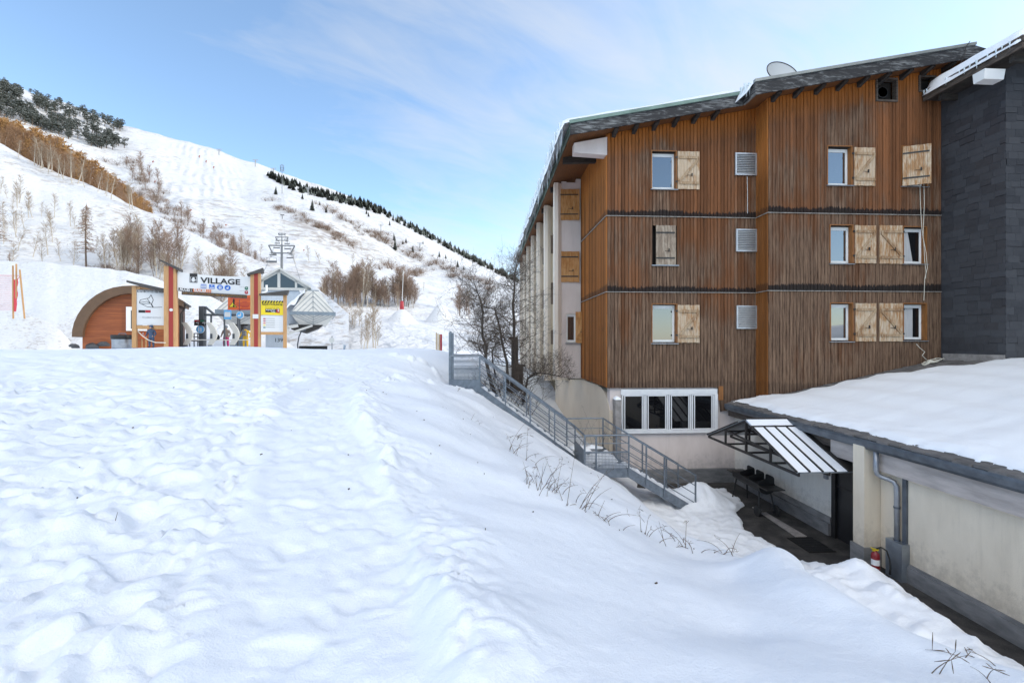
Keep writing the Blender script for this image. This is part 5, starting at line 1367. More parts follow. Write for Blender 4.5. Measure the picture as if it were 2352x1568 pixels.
# gateway: origin at the foot of its left post, local x along the banner
def pl(O, ang):
    r = Vector((math.cos(ang), math.sin(ang), 0)); n = Vector((-math.sin(ang), math.cos(ang), 0))
    def f(zx, zy, y=0.0):
        d = ray(*Z1(zx, zy)); o = O+n*y
        t = o.dot(n)/d.dot(n); p = d*t-o
        return p.dot(r), p.z
    return f
gz0 = -1.0
LP = pD(Z1(865,0)[0], 784, 30.5); RP = pD(Z1(1488,0)[0], 784, 32.4)
O = Vector((LP.x, LP.y, gz0)); ga = math.atan2(RP.y-LP.y, RP.x-LP.x)
gate = root('lift_gateway', O, 'tall wooden gateway with red banded posts carrying the white VILLAGE banner', 'gateway', None, ga)
q = pl(O, ga)
def B(mb, zx0, zy0, zx1, zy1, y0, y1, m=None, yy=0):
    x0, z1 = q(zx0, zy0, yy); x1, z0 = q(zx1, zy1, yy); mb.box(x0, x1, y0, y1, z0, z1, m); return x0, x1, z0, z1
def gatepost(xa, xs0, xs1, xb, top, label=None):
    mb = MB(); x0, zt = q(xa, top); x1, _ = q(xb, top)
    mb.box(x0, x1, -.28, .28, -.4, zt); p = mb.build('post', M['post_wood'], gate, local=True)
    r0, _ = q(xs0, top, -.28); r1, _ = q(xs1, top, -.28)
    s = MB(); s.box(r0, r1, -.30, -.281, -.4, zt+.02); s.build('red_band', M['post_red'], p, local=True); return x0, x1, zt, p
def capslab(a, b, th, y0, y1, parent):
    (xa,za), (xb,zb) = q(*a), q(*b)
    mb = MB(); mb.hexa([(xa,y0,za-th*.45),(xb,y0,zb-th),(xb,y1,zb-th),(xa,y1,za-th*.45),(xa,y0,za),(xb,y0,zb),(xb,y1,zb),(xa,y1,za)])
    return mb.build('cap', M['cap_dark'], parent, local=True)
pA = gatepost(822, 848, 881, 909, 195); capslab((795,148),(940,212), .22, -.42, .42, gate)
pB = gatepost(1452, 1475, 1504, 1524, 240); capslab((1430,252),(1545,210), .30, -.42, .42, gate)
# lower caps have to be thick at the high end
bn = MB(); yb = -.10
x0, zt0 = q(912, 232, yb); x1, zt1 = q(1452, 267, yb); _, zb0 = q(912, 372, yb); _, zb1 = q(1452, 404, yb)
N = 14
for i in range(N):
    a, b = i/N, (i+1)/N
    ya, yb_ = yb+.30*4*a*(1-a)*.5, yb+.30*4*b*(1-b)*.5
    sag = lambda t: -.10*4*t*(1-t)
    P = []
    for zz in (0, 1):
        for (t, y) in ((a,ya),(b,yb_),(b,yb_+.08),(a,ya+.08)):
            lo_, hi_ = zb0+(zb1-zb0)*t, zt0+(zt1-zt0)*t+sag(t)
            P.append((x0+(x1-x0)*t, y, hi_ if zz else lo_))
    bn.hexa(P)
banner = bn.build('banner', M['board_white'], gate, local=True)
def on(zx, zy): return q(zx, zy, yb)
def yat(x):
    t = min(1,max(0,(x-x0)/(x1-x0))); return yb+.6*t*(1-t)-.012
def curve_text(t, zxa, zya, zxb, size, m, bold=.0, name='lettering'):
    xa, za = on(zxa, zya); xb, _ = on(zxb, zya)
    vs, fs = text_geo(t, 1, bold); w_ = max(v.x for v in vs); h_ = size
    mb = MB(); sl = (zb1-zb0)/(x1-x0)*.5
    mb.add([(xa+v.x/w_*(xb-xa), yat(xa+v.x/w_*(xb-xa)), za+v.y*h_+v.x/w_*(xb-xa)*sl) for v in vs], fs)
    return mb.build(name, m, banner, local=True)
hpx = lambda zy0, zy1: abs(on(1100,zy0)[1]-on(1100,zy1)[1])
curve_text('VILLAGE', 1080, 312, 1372, hpx(272,312)/.70, M['ink'], .03)
def brect(zx0, zy0, zx1, zy1, m, name, off=0):
    xa, za = on(zx0, zy0); xb, zb_ = on(zx1, zy1)
    mb = MB(); mb.add([(xa,yat(xa)-off,zb_),(xb,yat(xb)-off,zb_),(xb,yat(xb)-off,za),(xa,yat(xa)-off,za)], [(0,1,2,3)])
    return mb.build(name, m, banner, local=True)
brect(1000,243,1056,313, M['ink'], 'emblem')
mb = MB()
for (a,b,c,d) in ((1005,268,1051,271),(1005,305,1051,308),(1005,268,1008,308),(1048,268,1051,308)):
    xa, za = on(a,b); xb, zb_ = on(c,d); rect(mb, xa, xb, yat((xa+xb)/2)-.014, zb_, za)
xc, zc = on(1028, 280); disc(mb, xc, yat(xc)-.015, zc, .07); xc, zc = on(1026, 292); disc(mb, xc, yat(xc)-.0152, zc, .10, ry=.13)
xa, za = on(1030,300); xb, zb_ = on(1049,290); mb.add([(xa,yat(xa)-.0154,za-.05),(xb,yat(xb)-.0154,zb_-.02),(xb,yat(xb)-.0154,zb_+.02),(xa,yat(xa)-.0154,za+.03)], [(0,1,2,3)])
mb.build('emblem_mark', M['board_white'], banner, local=True)
for k, zx in enumerate((1101, 1162)):
    brect(zx-20, 322+k*3, zx+20, 355+k*3, M['blue'], 'pictogram')
for k, zx in enumerate((1222, 1278)):
    xc, zc = on(zx, 346+k*3); mb = MB(); disc(mb, xc, yat(xc)-.0, zc, .185, ry=.185); mb.build('pictogram', M['blue'], banner, local=True)
mb = MB()
for i in range(4):
    xc, zc = on(1088+i*9, 340); rect(mb, xc-.025, xc+.02, yat(xc)-.012, zc-.10, zc+.06); disc(mb, xc, yat(xc)-.0121, zc+.09, .026, n=10)
for i in range(4):
    xc, zc = on(1150+i*8, 347); disc(mb, xc, yat(xc)-.012, zc, .025, n=10); rect(mb, xc-.02, xc+.02, yat(xc)-.0122, zc-.07, zc-.02)
xc, zc = on(1162,333); disc(mb, xc, yat(xc)-.012, zc, .04, n=10)
for zx in (1217, 1229):
    xc, zc = on(zx, 347); rect(mb, xc-.03, xc+.03, yat(xc)-.012, zc-.11, zc+.05); disc(mb, xc, yat(xc)-.0122, zc+.085, .03, n=10)
xc, zc = on(1278, 350); disc(mb, xc, yat(xc)-.012, zc-.03, .08, n=12, ry=.055); rect(mb, xc+.02, xc+.06, yat(xc)-.0122, zc-.02, zc+.12)
mb.build('pictogram_figures', M['board_white'], banner, local=True)
for (zx, zy, m) in ((1420,354,'sign_green'),(1420,384,'sign_red')):
    xc, zc = on(zx, zy); mb = MB(); disc(mb, xc, yat(xc), zc, .125); mb.build('clock_dial', M[m], banner, local=True)
    h = MB(); rect(h, xc-.012, xc+.012, yat(xc)-.012, zc, zc+.09); rect(h, xc-.07, xc, yat(xc)-.0122, zc-.01, zc+.012); h.build('clock_hands', M['board_white'], banner, local=True)
curve_text('OUVERTURE', 1365, 345, 1405, .07, M['grey_pale']); curve_text('FERMETURE', 1365, 374, 1405, .07, M['grey_pale'])
# lower strips under the banner
xa, za = on(920, 352); xb, zb_ = on(1024, 386)
mb = MB(); mb.hexa([(xa,yb-.06,za-.62),(xb,yb-.0,zb_-.02),(xb,yb+.06,zb_-.02),(xa,yb+.0,za-.62+.0),(xa,yb-.06,za),(xb,yb-.0,zb_+.60),(xb,yb+.06,zb_+.60),(xa,yb,za)])
def strip(zx0, zx1, top0, top1, bot0, bot1, m, name, off):
    P0, P1, P2, P3 = on(zx0,bot0), on(zx1,bot1), on(zx1,top1), on(zx0,top0)
    g = MB(); ys = [yat(P0[0])-off, yat(P1[0])-off]
    g.hexa([(P0[0],ys[0],P0[1]),(P1[0],ys[1],P1[1]),(P1[0],ys[1]+.02,P1[1]),(P0[0],ys[0]+.02,P0[1]),(P3[0],ys[0],P3[1]),(P2[0],ys[1],P2[1]),(P2[0],ys[1]+.02,P2[1]),(P3[0],ys[0]+.02,P3[1])])
    return g.build(name, m, gate, local=True)
strip(921,1023,350,356,374,380, M['ink'], 'access_strip', .02); strip(1024,1156,356,362,381,388, M['sign_orange_pale'], 'access_strip', .02)
def strip_text(t, zxa, zya, zxb, zyb, hz, m, bold=.02, off=.045):
    xa, za = on(zxa, zya); xb, zb_ = on(zxb, zyb); vs, fs = text_geo(t, 1, bold); w_ = max(v.x for v in vs); mb = MB()
    mb.add([(xa+v.x/w_*(xb-xa), yat(xa+v.x/w_*(xb-xa))-off, za+(zb_-za)*v.x/w_+v.y*hz) for v in vs], fs); return mb.build('lettering', m, gate, local=True)
strip_text('ACCES :', 930, 370, 1015, 376, .30, M['board_white'], .04); strip_text('GLACIER', 1032, 377, 1124, 383, .30, M['board_white'], .04)
strip(1132,1135,360,361,386,387, M['board_white'], 'strip_bar', .03); strip(1146,1149,361,362,387,388, M['board_white'], 'strip_bar', .03)
strip(944,1424,377,404,402,430, M['cap_dark'], 'message_display', .06); strip(950,1418,382,409,396,424, M['led'], 'led_strip', .075)
# small notices on the right post
mb = MB(); a = q(1465,545,-.3); b = q(1508,577,-.3); rect(mb, a[0], b[0], -.312, b[1], a[1]); mb.build('notice', M['board_white'], pB[3], local=True)
mb = MB(); a = q(866,513,-.3); disc(mb, a[0], -.31, a[1], .10, n=14); mb.build('sticker', M['board_white'], pA[3], local=True)

# piste map board
def boardroot(name, zx, D, label, cat): 
    p = pD(Z1(zx,0)[0], 784, D); o = Vector((p.x, p.y, gz0)); return root(name, o, label, cat, None, ga), pl(o, ga)
mapb, q = boardroot('piste_map_board', 598, 30.0, 'piste map board with white panel and sloping dark cap left of the gateway', 'information board')
mb = MB(); B(mb, 582, 335, 615, 790, -.12, .12); o = mb.build('post', M['post_wood'], mapb, local=True)
mb = MB(); B(mb, 616, 628, 822, 655, -.10, .10); mb.build('rail', M['post_wood'], mapb, local=True)
mb = MB(); B(mb, 616, 345, 640, 364, -.1, .1); B(mb, 640, 352, 822, 364, -.1, .1); mb.build('rail', M['post_wood'], mapb, local=True)
mb = MB(); B(mb, 616, 365, 824, 627, -.08, .04); pn = mb.build('panel', M['board_white'], mapb, local=True)
capslab((555,300),(835,362), .30, -.40, .40, mapb)
yy = -.082
def R2(mb, a, b, c, d, y=yy): x0_, z1_ = q(a,b,yy); x1_, z0_ = q(c,d,yy); rect(mb, x0_, x1_, y, z0_, z1_)
mb = MB(); R2(mb, 617, 366, 823, 391); mb.build('title_strip', M['ink'], pn, local=True)
mb = MB(); a = q(622,384,yy); put_text(mb, 'PISTES DESSERVIES / SLOPES', a[0], yy-.006, a[1], .17, width=q(816,384,yy)[0]-a[0], bold=.03); mb.build('lettering', M['board_white'], pn, local=True)
mb = MB()
def line(pts, w_, m=None):
    P = [q(x,y,yy) for x,y in pts]
    for (xa,za),(xb,zb_) in zip(P,P[1:]):
        d = Vector((xb-xa,zb_-za)); n = Vector((-d.y,d.x)).normalized()*w_/2
        mb.add([(xa+n.x,yy-.006,za+n.y),(xa-n.x,yy-.006,za-n.y),(xb-n.x,yy-.006,zb_-n.y),(xb+n.x,yy-.006,zb_+n.y)], [(0,1,2,3)])
line([(718,402),(735,440),(722,470),(735,495)], .035); line([(718,402),(705,425),(640,440),(632,460),(690,450),(712,465),(650,470),(632,462)], .03); line([(650,470),(690,490),(735,495),(800,493)], .03); line([(690,430),(718,470),(730,492)], .03)
mb.build('route_lines', M['ink'], pn, local=True)
mb = MB(); R2(mb, 626,514,676,534, yy-.006); mb.build('legend', M['ink'], pn, local=True); mb = MB(); R2(mb, 677,514,716,534, yy-.006); mb.build('legend', M['sign_red'], pn, local=True)
mb = MB(); R2(mb, 740,418,812,420, yy-.006); R2(mb, 750,410,806,412, yy-.006)
a = q(652,573,yy); put_text(mb, 'REGLEMENT DE POLICE', a[0], yy-.006, a[1], .14, width=q(790,573,yy)[0]-a[0], bold=.01)
R2(mb, 628,567,648,568.5, yy-.006); R2(mb, 795,567,815,568.5, yy-.006)
mb.build('lettering', M['grey_pale'], pn, local=True)
# avalanche board
avb, q = boardroot('avalanche_risk_board', 1615, 32.6, 'yellow and white avalanche risk board right of the gateway', 'information board')
mb = MB(); B(mb, 1690, 392, 1716, 830, -.12, .12); mb.build('post', M['post_wood'], avb, local=True)
mb = MB(); B(mb, 1526, 674, 1689, 696, -.10, .10); mb.build('rail', M['post_wood'], avb, local=True)
mb = MB(); B(mb, 1527, 443, 1690, 553, -.08, .04); yp = mb.build('warning_panel', M['sign_yellow'], avb, local=True)
mb = MB(); B(mb, 1527, 556, 1690, 673, -.08, .04); wpn = mb.build('legend_panel', M['board_white'], avb, local=True)
(xa,za),(xb,zb_) = q(1516,398),q(1734,372)
mb = MB(); mb.hexa([(xa,-.4,za-.08),(xb-.12,-.4,zb_-.34),(xb-.12,.4,zb_-.34),(xa,.4,za-.08),(xa,-.4,za),(xb,-.4,zb_),(xb,.4,zb_),(xa,.4,za)]); mb.build('cap', M['cap_dark'], avb, local=True)
mb = MB()
for i in range(8):
    a = q(1530+i*20.5, 462, yy); b = q(1540+i*20.5, 446, yy); w_ = .10
    mb.add([(a[0],yy-.002,a[1]),(a[0]+w_,yy-.002,a[1]),(b[0]+w_,yy-.002,b[1]),(b[0],yy-.002,b[1])], [(0,1,2,3)])
a = q(1533,478,yy); put_text(mb, "RISQUE D'AVALANCHE", a[0], yy-.002, a[1], .21, width=q(1684,478,yy)[0]-a[0], bold=.03)
R2(mb, 1558,505,1640,532, yy-.002); R2(mb, 1640,505,1663,515, yy-.0021); mb.build('warning_print', M['ink'], yp, local=True)
mb = MB(); a = q(1556,499,yy); put_text(mb, 'AVALANCHE RISK', a[0], yy-.002, a[1], .15, width=q(1660,499,yy)[0]-a[0]); mb.build('lettering', M['sign_grey'], yp, local=True)
mb = MB(); a = q(1562,517,yy); put_text(mb, "Aujourd'hui", a[0], yy-.006, a[1], .14, width=q(1630,517,yy)[0]-a[0], bold=.02); a = q(1598,530,yy); put_text(mb, 'Today', a[0], yy-.006, a[1], .14, width=q(1632,530,yy)[0]-a[0], bold=.02)
mb.build('lettering', M['board_white'], yp, local=True)
mb = MB(); R2(mb, 1640,507,1664,536, yy-.004); mb.build('risk_plate', M['sign_red'], yp, local=True)
mb = MB(); a = q(1647,524,yy); put_text(mb, '2', a[0], yy-.008, a[1], .24, bold=.03); mb.build('lettering', M['board_white'], yp, local=True)
for i, m in enumerate(('sign_red','sign_red','orange','sign_yellow','sign_green')):
    mb = MB(); R2(mb, 1543,574+i*16,1560,582+i*16, yy-.002); mb.build('risk_flag', M[m], wpn, local=True)
mb = MB()
for i in range(5): R2(mb, 1562,575+i*16,1628,578+i*16, yy-.002); R2(mb, 1630,576+i*16,1676,577+i*16, yy-.002)
mb.build('legend_lines', M['ink'], wpn, local=True)
# rope between the map board and the gateway
rp = MB(); pts = [pD(*Z1(x,y), 30.1) for x,y in ((622,672),(660,708),(700,735),(750,752),(825,754))]; rp.tube(pts, .03, 6)
tag(rp.build('rope', M['cable']), 'pale rope slung between the map board and the gateway post', 'rope')

# ------------------------------------------------------------------ cabin with the curved roof
def PC(zx, zy, D): return pD(*Z1(zx,zy), D)
CA = R(27); Oc = pD(*Z1(560,784), 33.0); Oc.z = -1.0
cab = root('curved_roof_cabin', Oc, 'wooden cabin with a curved brown roof sweeping to the ground on its left', 'cabin', None, CA)
qc_ = pl(Oc, CA)
def qc(p, y=0.0): x, z = qc_(p[0], p[1], y); return Vector((x, y, z))
outer = [(135,712),(138,660),(152,605),(178,548),(215,492),(262,442),(315,402),(375,370),(440,348),(510,337),(580,334),(660,338),(740,352),(820,378),(890,412),(960,450)]
inner = [(214,712),(217,672),(230,622),(255,572),(290,522),(330,482),(378,446),(430,420),(485,402),(535,393),(580,390),(655,394),(730,406),(805,428),(880,458),(945,486)]
OP = [qc(p,-.5) for p in outer]; IP = [qc(p,-.5) for p in inner]
mb = MB(); dpt = 4.6
for i in range(len(OP)-1):
    a, b, c, d = OP[i], OP[i+1], IP[i+1], IP[i]
    V = Vector((0,dpt,0)); mb.hexa([d, c, c+V, d+V, a, b, b+V, a+V])
ro = mb.build('roof', M['cabin_roof'], cab, local=True)
mb = MB()
for i in range(8, len(OP)-1):
    a, b = OP[i]+Vector((0,.25,.0)), OP[i+1]+Vector((0,.25,.0)); V = Vector((0,4.2,0)); h = Vector((0,0,.16 if i < len(OP)-2 else .06)); h0 = Vector((0,0,.16 if i > 8 else .02))
    mb.hexa([a,b,b+V,a+V,a+h0,b+h,b+h+V,a+h0+V])
mb.build('snow', M['roof_snow'], ro, local=True)
wx1 = qc((922,0)).x
poly = [qc(p) for p in inner[:14]]; bl = poly[0]
poly = [Vector((bl.x,0,-.5))]+[p for p in poly if p.x < wx1]+[Vector((wx1,0,poly[-1].z+.05)),Vector((wx1,0,-.5))]
mb = MB(); mb.prism(poly, (0,.15,0)); mb.build('front_wall', M['cabin_wood'], cab, local=True)
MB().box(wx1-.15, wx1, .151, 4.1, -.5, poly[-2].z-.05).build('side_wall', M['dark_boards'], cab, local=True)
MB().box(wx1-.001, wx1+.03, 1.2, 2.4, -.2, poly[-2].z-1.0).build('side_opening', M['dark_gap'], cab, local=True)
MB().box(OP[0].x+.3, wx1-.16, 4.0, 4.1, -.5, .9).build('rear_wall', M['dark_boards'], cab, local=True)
e = OP[-1]; MB().tube([(e.x+.02,-.45,e.z-.1),(e.x+.02,4.0,e.z-.1)], .07, 8).build('gutter', M['cap_dark'], cab, local=True)
MB().tube([(e.x,.6,e.z-.15),(e.x-.05,.6,e.z-.5),(wx1+.06,.6,e.z-.9),(wx1+.06,.6,-.2)], .05, 8).build('downpipe', M['cap_dark'], cab, local=True)
a, b = qc((536,490)), qc((690,668))
mb = MB(); f = .26
mb.box(a.x,a.x+f,-.08,-.003,b.z,a.z); mb.box(b.x-f,b.x,-.08,-.003,b.z,a.z); mb.box(a.x+f+.001,b.x-f-.001,-.08,-.003,b.z,b.z+f*.6); mb.box(a.x+f+.001,b.x-f-.001,-.08,-.003,a.z-f,a.z)
wn = mb.build('window', M['pvc'], cab, local=True); MB().box(a.x+f,b.x-f,-.03,-.012,b.z+.1,a.z-.2).build('pane', M['glass_blue'], wn, local=True)
# dark rocks showing at the foot of the roof
rk = MB(); rg = random.Random(2); c = pD(*Z1(238,742), 31.8)
for i in range(7):
    p = c+Vector((rg.uniform(-1.0,1.3), rg.uniform(-.2,.2), -.25-.12*i*.3)); s = rg.uniform(.2,.42)
    vs = [(p.x+s*1.3*rg.uniform(.8,1.1)*math.cos(k*1.0472)*math.sin(t), p.y+s*.6*math.sin(k*1.0472)*math.sin(t), p.z+s*.7*math.cos(t)*rg.uniform(.8,1.1)) for t in (.5,1.2,1.9) for k in range(6)]
    fs = [(r*6+k, r*6+(k+1)%6, (r+1)*6+(k+1)%6, (r+1)*6+k) for r in range(2) for k in range(6)]+[tuple(range(5,-1,-1)),tuple(range(12,18))]
    rk.add(vs, fs)
tag(rk.build('rock_pile', M['slate']), 'dark wet rocks under the left foot of the curved cabin roof', 'rocks')
# rubbish bin
p = pD(*Z1(508,775), 30.5)
bn_ = root('rubbish_bin', (p.x,p.y,-1.0), 'round galvanised rubbish bin in front of the wooden cabin', 'rubbish bin')
zt = PC(508,700,30.5).z; r = 1.0
r = (PC(575,0,30.5)-PC(443,0,30.5)).length/2
mb = MB(); mb.lathe([(r*.9,-1.2),(r*.95,zt-.25),(r*.97,zt-.12)], (p.x,p.y,0), 24); mb.build('body', M['galv_light'], bn_, smooth=True)
mb = MB(); mb.lathe([(r*1.0,zt-.26),(r*1.03,zt-.12),(r*1.02,zt+.02),(r*.9,zt+.03)], (p.x,p.y,0), 24); mb.build('liner', M['rubber'], bn_, smooth=True)
mb = MB(); mb.tube([(p.x-.25,p.y,zt+.02),(p.x-.2,p.y,zt+.12),(p.x+.2,p.y,zt+.12),(p.x+.25,p.y,zt+.02)], .03, 6); mb.box(p.x+r, p.x+r+.18, p.y-.03, p.y+.03, zt-.42, zt-.38); mb.box(p.x-r-.15, p.x-r, p.y-.03, p.y+.03, zt-.28, zt-.24); mb.build('handle', M['galv'], bn_)

# ------------------------------------------------------------------ chairlift station
SA_ = R(20); Os = pD(*Z1(1665,784), 44.0); Os.z = -1.2; Ys = 0.0; qs_ = pl(Os, SA_)
def PS(zx, zy, dy=0): x, z = qs_(zx, zy, dy); return Vector((x, dy, z))
st = root('chairlift_station', Os, 'pale chairlift station with a glazed gable and faceted white hoods', 'lift station', None, SA_)
def hood(zc, hw_top, hw_mid, hw_bot, zt_, zm0, zm1, zb, name):
    L = 9.0
    def ring(hw, zy, dy0, dy1):
        a, b = PS(zc-hw, zy), PS(zc+hw, zy)
        return [(a.x,Ys+dy0,a.z),(b.x,Ys+dy0,a.z),(b.x,Ys+dy1,a.z),(a.x,Ys+dy1,a.z)]
    rt, m0, m1, bt = ring(hw_top,zt_,1.4,L-1.4), ring(hw_mid,zm0,0,L), ring(hw_mid,zm1,0,L), ring(hw_bot,zb,1.0,L-1.0)
    h = MB(); h.hexa(m0+rt); o = h.build(name, M['station_panel'], st, local=True)
    g = MB(); a = [(x+(-.12 if i in (0,3) else .12), y+(-.12 if i < 2 else .12), z) for i,(x,y,z) in enumerate(m0)]; b_ = [(x+(-.12 if i in (0,3) else .12), y+(-.12 if i < 2 else .12), z) for i,(x,y,z) in enumerate(m1)]
    g.hexa(b_+a); g.build('belt', M['station_belt'], o, local=True)
    l = MB(); l.hexa(bt+m1); l.build('lower_hood', M['station_panel'], o, local=True)
    # chevron ribs on the end faces
    rb = MB()
    def face(u, v, lower):
        if not lower: A, Bq, C, Dq = m0[0], m0[1], rt[1], rt[0]
        else: A, Bq, C, Dq = m1[0], m1[1], bt[1], bt[0]
        A, Bq, C, Dq = map(Vector, (A, Bq, C, Dq)); p_ = A.lerp(Bq,u).lerp(Dq.lerp(C,u), v); return p_+Vector((0,-.03,0))
    for t in (.26,.5,.75,.98):
        for sd_ in (-1,1):
            rb.tube([face(.5,t,False), face(.5+sd_*.5*t,0,False)], .022, 4); rb.tube([face(.5,t,True), face(.5+sd_*.5*t,0,True)], .022, 4)
    rb.tube([face(.5,0,False),face(.5,1,False)], .02, 4); rb.tube([face(.5,0,True),face(.5,1,True)], .02, 4)
    rb.build('panel_ribs', M['station_belt'], o, local=True)
    cp = MB(); c = [(x,y,z+.10) for x,y,z in rt]; cp.hexa([(x,y,z+.001) for x,y,z in rt]+c); cp.build('hood_cap', M['station_belt'], o, local=True)
    return m1, bt, o
hood(1908, 45, 158, 105, 362, 523, 548, 618, 'right_hood'.replace('right_','')); hood(1350, 45, 150, 100, 362, 510, 540, 612, 'hood')
gl, gr_, ap = PS(1470,352,2), PS(1885,362,2), PS(1660,216,2)
Yg = Ys+2
bd = MB(); bd.prism([(PS(1500,352,2).x,Yg,PS(0,620,2).z),(PS(1850,352,2).x,Yg,PS(0,620,2).z),(PS(1850,352,2).x,Yg,PS(0,352,2).z),(ap.x,Yg,ap.z-.25),(PS(1500,352,2).x,Yg,PS(0,352,2).z)], (0,7,0)); bd.build('gable_body', M['station_siding'], st, local=True)
fr = MB(); Y1 = Yg-.12
def frb(a, b, w_=.28): 
    A, Bq = PS(*a, Y1), PS(*b, Y1); fr.bar(A, Bq, w_, .12, up=(0,1,0))
frb((1440,345),(1660,226)); frb((1662,226),(1890,362)); frb((1440,356),(1892,362),.24); frb((1658,230),(1658,352),.26); frb((1784,300),(1784,354),.2); frb((1537,290),(1537,350),.2)
fr.build('gable_frame', M['station_panel'], st, local=True)
mb = MB(); mb.prism([PS(*p, Yg-.08) for p in ((1450,352),(1870,357),(1662,238))], (0,.06,0)); mb.build('gable_glass', M['glass_blue'], st, local=True)
mb = MB()
for s, (xa,ya_),(xb,yb_) in ((0,(1440,340),(1661,214)),(1,(1661,214),(1895,356))):
    A, Bq = PS(xa,ya_,1.6), PS(xb,yb_,1.6); mb.hexa([A,Bq,Bq+Vector((0,8,0)),A+Vector((0,8,0)),A+Vector((0,0,.22)),Bq+Vector((0,0,.22)),Bq+Vector((0,8,.22)),A+Vector((0,8,.22))])
mb.build('gable_roof', M['station_panel'], st, local=True)
mb = MB(); mb.tube([PS(1567,330,1.2),PS(1567,375,1.2),PS(1556,385,1.2),PS(1536,386,1.2)], .1, 8); mb.build('vent_pipe', M['pvc'], st, local=True)
# snow slid down beside the right hood
X, Yq = np.meshgrid(np.linspace(0,1,20), np.linspace(0,1,14)); A = PS(1700,520,-.2); Bq = PS(1850,395,1.5)
sn = grid_mesh('snow', A.x+(Bq.x-A.x)*X, Ys+.4+2*Yq, A.z+(Bq.z-A.z)*X+.35*np.sin(math.pi*Yq)+.15*fbm(X*4,Yq*3,3,3), None, [M['roof_snow']]); sn.parent = st
for x0_, x1_ in ((1290,1440),(1730,1990)):
    a, b = PS(x0_,622,1.5), PS(x1_,690,1.5); n = 5
    mc = MB(); mc.prism([PS(x0_,618,1.2),PS(x1_,618,1.2),PS(x1_-40,650,1.2),PS((x0_+x1_)/2,684,1.2),PS(x0_+20,655,1.2)], (0,5,0)); mc.build('machinery', M['dark_metal'], st, local=True)
mb = MB(); mb.bar(PS(1722,640,.6), PS(1722,690,.6), .3, .5); mb.bar(PS(1722,690,.6), PS(1905,628,.6), .18, .2); mb.bar(PS(1722,640,.6), PS(1800,628,.6), .5, .3); mb.build('arm', M['station_panel'], st, local=True)
mb = MB(); a, b = PS(1560,690,3.0), PS(1695,800,3.0); mb.box(a.x,b.x,Ys+3,Ys+5,-1.5,a.z); mb.build('leg', M['station_siding'], st, local=True)
mb = MB(); a = PS(1622,748,2.9); put_text(mb, '1394', a.x, Ys+2.98, a.z, .55, bold=.01); mb.build('lettering', M['pipe_dark'], st, local=True)
mb = MB(); a, b = PS(1320,600,4), PS(1400,800,4); mb.box(a.x,b.x,Ys+4,Ys+6,-1.5,a.z); mb.build('leg', M['station_belt'], st, local=True)
# orange warning sign hung in front of the left hood
p = pD(*Z1(1368,460), 40.0)
ws = root('orange_warning_sign', p, 'orange warning sign with a yellow danger triangle in front of the station', 'sign')
a, b = pD(*Z1(1283,405),40.0), pD(*Z1(1452,514),40.0); yw = p.y
q0 = lambda x, y: (pY(*Z1(x,y), yw).x-p.x, pY(*Z1(x,y), yw).z-p.z)
mb = MB(); (xa,za),(xb,zb_) = q0(1283,405), q0(1460,514); mb.box(xa,xb,0,.06,zb_,za); mb.build('panel', M['orange'], ws, local=True)
T3 = [q0(1320,452),q0(1289,494),q0(1350,494)]
mb = MB(); mb.add([(x,-.01,z) for x,z in T3], [(0,1,2)]); mb.build('triangle_border', M['ink'], ws, local=True)
cx_ = sum(t[0] for t in T3)/3; cz_ = sum(t[1] for t in T3)/3
mb = MB(); mb.add([(cx_+(x-cx_)*.8,-.02,cz_+(z-cz_)*.8) for x,z in T3], [(0,1,2)]); mb.build('triangle', M['sign_yellow'], ws, local=True)
mb = MB(); a = q0(1316,488); put_text(mb, '!', a[0], -.03, a[1], .95, bold=.03); mb.build('lettering', M['ink'], ws, local=True)
mb = MB()
for i, (zy, w0, w1) in enumerate(((424,1305,1450),(434,1300,1450),(451,1390,1425),(462,1345,1450),(472,1340,1450),(482,1355,1440),(490,1385,1435),(503,1360,1450),(510,1350,1450))):
    a, b = q0(w0,zy), q0(w1,zy+4); rect(mb, a[0], b[0], -.012, b[1], a[1])
mb.build('text_lines', M['sign_red'], ws, local=True)
MB().tube([(0,.05,-3.0),(0,.05,.3)], .06, 8).build('post', M['pipe_dark'], ws, local=True)
# dark gantry with hanging traffic signs
Yg2 = 38.0
def PG(zx, zy): return pY(*Z1(zx,zy), Yg2)
ga_ = root('sign_gantry', PG(1098,770), 'dark grey steel gantry with a square post and long horizontal arm', 'gantry')
a, b = PG(1080,487), PG(1115,770)
MB().box(a.x,b.x,Yg2-.2,Yg2+.2,-1.8,a.z).build('post', M['pipe_dark'], ga_)
mb = MB(); mb.tube([PG(1115,549),PG(1470,552)], .09, 8); mb.tube([PG(1118,492),PG(1190,552)], .09, 8); mb.build('arm', M['pipe_dark'], ga_)
for zx in (1160,1258,1357): MB().tube([PG(zx,552),PG(zx,800)], .07, 8).build('upright', M['pipe_dark'], ga_)
def sign_circle(zx, zy, r, name, label, fig):
    c = PG(zx, zy); s = root(name, (c.x,Yg2-.25,c.z), label, 'sign')
    R_ = (PG(zx+r,zy)-PG(zx,zy)).length
    mb = MB(); mb.lathe([(R_,-.02),(R_,.02)], (0,0,0), 28, axis='y'); mb.build('plate', M['board_white'], s, local=True)
    mb = MB(); disc(mb, 0, -.03, 0, R_*.9, n=28); mb.build('face', M['blue_pale'], s, local=True)
    mb = MB(); fig(mb, R_); mb.build('pictogram', M['board_white'], s, local=True)
def fig1(mb, r): disc(mb, -.05, -.04, -.2*r, .42*r, ry=.22*r, n=12); rect(mb, .05*r, .3*r, -.041, -.2*r, .55*r)
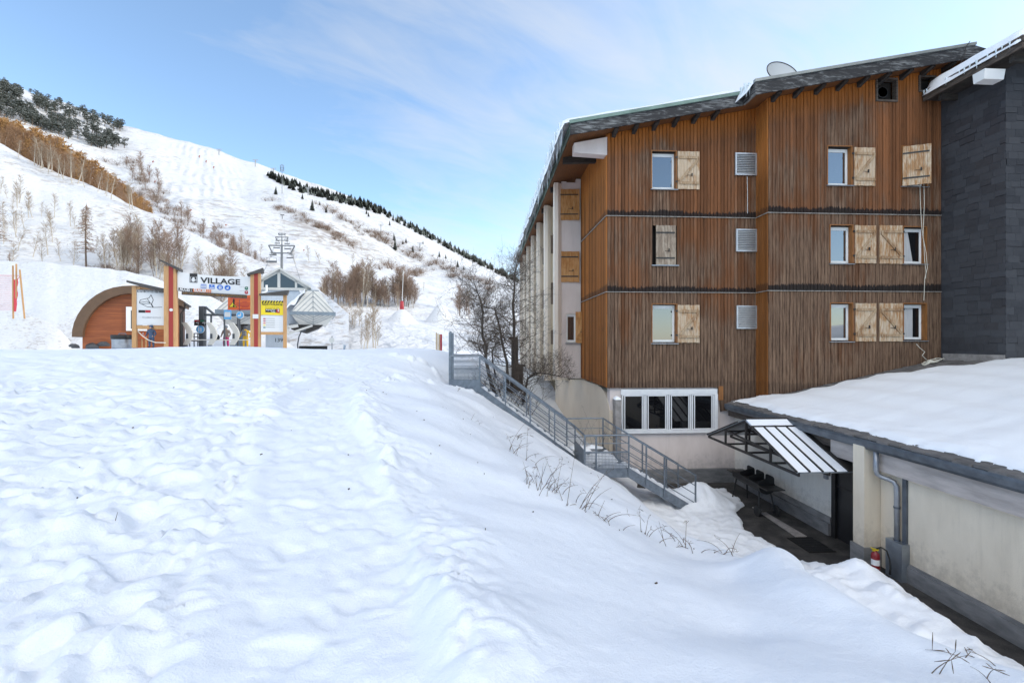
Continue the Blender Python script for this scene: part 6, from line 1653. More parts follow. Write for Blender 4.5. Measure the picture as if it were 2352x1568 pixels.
def fig2(mb, r):
    for x, h in ((-.3,.5),(.2,.3)): rect(mb, (x-.12)*r, (x+.12)*r, -.04, -.6*r, h*r*.6); disc(mb, x*r, -.041, h*r*.6+.14*r, .14*r, n=10)
sign_circle(1385,552,28,'round_blue_sign','round blue sign with a white figure hung right on the gantry arm',fig1)
sign_circle(1095,657,31,'round_blue_sign','round blue sign with two white figures on the gantry post',fig2)
c = PG(1294,549); s = root('square_blue_sign', (c.x,Yg2-.25,c.z), 'square blue sign with four white chair figures on the gantry arm', 'sign')
a, b = PG(1268,515), PG(1320,583); w_, h_ = (b.x-a.x)/2, (a.z-b.z)/2
mb = MB(); mb.box(-w_,w_,-.02,.02,-h_,h_); mb.build('plate', M['blue_pale'], s, local=True); mb = MB()
for i in range(4): x = -w_*.6+i*w_*.4; rect(mb, x-.06, x+.06, -.03, -h_*.5, h_*.25); disc(mb, x, -.031, h_*.42, .06, n=10)
mb.build('pictogram', M['board_white'], s, local=True)
c = PG(1095,608); s = root('status_display', (c.x,Yg2-.3,c.z), 'small dark display board with red and green lettering above the round sign', 'display board')
a, b = PG(1055,588), PG(1136,630); w_, h_ = (b.x-a.x)/2, (a.z-b.z)/2
mb = MB(); mb.box(-w_,w_,-.04,.04,-h_,h_); mb.build('panel', M['ink'], s, local=True)
mb = MB(); rect(mb, -w_*.95, 0, -.05, h_*.35, h_*.85); mb.build('red_strip', M['sign_red'], s, local=True); mb = MB(); rect(mb, .01, w_*.95, -.05, h_*.35, h_*.85); mb.build('green_strip', M['sign_green'], s, local=True)
mb = MB(); put_text(mb, '4', -w_*.7, -.05, -h_*.75, .55); put_text(mb, '4', w_*.45, -.05, -h_*.75, .55); mb.build('lettering', M['grey_pale'], s, local=True)
# access gates: curved white panels with a swing arm
Yt = 36.5
def PT(zx, zy): return pY(*Z1(zx,zy), Yt)
def turnstile():
    rt_ = root('access_gate', (0,0,0), 'x', 'access gate', 'access gates before the lift')
    H = PT(0,600).z-PT(0,768).z; mb = MB(); prof = []
    for i in range(9):
        t = i/8; prof.append((.34*math.sin(math.pi*t)*(.9)+.02-.10*t, H*t))
    poly = [(x+.34+.12*math.sin(math.pi*z/H),0,z) for x,z in prof]+[(x,0,z) for x,z in prof[::-1]]
    mb.prism(poly, (0,.14,0)); mb.build('panel', M['gate_white'], rt_, local=True)
    MB().box(.25,.42,-.02,-.003,H*.28,H*.5).build('reader', M['pipe_dark'], rt_, local=True)
    MB().tube([(.5,.1,H*.22),(1.9,.1,H*.22)], .035, 6).build('swing_arm', M['gate_white'], rt_, local=True)
    MB().box(.05,.35,.01,.12,-1.0,.02).build('foot', M['galv'], rt_, local=True); return rt_
t0 = turnstile(); p0 = PT(950,770)
for i, (zx, lb) in enumerate(((950,'curved white access gate nearest the gateway left post'),(1128,'curved white access gate just right of the gantry post'),(1292,'curved white access gate beside the skier in pink trousers'))):
    t = t0 if i == 0 else copy_tree(t0); p = PT(zx,770); t.location = (p.x,Yt,p.z); t['label'] = lb
# safety railing behind the gates
rl = root('dark_railing', PT(1040,770), 'dark tubular railing behind the white access gates', 'railing'); mb = MB()
Yr = 39.0
for zy in (690,715,745): mb.tube([pY(*Z1(1000,zy-4),Yr),pY(*Z1(1060,zy-4),Yr),pY(*Z1(1085,zy+12),Yr)], .04, 6)
mb.build('rail', M['pipe_dark'], rl)
for zx in (1003,1035,1062,1084): MB().tube([pY(*Z1(zx,690),Yr),pY(*Z1(zx,800),Yr)], .04, 6).build('post', M['pipe_dark'], rl)
# round machine / mirror on the snow
p = pY(*Z1(1198,715),38.5); mr = root('round_mirror', p, 'round black rimmed mirror on a dark stand between the access gates', 'mirror')
mb = MB(); r = (pY(*Z1(1222,715),38.5)-p).length; mb.lathe([(r*.78,.02),(r*.78,-.06),(r,-.06),(r,.06)], (0,0,0), 24, axis='y'); mb.build('rim', M['ink'], mr, local=True)
mb = MB(); mb.lathe([(r*.78,0),(r*.78,.03)], (0,0,0), 24, axis='y'); mb.build('glass', M['glass_blue'], mr, local=True)
mb = MB(); mb.lathe([(r*.9,-1.6),(r*.95,-1.1),(r*.6,-.9),(.05,-.85)], (0,0,0), 16); mb.build('stand', M['ink'], mr, local=True)
# slatted bench / chair row on the snow at the right of the station
a, b = pY(*Z1(1805,778),37.0), pY(*Z1(2012,815),37.0)
bc = root('waiting_bench', a, 'long dark slatted bench below the right station hood', 'bench')
mb = MB(); mb.box(a.x,b.x,37.0,37.08,a.z-.42,a.z); mb.build('backrest', M['ink'], bc); mb = MB(); mb.box(a.x,b.x,36.5,36.95,b.z,b.z+.12); mb.build('seat', M['ink'], bc)
for x in (a.x+.1,b.x-.1): MB().box(x-.05,x+.05,36.6,37.1,-2.2,a.z-.43).build('leg', M['galv'], bc)
mb = MB(); mb.tube([pY(*Z1(x,y),36.9) for x,y in ((1855,662),(1822,672),(1805,710),(1795,770),(1800,820))], .05, 6); tag(mb.build('bent_pole', M['pipe_dark']), 'thin dark bent pole curving up beside the long bench', 'pole')
p = pY(*Z1(2047,736),35.0); rs = root('round_sign', p, 'small round pale sign on a thin pole right of the station', 'sign')
mb = MB(); r = (pY(*Z1(2067,736),35)-p).length; mb.lathe([(r,-.02),(r,.02)], (0,0,0), 20, axis='y'); mb.build('plate', M['station_panel'], rs, local=True); MB().tube([(0,.04,.3),(0,.04,-4)], .04, 6).build('pole', M['galv'], rs, local=True)
a, b = pY(*Z1(2115,768),33.0), pY(*Z1(2145,832),33.0)
mb = MB(); mb.hexa([(a.x,33,b.z-1),(b.x-.2,33,b.z-1),(b.x-.2,33.1,b.z-1),(a.x,33.1,b.z-1),(a.x+.15,33.1,a.z),(b.x,33.1,a.z-.05),(b.x,33.2,a.z-.05),(a.x+.15,33.2,a.z)])
tag(mb.build('leaning_panel', M['galv_light']), 'grey corrugated panel leaning in the snow right of the round sign', 'panel')
# ------------------------------------------------------------------ people
def person(zx, zyfeet, zytop, Y, label, cols, arms=.3, pack=None, helmet=None, face_away=True, bend=0.0, visible_from=0):
    f = pY(*Z1(zx,zyfeet), Y); h = pY(*Z1(zx,zytop), Y).z-f.z
    rt_ = root('person', f, label, 'person')
    s = h/1.75
    V = [(0,0,.93),(0,0,1.12),(0,.0,1.36),(0,-.02,1.50),(0,-.03,1.60),(0,-.03,1.70)]; Rr = [.15,.145,.165,.07,.095,.09]
    E = [(0,1),(1,2),(2,3),(3,4),(4,5)]
    def ad(v, r, par): V.append(v); Rr.append(r); E.append((par, len(V)-1)); return len(V)-1
    for sx_ in (-1,1):
        i = ad((sx_*.11,0,.86),.115,0); i = ad((sx_*.14,-.03,.48),.085,i); i = ad((sx_*.15,.01,.09),.06,i); ad((sx_*.16,-.14,.05),.05,i)
        i = ad((sx_*.21,0,1.40),.075,2); i = ad((sx_*(.30+arms*.3),.02,1.14),.062,i); i = ad((sx_*(.27+arms*.5),-.14,.95),.048,i); ad((sx_*(.26+arms*.5),-.20,.89),.04,i)
    me = bpy.data.meshes.new('body'); me.from_pydata([(x*s,(y+bend*max(0,z-.9))*s,z*s) for x,y,z in V], E, [])
    ob = bpy.data.objects.new('body', me); col.objects.link(ob)
    sk = ob.modifiers.new('skin', 'SKIN'); sd = ob.modifiers.new('sub', 'SUBSURF'); sd.levels = sd.render_levels = 1
    for i, v in enumerate(me.skin_vertices[0].data): v.radius = (Rr[i]*s, Rr[i]*s); v.use_root = (i == 0)
    dg = bpy.context.evaluated_depsgraph_get(); m2 = bpy.data.meshes.new_from_object(ob.evaluated_get(dg)); bpy.data.objects.remove(ob)
    m2.name = 'body'; m2.materials.clear()
    for c in cols: m2.materials.append(c)
    for pg in m2.polygons:
        z = pg.center.z/s; x = abs(pg.center.x)/s
        pg.material_index = 3 if z < .10 else (1 if z < .92 and x < .26 else (2 if z > 1.52 else (0 if z > .93 else 2))); pg.use_smooth = True
    b = bpy.data.objects.new('body', m2); col.objects.link(b); b.parent = rt_
    if helmet:
        mb = MB(); mb.lathe([(.125*s,1.60*s),(.135*s,1.68*s),(.115*s,1.77*s),(.05*s,1.82*s)], (0,-.03*s,0), 14); mb.build('helmet', helmet, rt_, smooth=True, local=True)
    if pack:
        mb = MB(); y0 = -.20*s if face_away else .16*s
        mb.hexa([(-.15*s,y0-.16*s,1.05*s),(.15*s,y0-.16*s,1.05*s),(.16*s,y0+.05*s,1.03*s),(-.16*s,y0+.05*s,1.03*s),(-.12*s,y0-.12*s,1.42*s),(.12*s,y0-.12*s,1.42*s),(.13*s,y0+.05*s,1.46*s),(-.13*s,y0+.05*s,1.46*s)])
        mb.build('backpack', pack, rt_, local=True)
    return rt_
skin = mat('skin_tone', (.45,.27,.19), .6)
yel = noisy('yellow_ski_suit', (.72,.44,.01), (.60,.35,.01), 8, .7); pink = noisy('pink_trousers', (.42,.012,.14), (.34,.01,.11), 6, .7)
taupe = noisy('taupe_jacket', (.27,.21,.18), (.21,.165,.14), 6, .7); navy = noisy('dark_blue_jacket', (.03,.05,.09), (.05,.09,.17), 5, .7)
greyp = noisy('grey_backpack', (.16,.16,.17), (.10,.10,.11), 8, .6); blk = M['rubber']
person(1414, 800, 638, 37.4, 'person in a yellow ski suit with a grey backpack seen from behind', [yel,yel,skin,blk], .25, greyp, M['pipe_dark'])
person(1270, 800, 632, 38.6, 'person in a taupe jacket and pink trousers beside an access gate', [taupe,pink,skin,blk], .05, None, M['galv'])
person(722, 792, 630, 31.6, 'person in a dark blue jacket standing under the map board', [navy,navy,skin,blk], .1, None, navy, bend=-.08)
p = pY(*Z1(660,700),31.8); on_ = root('orange_notice', p, 'small orange notice board below the map board', 'notice board')
mb = MB(); w_ = (pY(*Z1(678,700),31.8).x-pY(*Z1(643,700),31.8).x)/2; mb.box(-w_,w_,0,.04,-w_*1.5,w_*1.5); mb.build('panel', M['orange'], on_, local=True)
mb = MB(); rect(mb, -w_*.7, w_*.7, -.006, -w_*.3, -w_*.2); rect(mb, -w_*.7, w_*.7, -.006, w_*.2, w_*.3); rect(mb,-w_*.3,w_*.3,-.006,w_*.6,w_*1.1); mb.build('print', M['board_white'], on_, local=True)
for x in (-w_*.8,w_*.8): MB().box(x-.03,x+.03,.045,.10,-2.0,w_).build('leg', M['post_wood'], on_, local=True)

# safety netting on poles at the far left
def PN(x, y, D=36.0): return pD(x, y, D)
nt = root('safety_net', PN(40,715), 'red safety netting strung on wooden poles at the far left', 'safety net')
def px7(x, y): return x*.2551/1.6327, (950+y*.2551)/1.6327
for (a, b) in (((190,180),(195,900)),((240,155),(240,600)),((290,240),(362,900)),((-260,200),(-260,900))):
    MB().tube([PN(*px7(*a)), PN(*px7(b[0],b[1]+60))], .055, 6).build('pole', M['post_wood'], nt)
M['net_red'] = mat('red_net', (.62,.05,.07), .6)
mb = MB()
for i in range(29): x = -260+i*16; mb.tube([PN(*px7(x,325)), PN(*px7(x,840))], .0045, 3)
for j in range(20): y = 325+j*27; mb.tube([PN(*px7(-260,y)), PN(*px7(190,y))], .0045, 3)
mb.build('net', M['net_red'], nt)
mb = MB(); N_ = 12; vs = []
for j in range(N_+1):
    t = j/N_; y = 385+t*470; wl_ = 190+6*math.sin(t*9); wr = 262-10*t+8*math.sin(t*17) if t < .75 else 262-14*t-40*(t-.75)
    vs += [PN(*px7(wl_,y)), PN(*px7(wl_,y), 36.3), PN(*px7(wr,y), 36.3), PN(*px7(wr,y))]
fs = [(j*4+k, j*4+(k+1)%4, (j+1)*4+(k+1)%4, (j+1)*4+k) for j in range(N_) for k in range(4)]+[(3,2,1,0),(N_*4,N_*4+1,N_*4+2,N_*4+3)]
mb.add(vs, fs); mb.build('rolled_net', M['net_red'], nt)
mb = MB(); mb.tube([PN(*px7(0,322)), PN(*px7(190,325)), PN(*px7(300,330))], .018, 4); mb.tube([PN(*px7(205,390)), PN(*px7(240,405)), PN(*px7(290,340))], .02, 4); mb.build('cord', M['net_red'], nt)

# ------------------------------------------------------------------ chairlift line
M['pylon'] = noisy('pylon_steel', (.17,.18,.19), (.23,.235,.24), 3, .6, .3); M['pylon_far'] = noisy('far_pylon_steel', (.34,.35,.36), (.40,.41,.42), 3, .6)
def Zp(x, y): return (980+x*.3063)/1.6327, (560+y*.3063)/1.6327
def pylon(D, zx, ztop, zbase, arms, label, name='lift_pylon', cat='lift pylon', r=.35):
    a, b = pD(*Zp(zx,ztop), D), pD(*Zp(zx,zbase), D); b.x = a.x; b.y = a.y
    rt_ = root(name, b, label, cat, 'pylons of the chairlift')
    MB().tube([b-Vector((0,0,3)), (a+b)/2, a], [r, r*.85, r*.7], 10).build('shaft', M['pylon'], rt_)
    for (z0, hw0, z1, hw1, th) in arms:
        mb = MB(); c0, c1 = pD(*Zp(zx,z0),D).z, pD(*Zp(zx,z1),D).z; w0, w1 = hw0*.3063/1.6327/F*D, hw1*.3063/1.6327/F*D
        mb.bar((a.x-w0,a.y,c0),(a.x+w0,a.y,c0),th,th); mb.bar((a.x-w1,a.y,c1),(a.x+w1,a.y,c1),th,th)
        for s in (-1,1): mb.bar((a.x+s*w0,a.y,c0),(a.x+s*w1,a.y,c1),th,th); mb.bar((a.x+s*w1*.9,a.y-1.2,c1-.1),(a.x+s*w1*.9,a.y+1.2,c1-.1),.25,.35)
        mb.build('crossarm', M['pylon'], rt_)
    return rt_
pylon(110, 250, 1165, 1500, [(1178,155,1270,110,.26)], 'large grey chairlift pylon rising behind the glazed gable', r=.33)
pylon(170, 252, 1062, 1190, [(1075,75,1115,58,.28)], 'second chairlift pylon above the large one', r=.22)
pylon(260, 252, 1020, 1110, [(1030,42,1046,34,.35)], 'third small chairlift pylon above the large one', r=.22)
pylon(400, 256, 800, 948, [(800,22,806,18,.4)], 'slim chairlift pylon on the piste below the tall mast', r=.5)
mast = pylon(520, 254, 185, 700, [(195,20,268,20,.4),(222,20,246,20,.4),(560,28,575,22,.4)], 'tall thin mast with stacked crossbars standing out against the skyline', 'tall_mast', 'mast', .32)
def chair():
    rt_ = root('lift_chair', (0,0,0), 'x', 'lift chair', 'chairs hanging on the chairlift')
    MB().tube([(0,0,3.2),(0,0,1.8),(0,.1,1.5)], .07, 6).build('hanger', M['pylon'], rt_, local=True)
    mb = MB(); mb.box(-1.5,1.5,-.35,.25,0,.12); mb.build('seat', M['pipe_dark'], rt_, local=True); mb = MB(); mb.box(-1.5,1.5,.25,.35,.12,.6); mb.build('backrest', M['pylon'], rt_, local=True)
    mb = MB(); 
    for x in (-1.5,1.5): mb.tube([(x,-.3,.06),(x,.3,.1),(x*.9,.3,1.4),(0,.05,1.75)], .06, 6)
    mb.build('frame', M['pylon'], rt_, local=True); return rt_
c0 = chair()
for i, (zx, zy, D) in enumerate(((350,1335,150),(140,1300,150),(120,1385,100),(320,1225,165),(185,1212,165),(315,1160,200),(195,1155,200),(305,1120,240),(203,1118,240),(290,1085,290),(215,1083,290))):
    t = c0 if i == 0 else copy_tree(c0); t.location = pD(*Zp(zx,zy), D); t.scale = (.75,.75,.75)
    t['label'] = ['dark chair hanging right of the large pylon arm','chair hanging left under the large pylon arm','lowest left chair swinging above the station roof'][i] if i < 3 else 'small chairs hanging along the lift line further up the slope'
# haul ropes
mb = MB()
for sx_ in (-1,1):
    pts = [pD(*Zp(250+sx_*120,1275),110), pD(*Zp(252+sx_*58,1112),170), pD(*Zp(252+sx_*34,1045),260), pD(*Zp(256+sx_*18,803),400), pD(*Zp(254+sx_*18,565),520)]
    pts = [pD(*Z1(1660+sx_*200,430),48)]+pts; mb.tube(pts, .035, 4)
tag(mb.build('haul_rope', M['pylon']), 'pair of steel ropes of the chairlift running up the piste', 'cable')
# pylons of the second lift on the skyline and right flank
for i, (x, y0, y1, lb) in enumerate(((*Z2(1610,0)[:1],*[Z2(0,v)[1] for v in (608,650)],'tiny lift pylon furthest left on the skyline'),(*Z2(1877,0)[:1],*[Z2(0,v)[1] for v in (686,735)],'tiny lift pylon in the middle of the skyline'),
        (*Z2(2010,0)[:1],*[Z2(0,v)[1] for v in (748,790)],'tiny lift pylon just left of the tall mast top'),(*Z3(500,0)[:1],*[Z3(0,v)[1] for v in (302,358)],'pale lift pylon against the dark conifer band'),
        (*Z3(1036,0)[:1],*[Z3(0,v)[1] for v in (572,640)],'leaning lift pylon on the open right slope above the gully'),(*Z3(1322,0)[:1],*[Z3(0,v)[1] for v in (708,765)],'lower lift pylon on the right slope near the gully mouth'),(*Z3(1665,0)[:1],*[Z3(0,v)[1] for v in (762,800)],'tiny lift pylon at the lower end of the skyline'))):
    h = hit(x, y1) or hit(x, y1+12) or hit(x, y1+25)
    if h is None: continue
    d = h.dot(Vector((sa,ca,0))); top = pD(x, y0, d); rt_ = root('lift_pylon', h, lb, 'lift pylon', 'pylons of the upper lift')
    MB().tube([(h.x,h.y,h.z-4),(top.x,top.y,top.z)], d*.0011, 6).build('shaft', M['pylon_far'], rt_)
    w_ = d*.0060; mb = MB(); mb.bar((top.x-w_,top.y,top.z),(top.x+w_,top.y,top.z),d*.0010); mb.bar((top.x-w_*.8,top.y,top.z-d*.003),(top.x+w_*.8,top.y,top.z-d*.003),d*.0007); mb.build('crossarm', M['pylon_far'], rt_)
# snow cannons
M['cannon'] = mat('snow_cannon_orange', (.36,.085,.045), .6)
def cannon():
    rt_ = root('snow_cannon', (0,0,0), 'x', 'snow cannon', 'snow cannons beside the piste')
    mb = MB(); mb.tube([(-.7,0,1.6),(.9,0,2.5)], [.55,.70], 12); mb.build('barrel', M['cannon'], rt_, local=True)
    mb = MB(); mb.tube([(0,0,-.5),(0,0,1.6)], .16, 6); mb.bar((-.6,0,.1),(.6,0,.1),.2); mb.build('stand', M['cannon'], rt_, local=True); return rt_
k0 = cannon()
LBL = ['lowest snow cannon beside the piste above the bare trees','snow cannon low on the piste edge right of the gully bushes','snow cannon at the piste edge beside the upper gully','upper snow cannon beside the steep piste edge','small snow cannon high on the piste edge near the dark pines','snow cannon right of the chairlift pylon by the bare tree','snow cannon out on the right half of the wide piste','higher snow cannon on the right of the wide piste','topmost snow cannon near the skyline']
for i, (x, y) in enumerate(((1660,1168),(1403,1060),(1138,850),(1095,792),(1124,704),(2233,1352),(1570,745),(1515,702),(1465,665))):
    h = hit(*Z2(x,y+6)); 
    if h is None: continue
    t = k0 if i == 0 else copy_tree(k0); t.location = h; t['label'] = LBL[i]; d = h.length; s_ = d/F*3.8/2.6; t.scale = (s_,)*3
# red padded post and bundle of piste poles
h = DOMES['snow_kicker']+Vector((0,0,2.2)); rt_ = root('padded_post', h, 'red padded post with a thin pole on top of the snow kicker', 'piste post')
MB().lathe([(.40,-.8),(.42,.6),(.36,1.8),(.15,1.9)], tuple(h), 12).build('pad', M['sign_red'], rt_, smooth=True)
MB().tube([h, h+Vector((.3,0,8.0))], .05, 6).build('pole', M['pvc'], rt_)
M['pole_yellow'] = noisy('ochre_pole', (.42,.27,.05), (.30,.18,.04), 3, .6)
for i, (zx, t_, b_, m, lb) in enumerate(((1443,1366,1480,'pole_yellow','left ochre pole of the bundle stuck in the snow'),(1455,1372,1484,'pole_yellow','middle ochre pole of the bundle stuck in the snow'),(1466,1378,1490,'pole_yellow','right ochre pole of the bundle stuck in the snow'),(1478,1378,1476,'sign_red','thick red pole beside the ochre pole bundle'))):
    a, b = pD(*Z3(zx,t_), 27), pD(*Z3(zx,b_+10), 27)
    o = MB().tube([b-Vector((0,0,.6)), a], .028 if i < 3 else .06, 8).build('piste_pole', M[m]); tag(o, lb, 'piste pole', 'bundle of piste poles')
# ------------------------------------------------------------------ vegetation on the slopes
M['larch'] = noisy('autumn_larch_twigs', (.52,.30,.11), (.33,.185,.08), 1.2, .9, world=False)
M['larch_brown'] = noisy('brown_birch_twigs', (.33,.195,.105), (.23,.135,.08), 1.2, .9, world=False)
M['twig_brown'] = noisy('brown_twigs', (.30,.205,.145), (.20,.135,.10), 1.5, .9, world=False)
M['twig_pale'] = noisy('pale_twigs', (.36,.28,.20), (.25,.19,.135), 1.5, .9, world=False)
M['bark_pale'] = noisy('birch_bark', (.58,.52,.44), (.40,.35,.28), 3, .85, world=False, stretch=(1,1,2))
M['bark_brown'] = noisy('brown_bark', (.19,.145,.11), (.12,.09,.07), 3, .9, world=False)
M['conifer'] = noisy('dark_conifer', (.045,.052,.040), (.075,.08,.06), .8, .9, world=False)
M['conifer_snow'] = noisy('snow_dusted_needles', (.30,.32,.31), (.11,.125,.11), .9, .9, world=False)
def sliver(mb, a, b, w_, m=None, rg=random):
    a, b = Vector(a), Vector(b); d = b-a; o = d.orthogonal().normalized(); o.rotate(Quaternion(d.normalized(), rg.uniform(0,6.28)))
    o2 = d.cross(o).normalized()
    mb.add([a+o*w_, a-o*w_*.5+o2*w_*.86, a-o*w_*.5-o2*w_*.86, b], [(0,1,3),(1,2,3),(2,0,3)], m)
def veg(name, trunk_m, crown_m, seed, kind):
    """unit-height tree: trunk + crown"""
    rg = random.Random(seed); rt_ = root(name, (0,0,0), 'x', 'tree'); tk = MB(); cr = MB()
    if kind == 'larch':
        tk.tube([(0,0,-.06),(.01,0,.5),(0,.01,.98)], [.018,.011,.003], 5)
        for i in range(150):
            z = .10+.88*rg.random()**.9; r = .23*(1-z)**.8+.02; a = rg.uniform(0,6.28); l = r*rg.uniform(.5,1.1)
            p = Vector((0,0,z)); e = p+Vector((math.cos(a)*l, math.sin(a)*l, rg.uniform(-.03,.05))); sliver(cr, p, e, .0042, rg=rg)
            for k in range(4):
                q_ = p.lerp(e, rg.uniform(.3,1)); d = Vector((rg.gauss(0,1),rg.gauss(0,1),rg.gauss(.3,.7))).normalized()*rg.uniform(.02,.055); sliver(cr, q_, q_+d, .0055, rg=rg)
    elif kind == 'bare_larch':
        tk.tube([(0,0,-.06),(.01,0,.5),(0,0,1)], [.014,.009,.002], 5)
        for i in range(120):
            z = .22+.76*rg.random(); r = .27*(1-z)**.75+.02; a = rg.uniform(0,6.28); l = r*rg.uniform(.5,1.1)
            p = Vector((0,0,z)); e = p+Vector((math.cos(a)*l, math.sin(a)*l, rg.uniform(-.06,.0))); sliver(cr, p, e, .0050, rg=rg)
            for k in range(5):
                q_ = p.lerp(e, rg.uniform(.3,1)); d = Vector((rg.gauss(0,1),rg.gauss(0,1),rg.gauss(-.4,.6))).normalized()*rg.uniform(.015,.045); sliver(cr, q_, q_+d, .0034, rg=rg)
    elif kind in ('birch','brown'):
        f = 1 if kind == 'birch' else 1.25
        pts = [Vector((0,0,-.06))]; q_ = Vector((0,0,0)); lean = Vector((rg.gauss(0,.06),rg.gauss(0,.06),1))
        for k in range(5): q_ = q_+lean*.19+Vector((rg.gauss(0,.012),rg.gauss(0,.012),0)); pts.append(q_.copy())
        kk = 1 if kind == 'birch' else .6; tk.tube(pts, [.015*kk,.013*kk,.011*kk,.008*kk,.005*kk,.002], 5)
        for i in range(46 if kind == 'birch' else 85):
            t = .2+.8*rg.random(); j = min(4,int(t*5)); p = pts[j].lerp(pts[j+1], t*5-j); a = rg.uniform(0,6.28); l = (.24*(1.15-t)+.06)*f*rg.uniform(.6,1.2)
            d = Vector((math.cos(a)*.7,math.sin(a)*.7,rg.uniform(.5,1.2))).normalized(); m_ = p+d*l*.55; e = m_+(d+Vector((0,0,.25))).normalized()*l*.5
            sliver(cr, p, m_, .0040, rg=rg); sliver(cr, m_, e, .003, rg=rg)
            for k in range(7):
                q2 = p.lerp(e, rg.uniform(.3,1)); dd = (d+Vector((rg.gauss(0,.7),rg.gauss(0,.7),rg.gauss(.1,.5)))).normalized()*rg.uniform(.03,.10); sliver(cr, q2, q2+dd, .0022*f, rg=rg)
    elif kind == 'shrub':
        for s in range(7):
            a = rg.uniform(0,6.28); d = Vector((math.cos(a)*rg.uniform(.1,.6),math.sin(a)*rg.uniform(.1,.6),1)).normalized(); tk.tube([(0,0,-.08), d*.35, d*.6], [.012,.008,.005], 4)
        for i in range(240):
            a = rg.uniform(0,6.28); el = rg.uniform(.15,1); d = Vector((math.cos(a)*(1-el*.5),math.sin(a)*(1-el*.5),el)).normalized(); p = d*rg.uniform(.1,.75)
            dd = (d+Vector((rg.gauss(0,.6),rg.gauss(0,.6),rg.gauss(.2,.4)))).normalized()*rg.uniform(.10,.30); sliver(cr, p, p+dd, .0055, rg=rg)
    elif kind in ('fir','pine'):
        tk.tube([(0,0,-.08),(0,0,.95)], [.03,.006], 5)
        if kind == 'fir':
            for i in range(16):
                z = .08+.88*i/15; r = .27*(1-z)**.85+.015; n = 9
                for k in range(n):
                    a = 6.28*(k+rg.random()*.7)/n; l = r*rg.uniform(.7,1.1); wd = .30*r+.012
                    c_, s_ = math.cos(a), math.sin(a)
                    cr.add([(-s_*wd*.3,c_*wd*.3,z+.03),(s_*wd*.3,-c_*wd*.3,z+.03),(c_*l*.7+s_*wd,s_*l*.7-c_*wd,z-.035),(c_*l,s_*l,z-.05),(c_*l*.7-s_*wd,s_*l*.7+c_*wd,z-.035)], [(0,1,2,3,4)], 1 if rg.random() < .16 else 0)
        else:
            for c in range(22):
                z = rg.uniform(.25,.98); a = rg.uniform(0,6.28); r = (.30*math.sin(math.pi*min(1,(z-.12)*1.02))**.7)*rg.uniform(.2,1); cc = Vector((math.cos(a)*r,math.sin(a)*r,z))
                for i in range(34):
                    d = Vector((rg.gauss(0,1),rg.gauss(0,1),rg.gauss(.1,.7))).normalized(); p = cc+d*rg.uniform(.02,.09); s_ = rg.uniform(.02,.042); o = d.orthogonal().normalized(); o.rotate(Quaternion(d, rg.uniform(0,6.28)))
                    up_ = d.z > .25
                    cr.add([p-o*s_, p+o*s_, p+d*s_*1.2+Vector((0,0,.01))], [(0,1,2)], 1 if up_ and rg.random() < .75 else 0)
    tk.build('trunk', trunk_m, rt_, local=True); cr.build('crown', crown_m, rt_, local=True); return rt_
PROTO = {}
def proto(key, n, name, tm, cm, kind):
    PROTO[key] = [veg(name, tm, cm, 100*len(PROTO)+i, kind) for i in range(n)]
    for p in PROTO[key]: p['used'] = 0
proto('larch', 4, 'larch_tree', M['bark_brown'], M['larch'], 'larch')
proto('larchb', 3, 'birch_tree', M['bark_pale'], M['larch_brown'], 'brown')
proto('blarch', 2, 'bare_larch', M['bark_brown'], M['twig_brown'], 'bare_larch')
proto('birch', 4, 'birch_tree', M['bark_pale'], M['twig_pale'], 'birch')
proto('brown', 4, 'bare_tree', M['bark_brown'], M['twig_brown'], 'brown')
proto('shrub', 4, 'bare_shrub', M['bark_brown'], M['twig_brown'], 'shrub')
proto('fir', 3, 'fir_tree', M['bark_brown'], [M['conifer_hazed'], M['conifer_hazed_snow']], 'fir')
proto('pine', 3, 'pine_tree', M['bark_brown'], [M['conifer'], M['conifer_snow']], 'pine')
def deep(o, r=None):
    return copy_tree(o)
def plant(key, loc, h, label, cat, group, rg, sx_=1.0, tilt=.04):
    ps = PROTO[key]; p = ps[rg.randrange(len(ps))]
    if not p['used']: t = p; p['used'] = 1
    else: t = copy_tree(p)
    t.location = loc; t.rotation_euler = (rg.gauss(0,tilt), rg.gauss(0,tilt), rg.uniform(0,6.28)); t.scale = (h*sx_,h*sx_,h)
    t['label'] = label; t['category'] = cat; t['group'] = group
    return t
def depth(p): return p.dot(Vector((sa,ca,0)))
def hpx_(p, px): return px/F*depth(p)
rg = random.Random(77)
# the larch and birch wood along the crest of the near hillside
RID = [(-900,-30),(-400,180),(0,330),(130,395),(230,438),(350,492),(480,556)]
TOPL = [(-300,190),(0,262),(60,285),(130,312),(180,345),(230,380),(290,425),(350,478)]
n = 0
for i in range(210):
    px = rg.uniform(-90, 346); rid = interp(px, RID); top = interp(px, TOPL)
    row = rg.random()**.8
    dd = float(interp(px, [(-900,105),(0,120),(350,115)]))
    p = pD(px, rid, dd*(1.0+.30*row)); g = drop(p.x, p.y, 'a')
    if g is None: continue
    yb = 784-g.z/depth(g)*F
    want = rid+(top-rid)*(.50+.66*row)*rg.uniform(.72,1.15); h = hpx_(g, max(22, yb-want)); h = min(h, 26)
    if row > .45: plant('larch', g, h, 'autumn larches with orange twigs standing behind the near hillside crest', 'larch tree', 'orange larches of the hillside wood', rg, 1.25)
    else: plant('larchb' if rg.random() < .7 else 'larch', g, h, 'brown birches with pale trunks along the front of the orange larch wood', 'birch tree', 'brown birches fronting the larch wood', rg, 1.1)
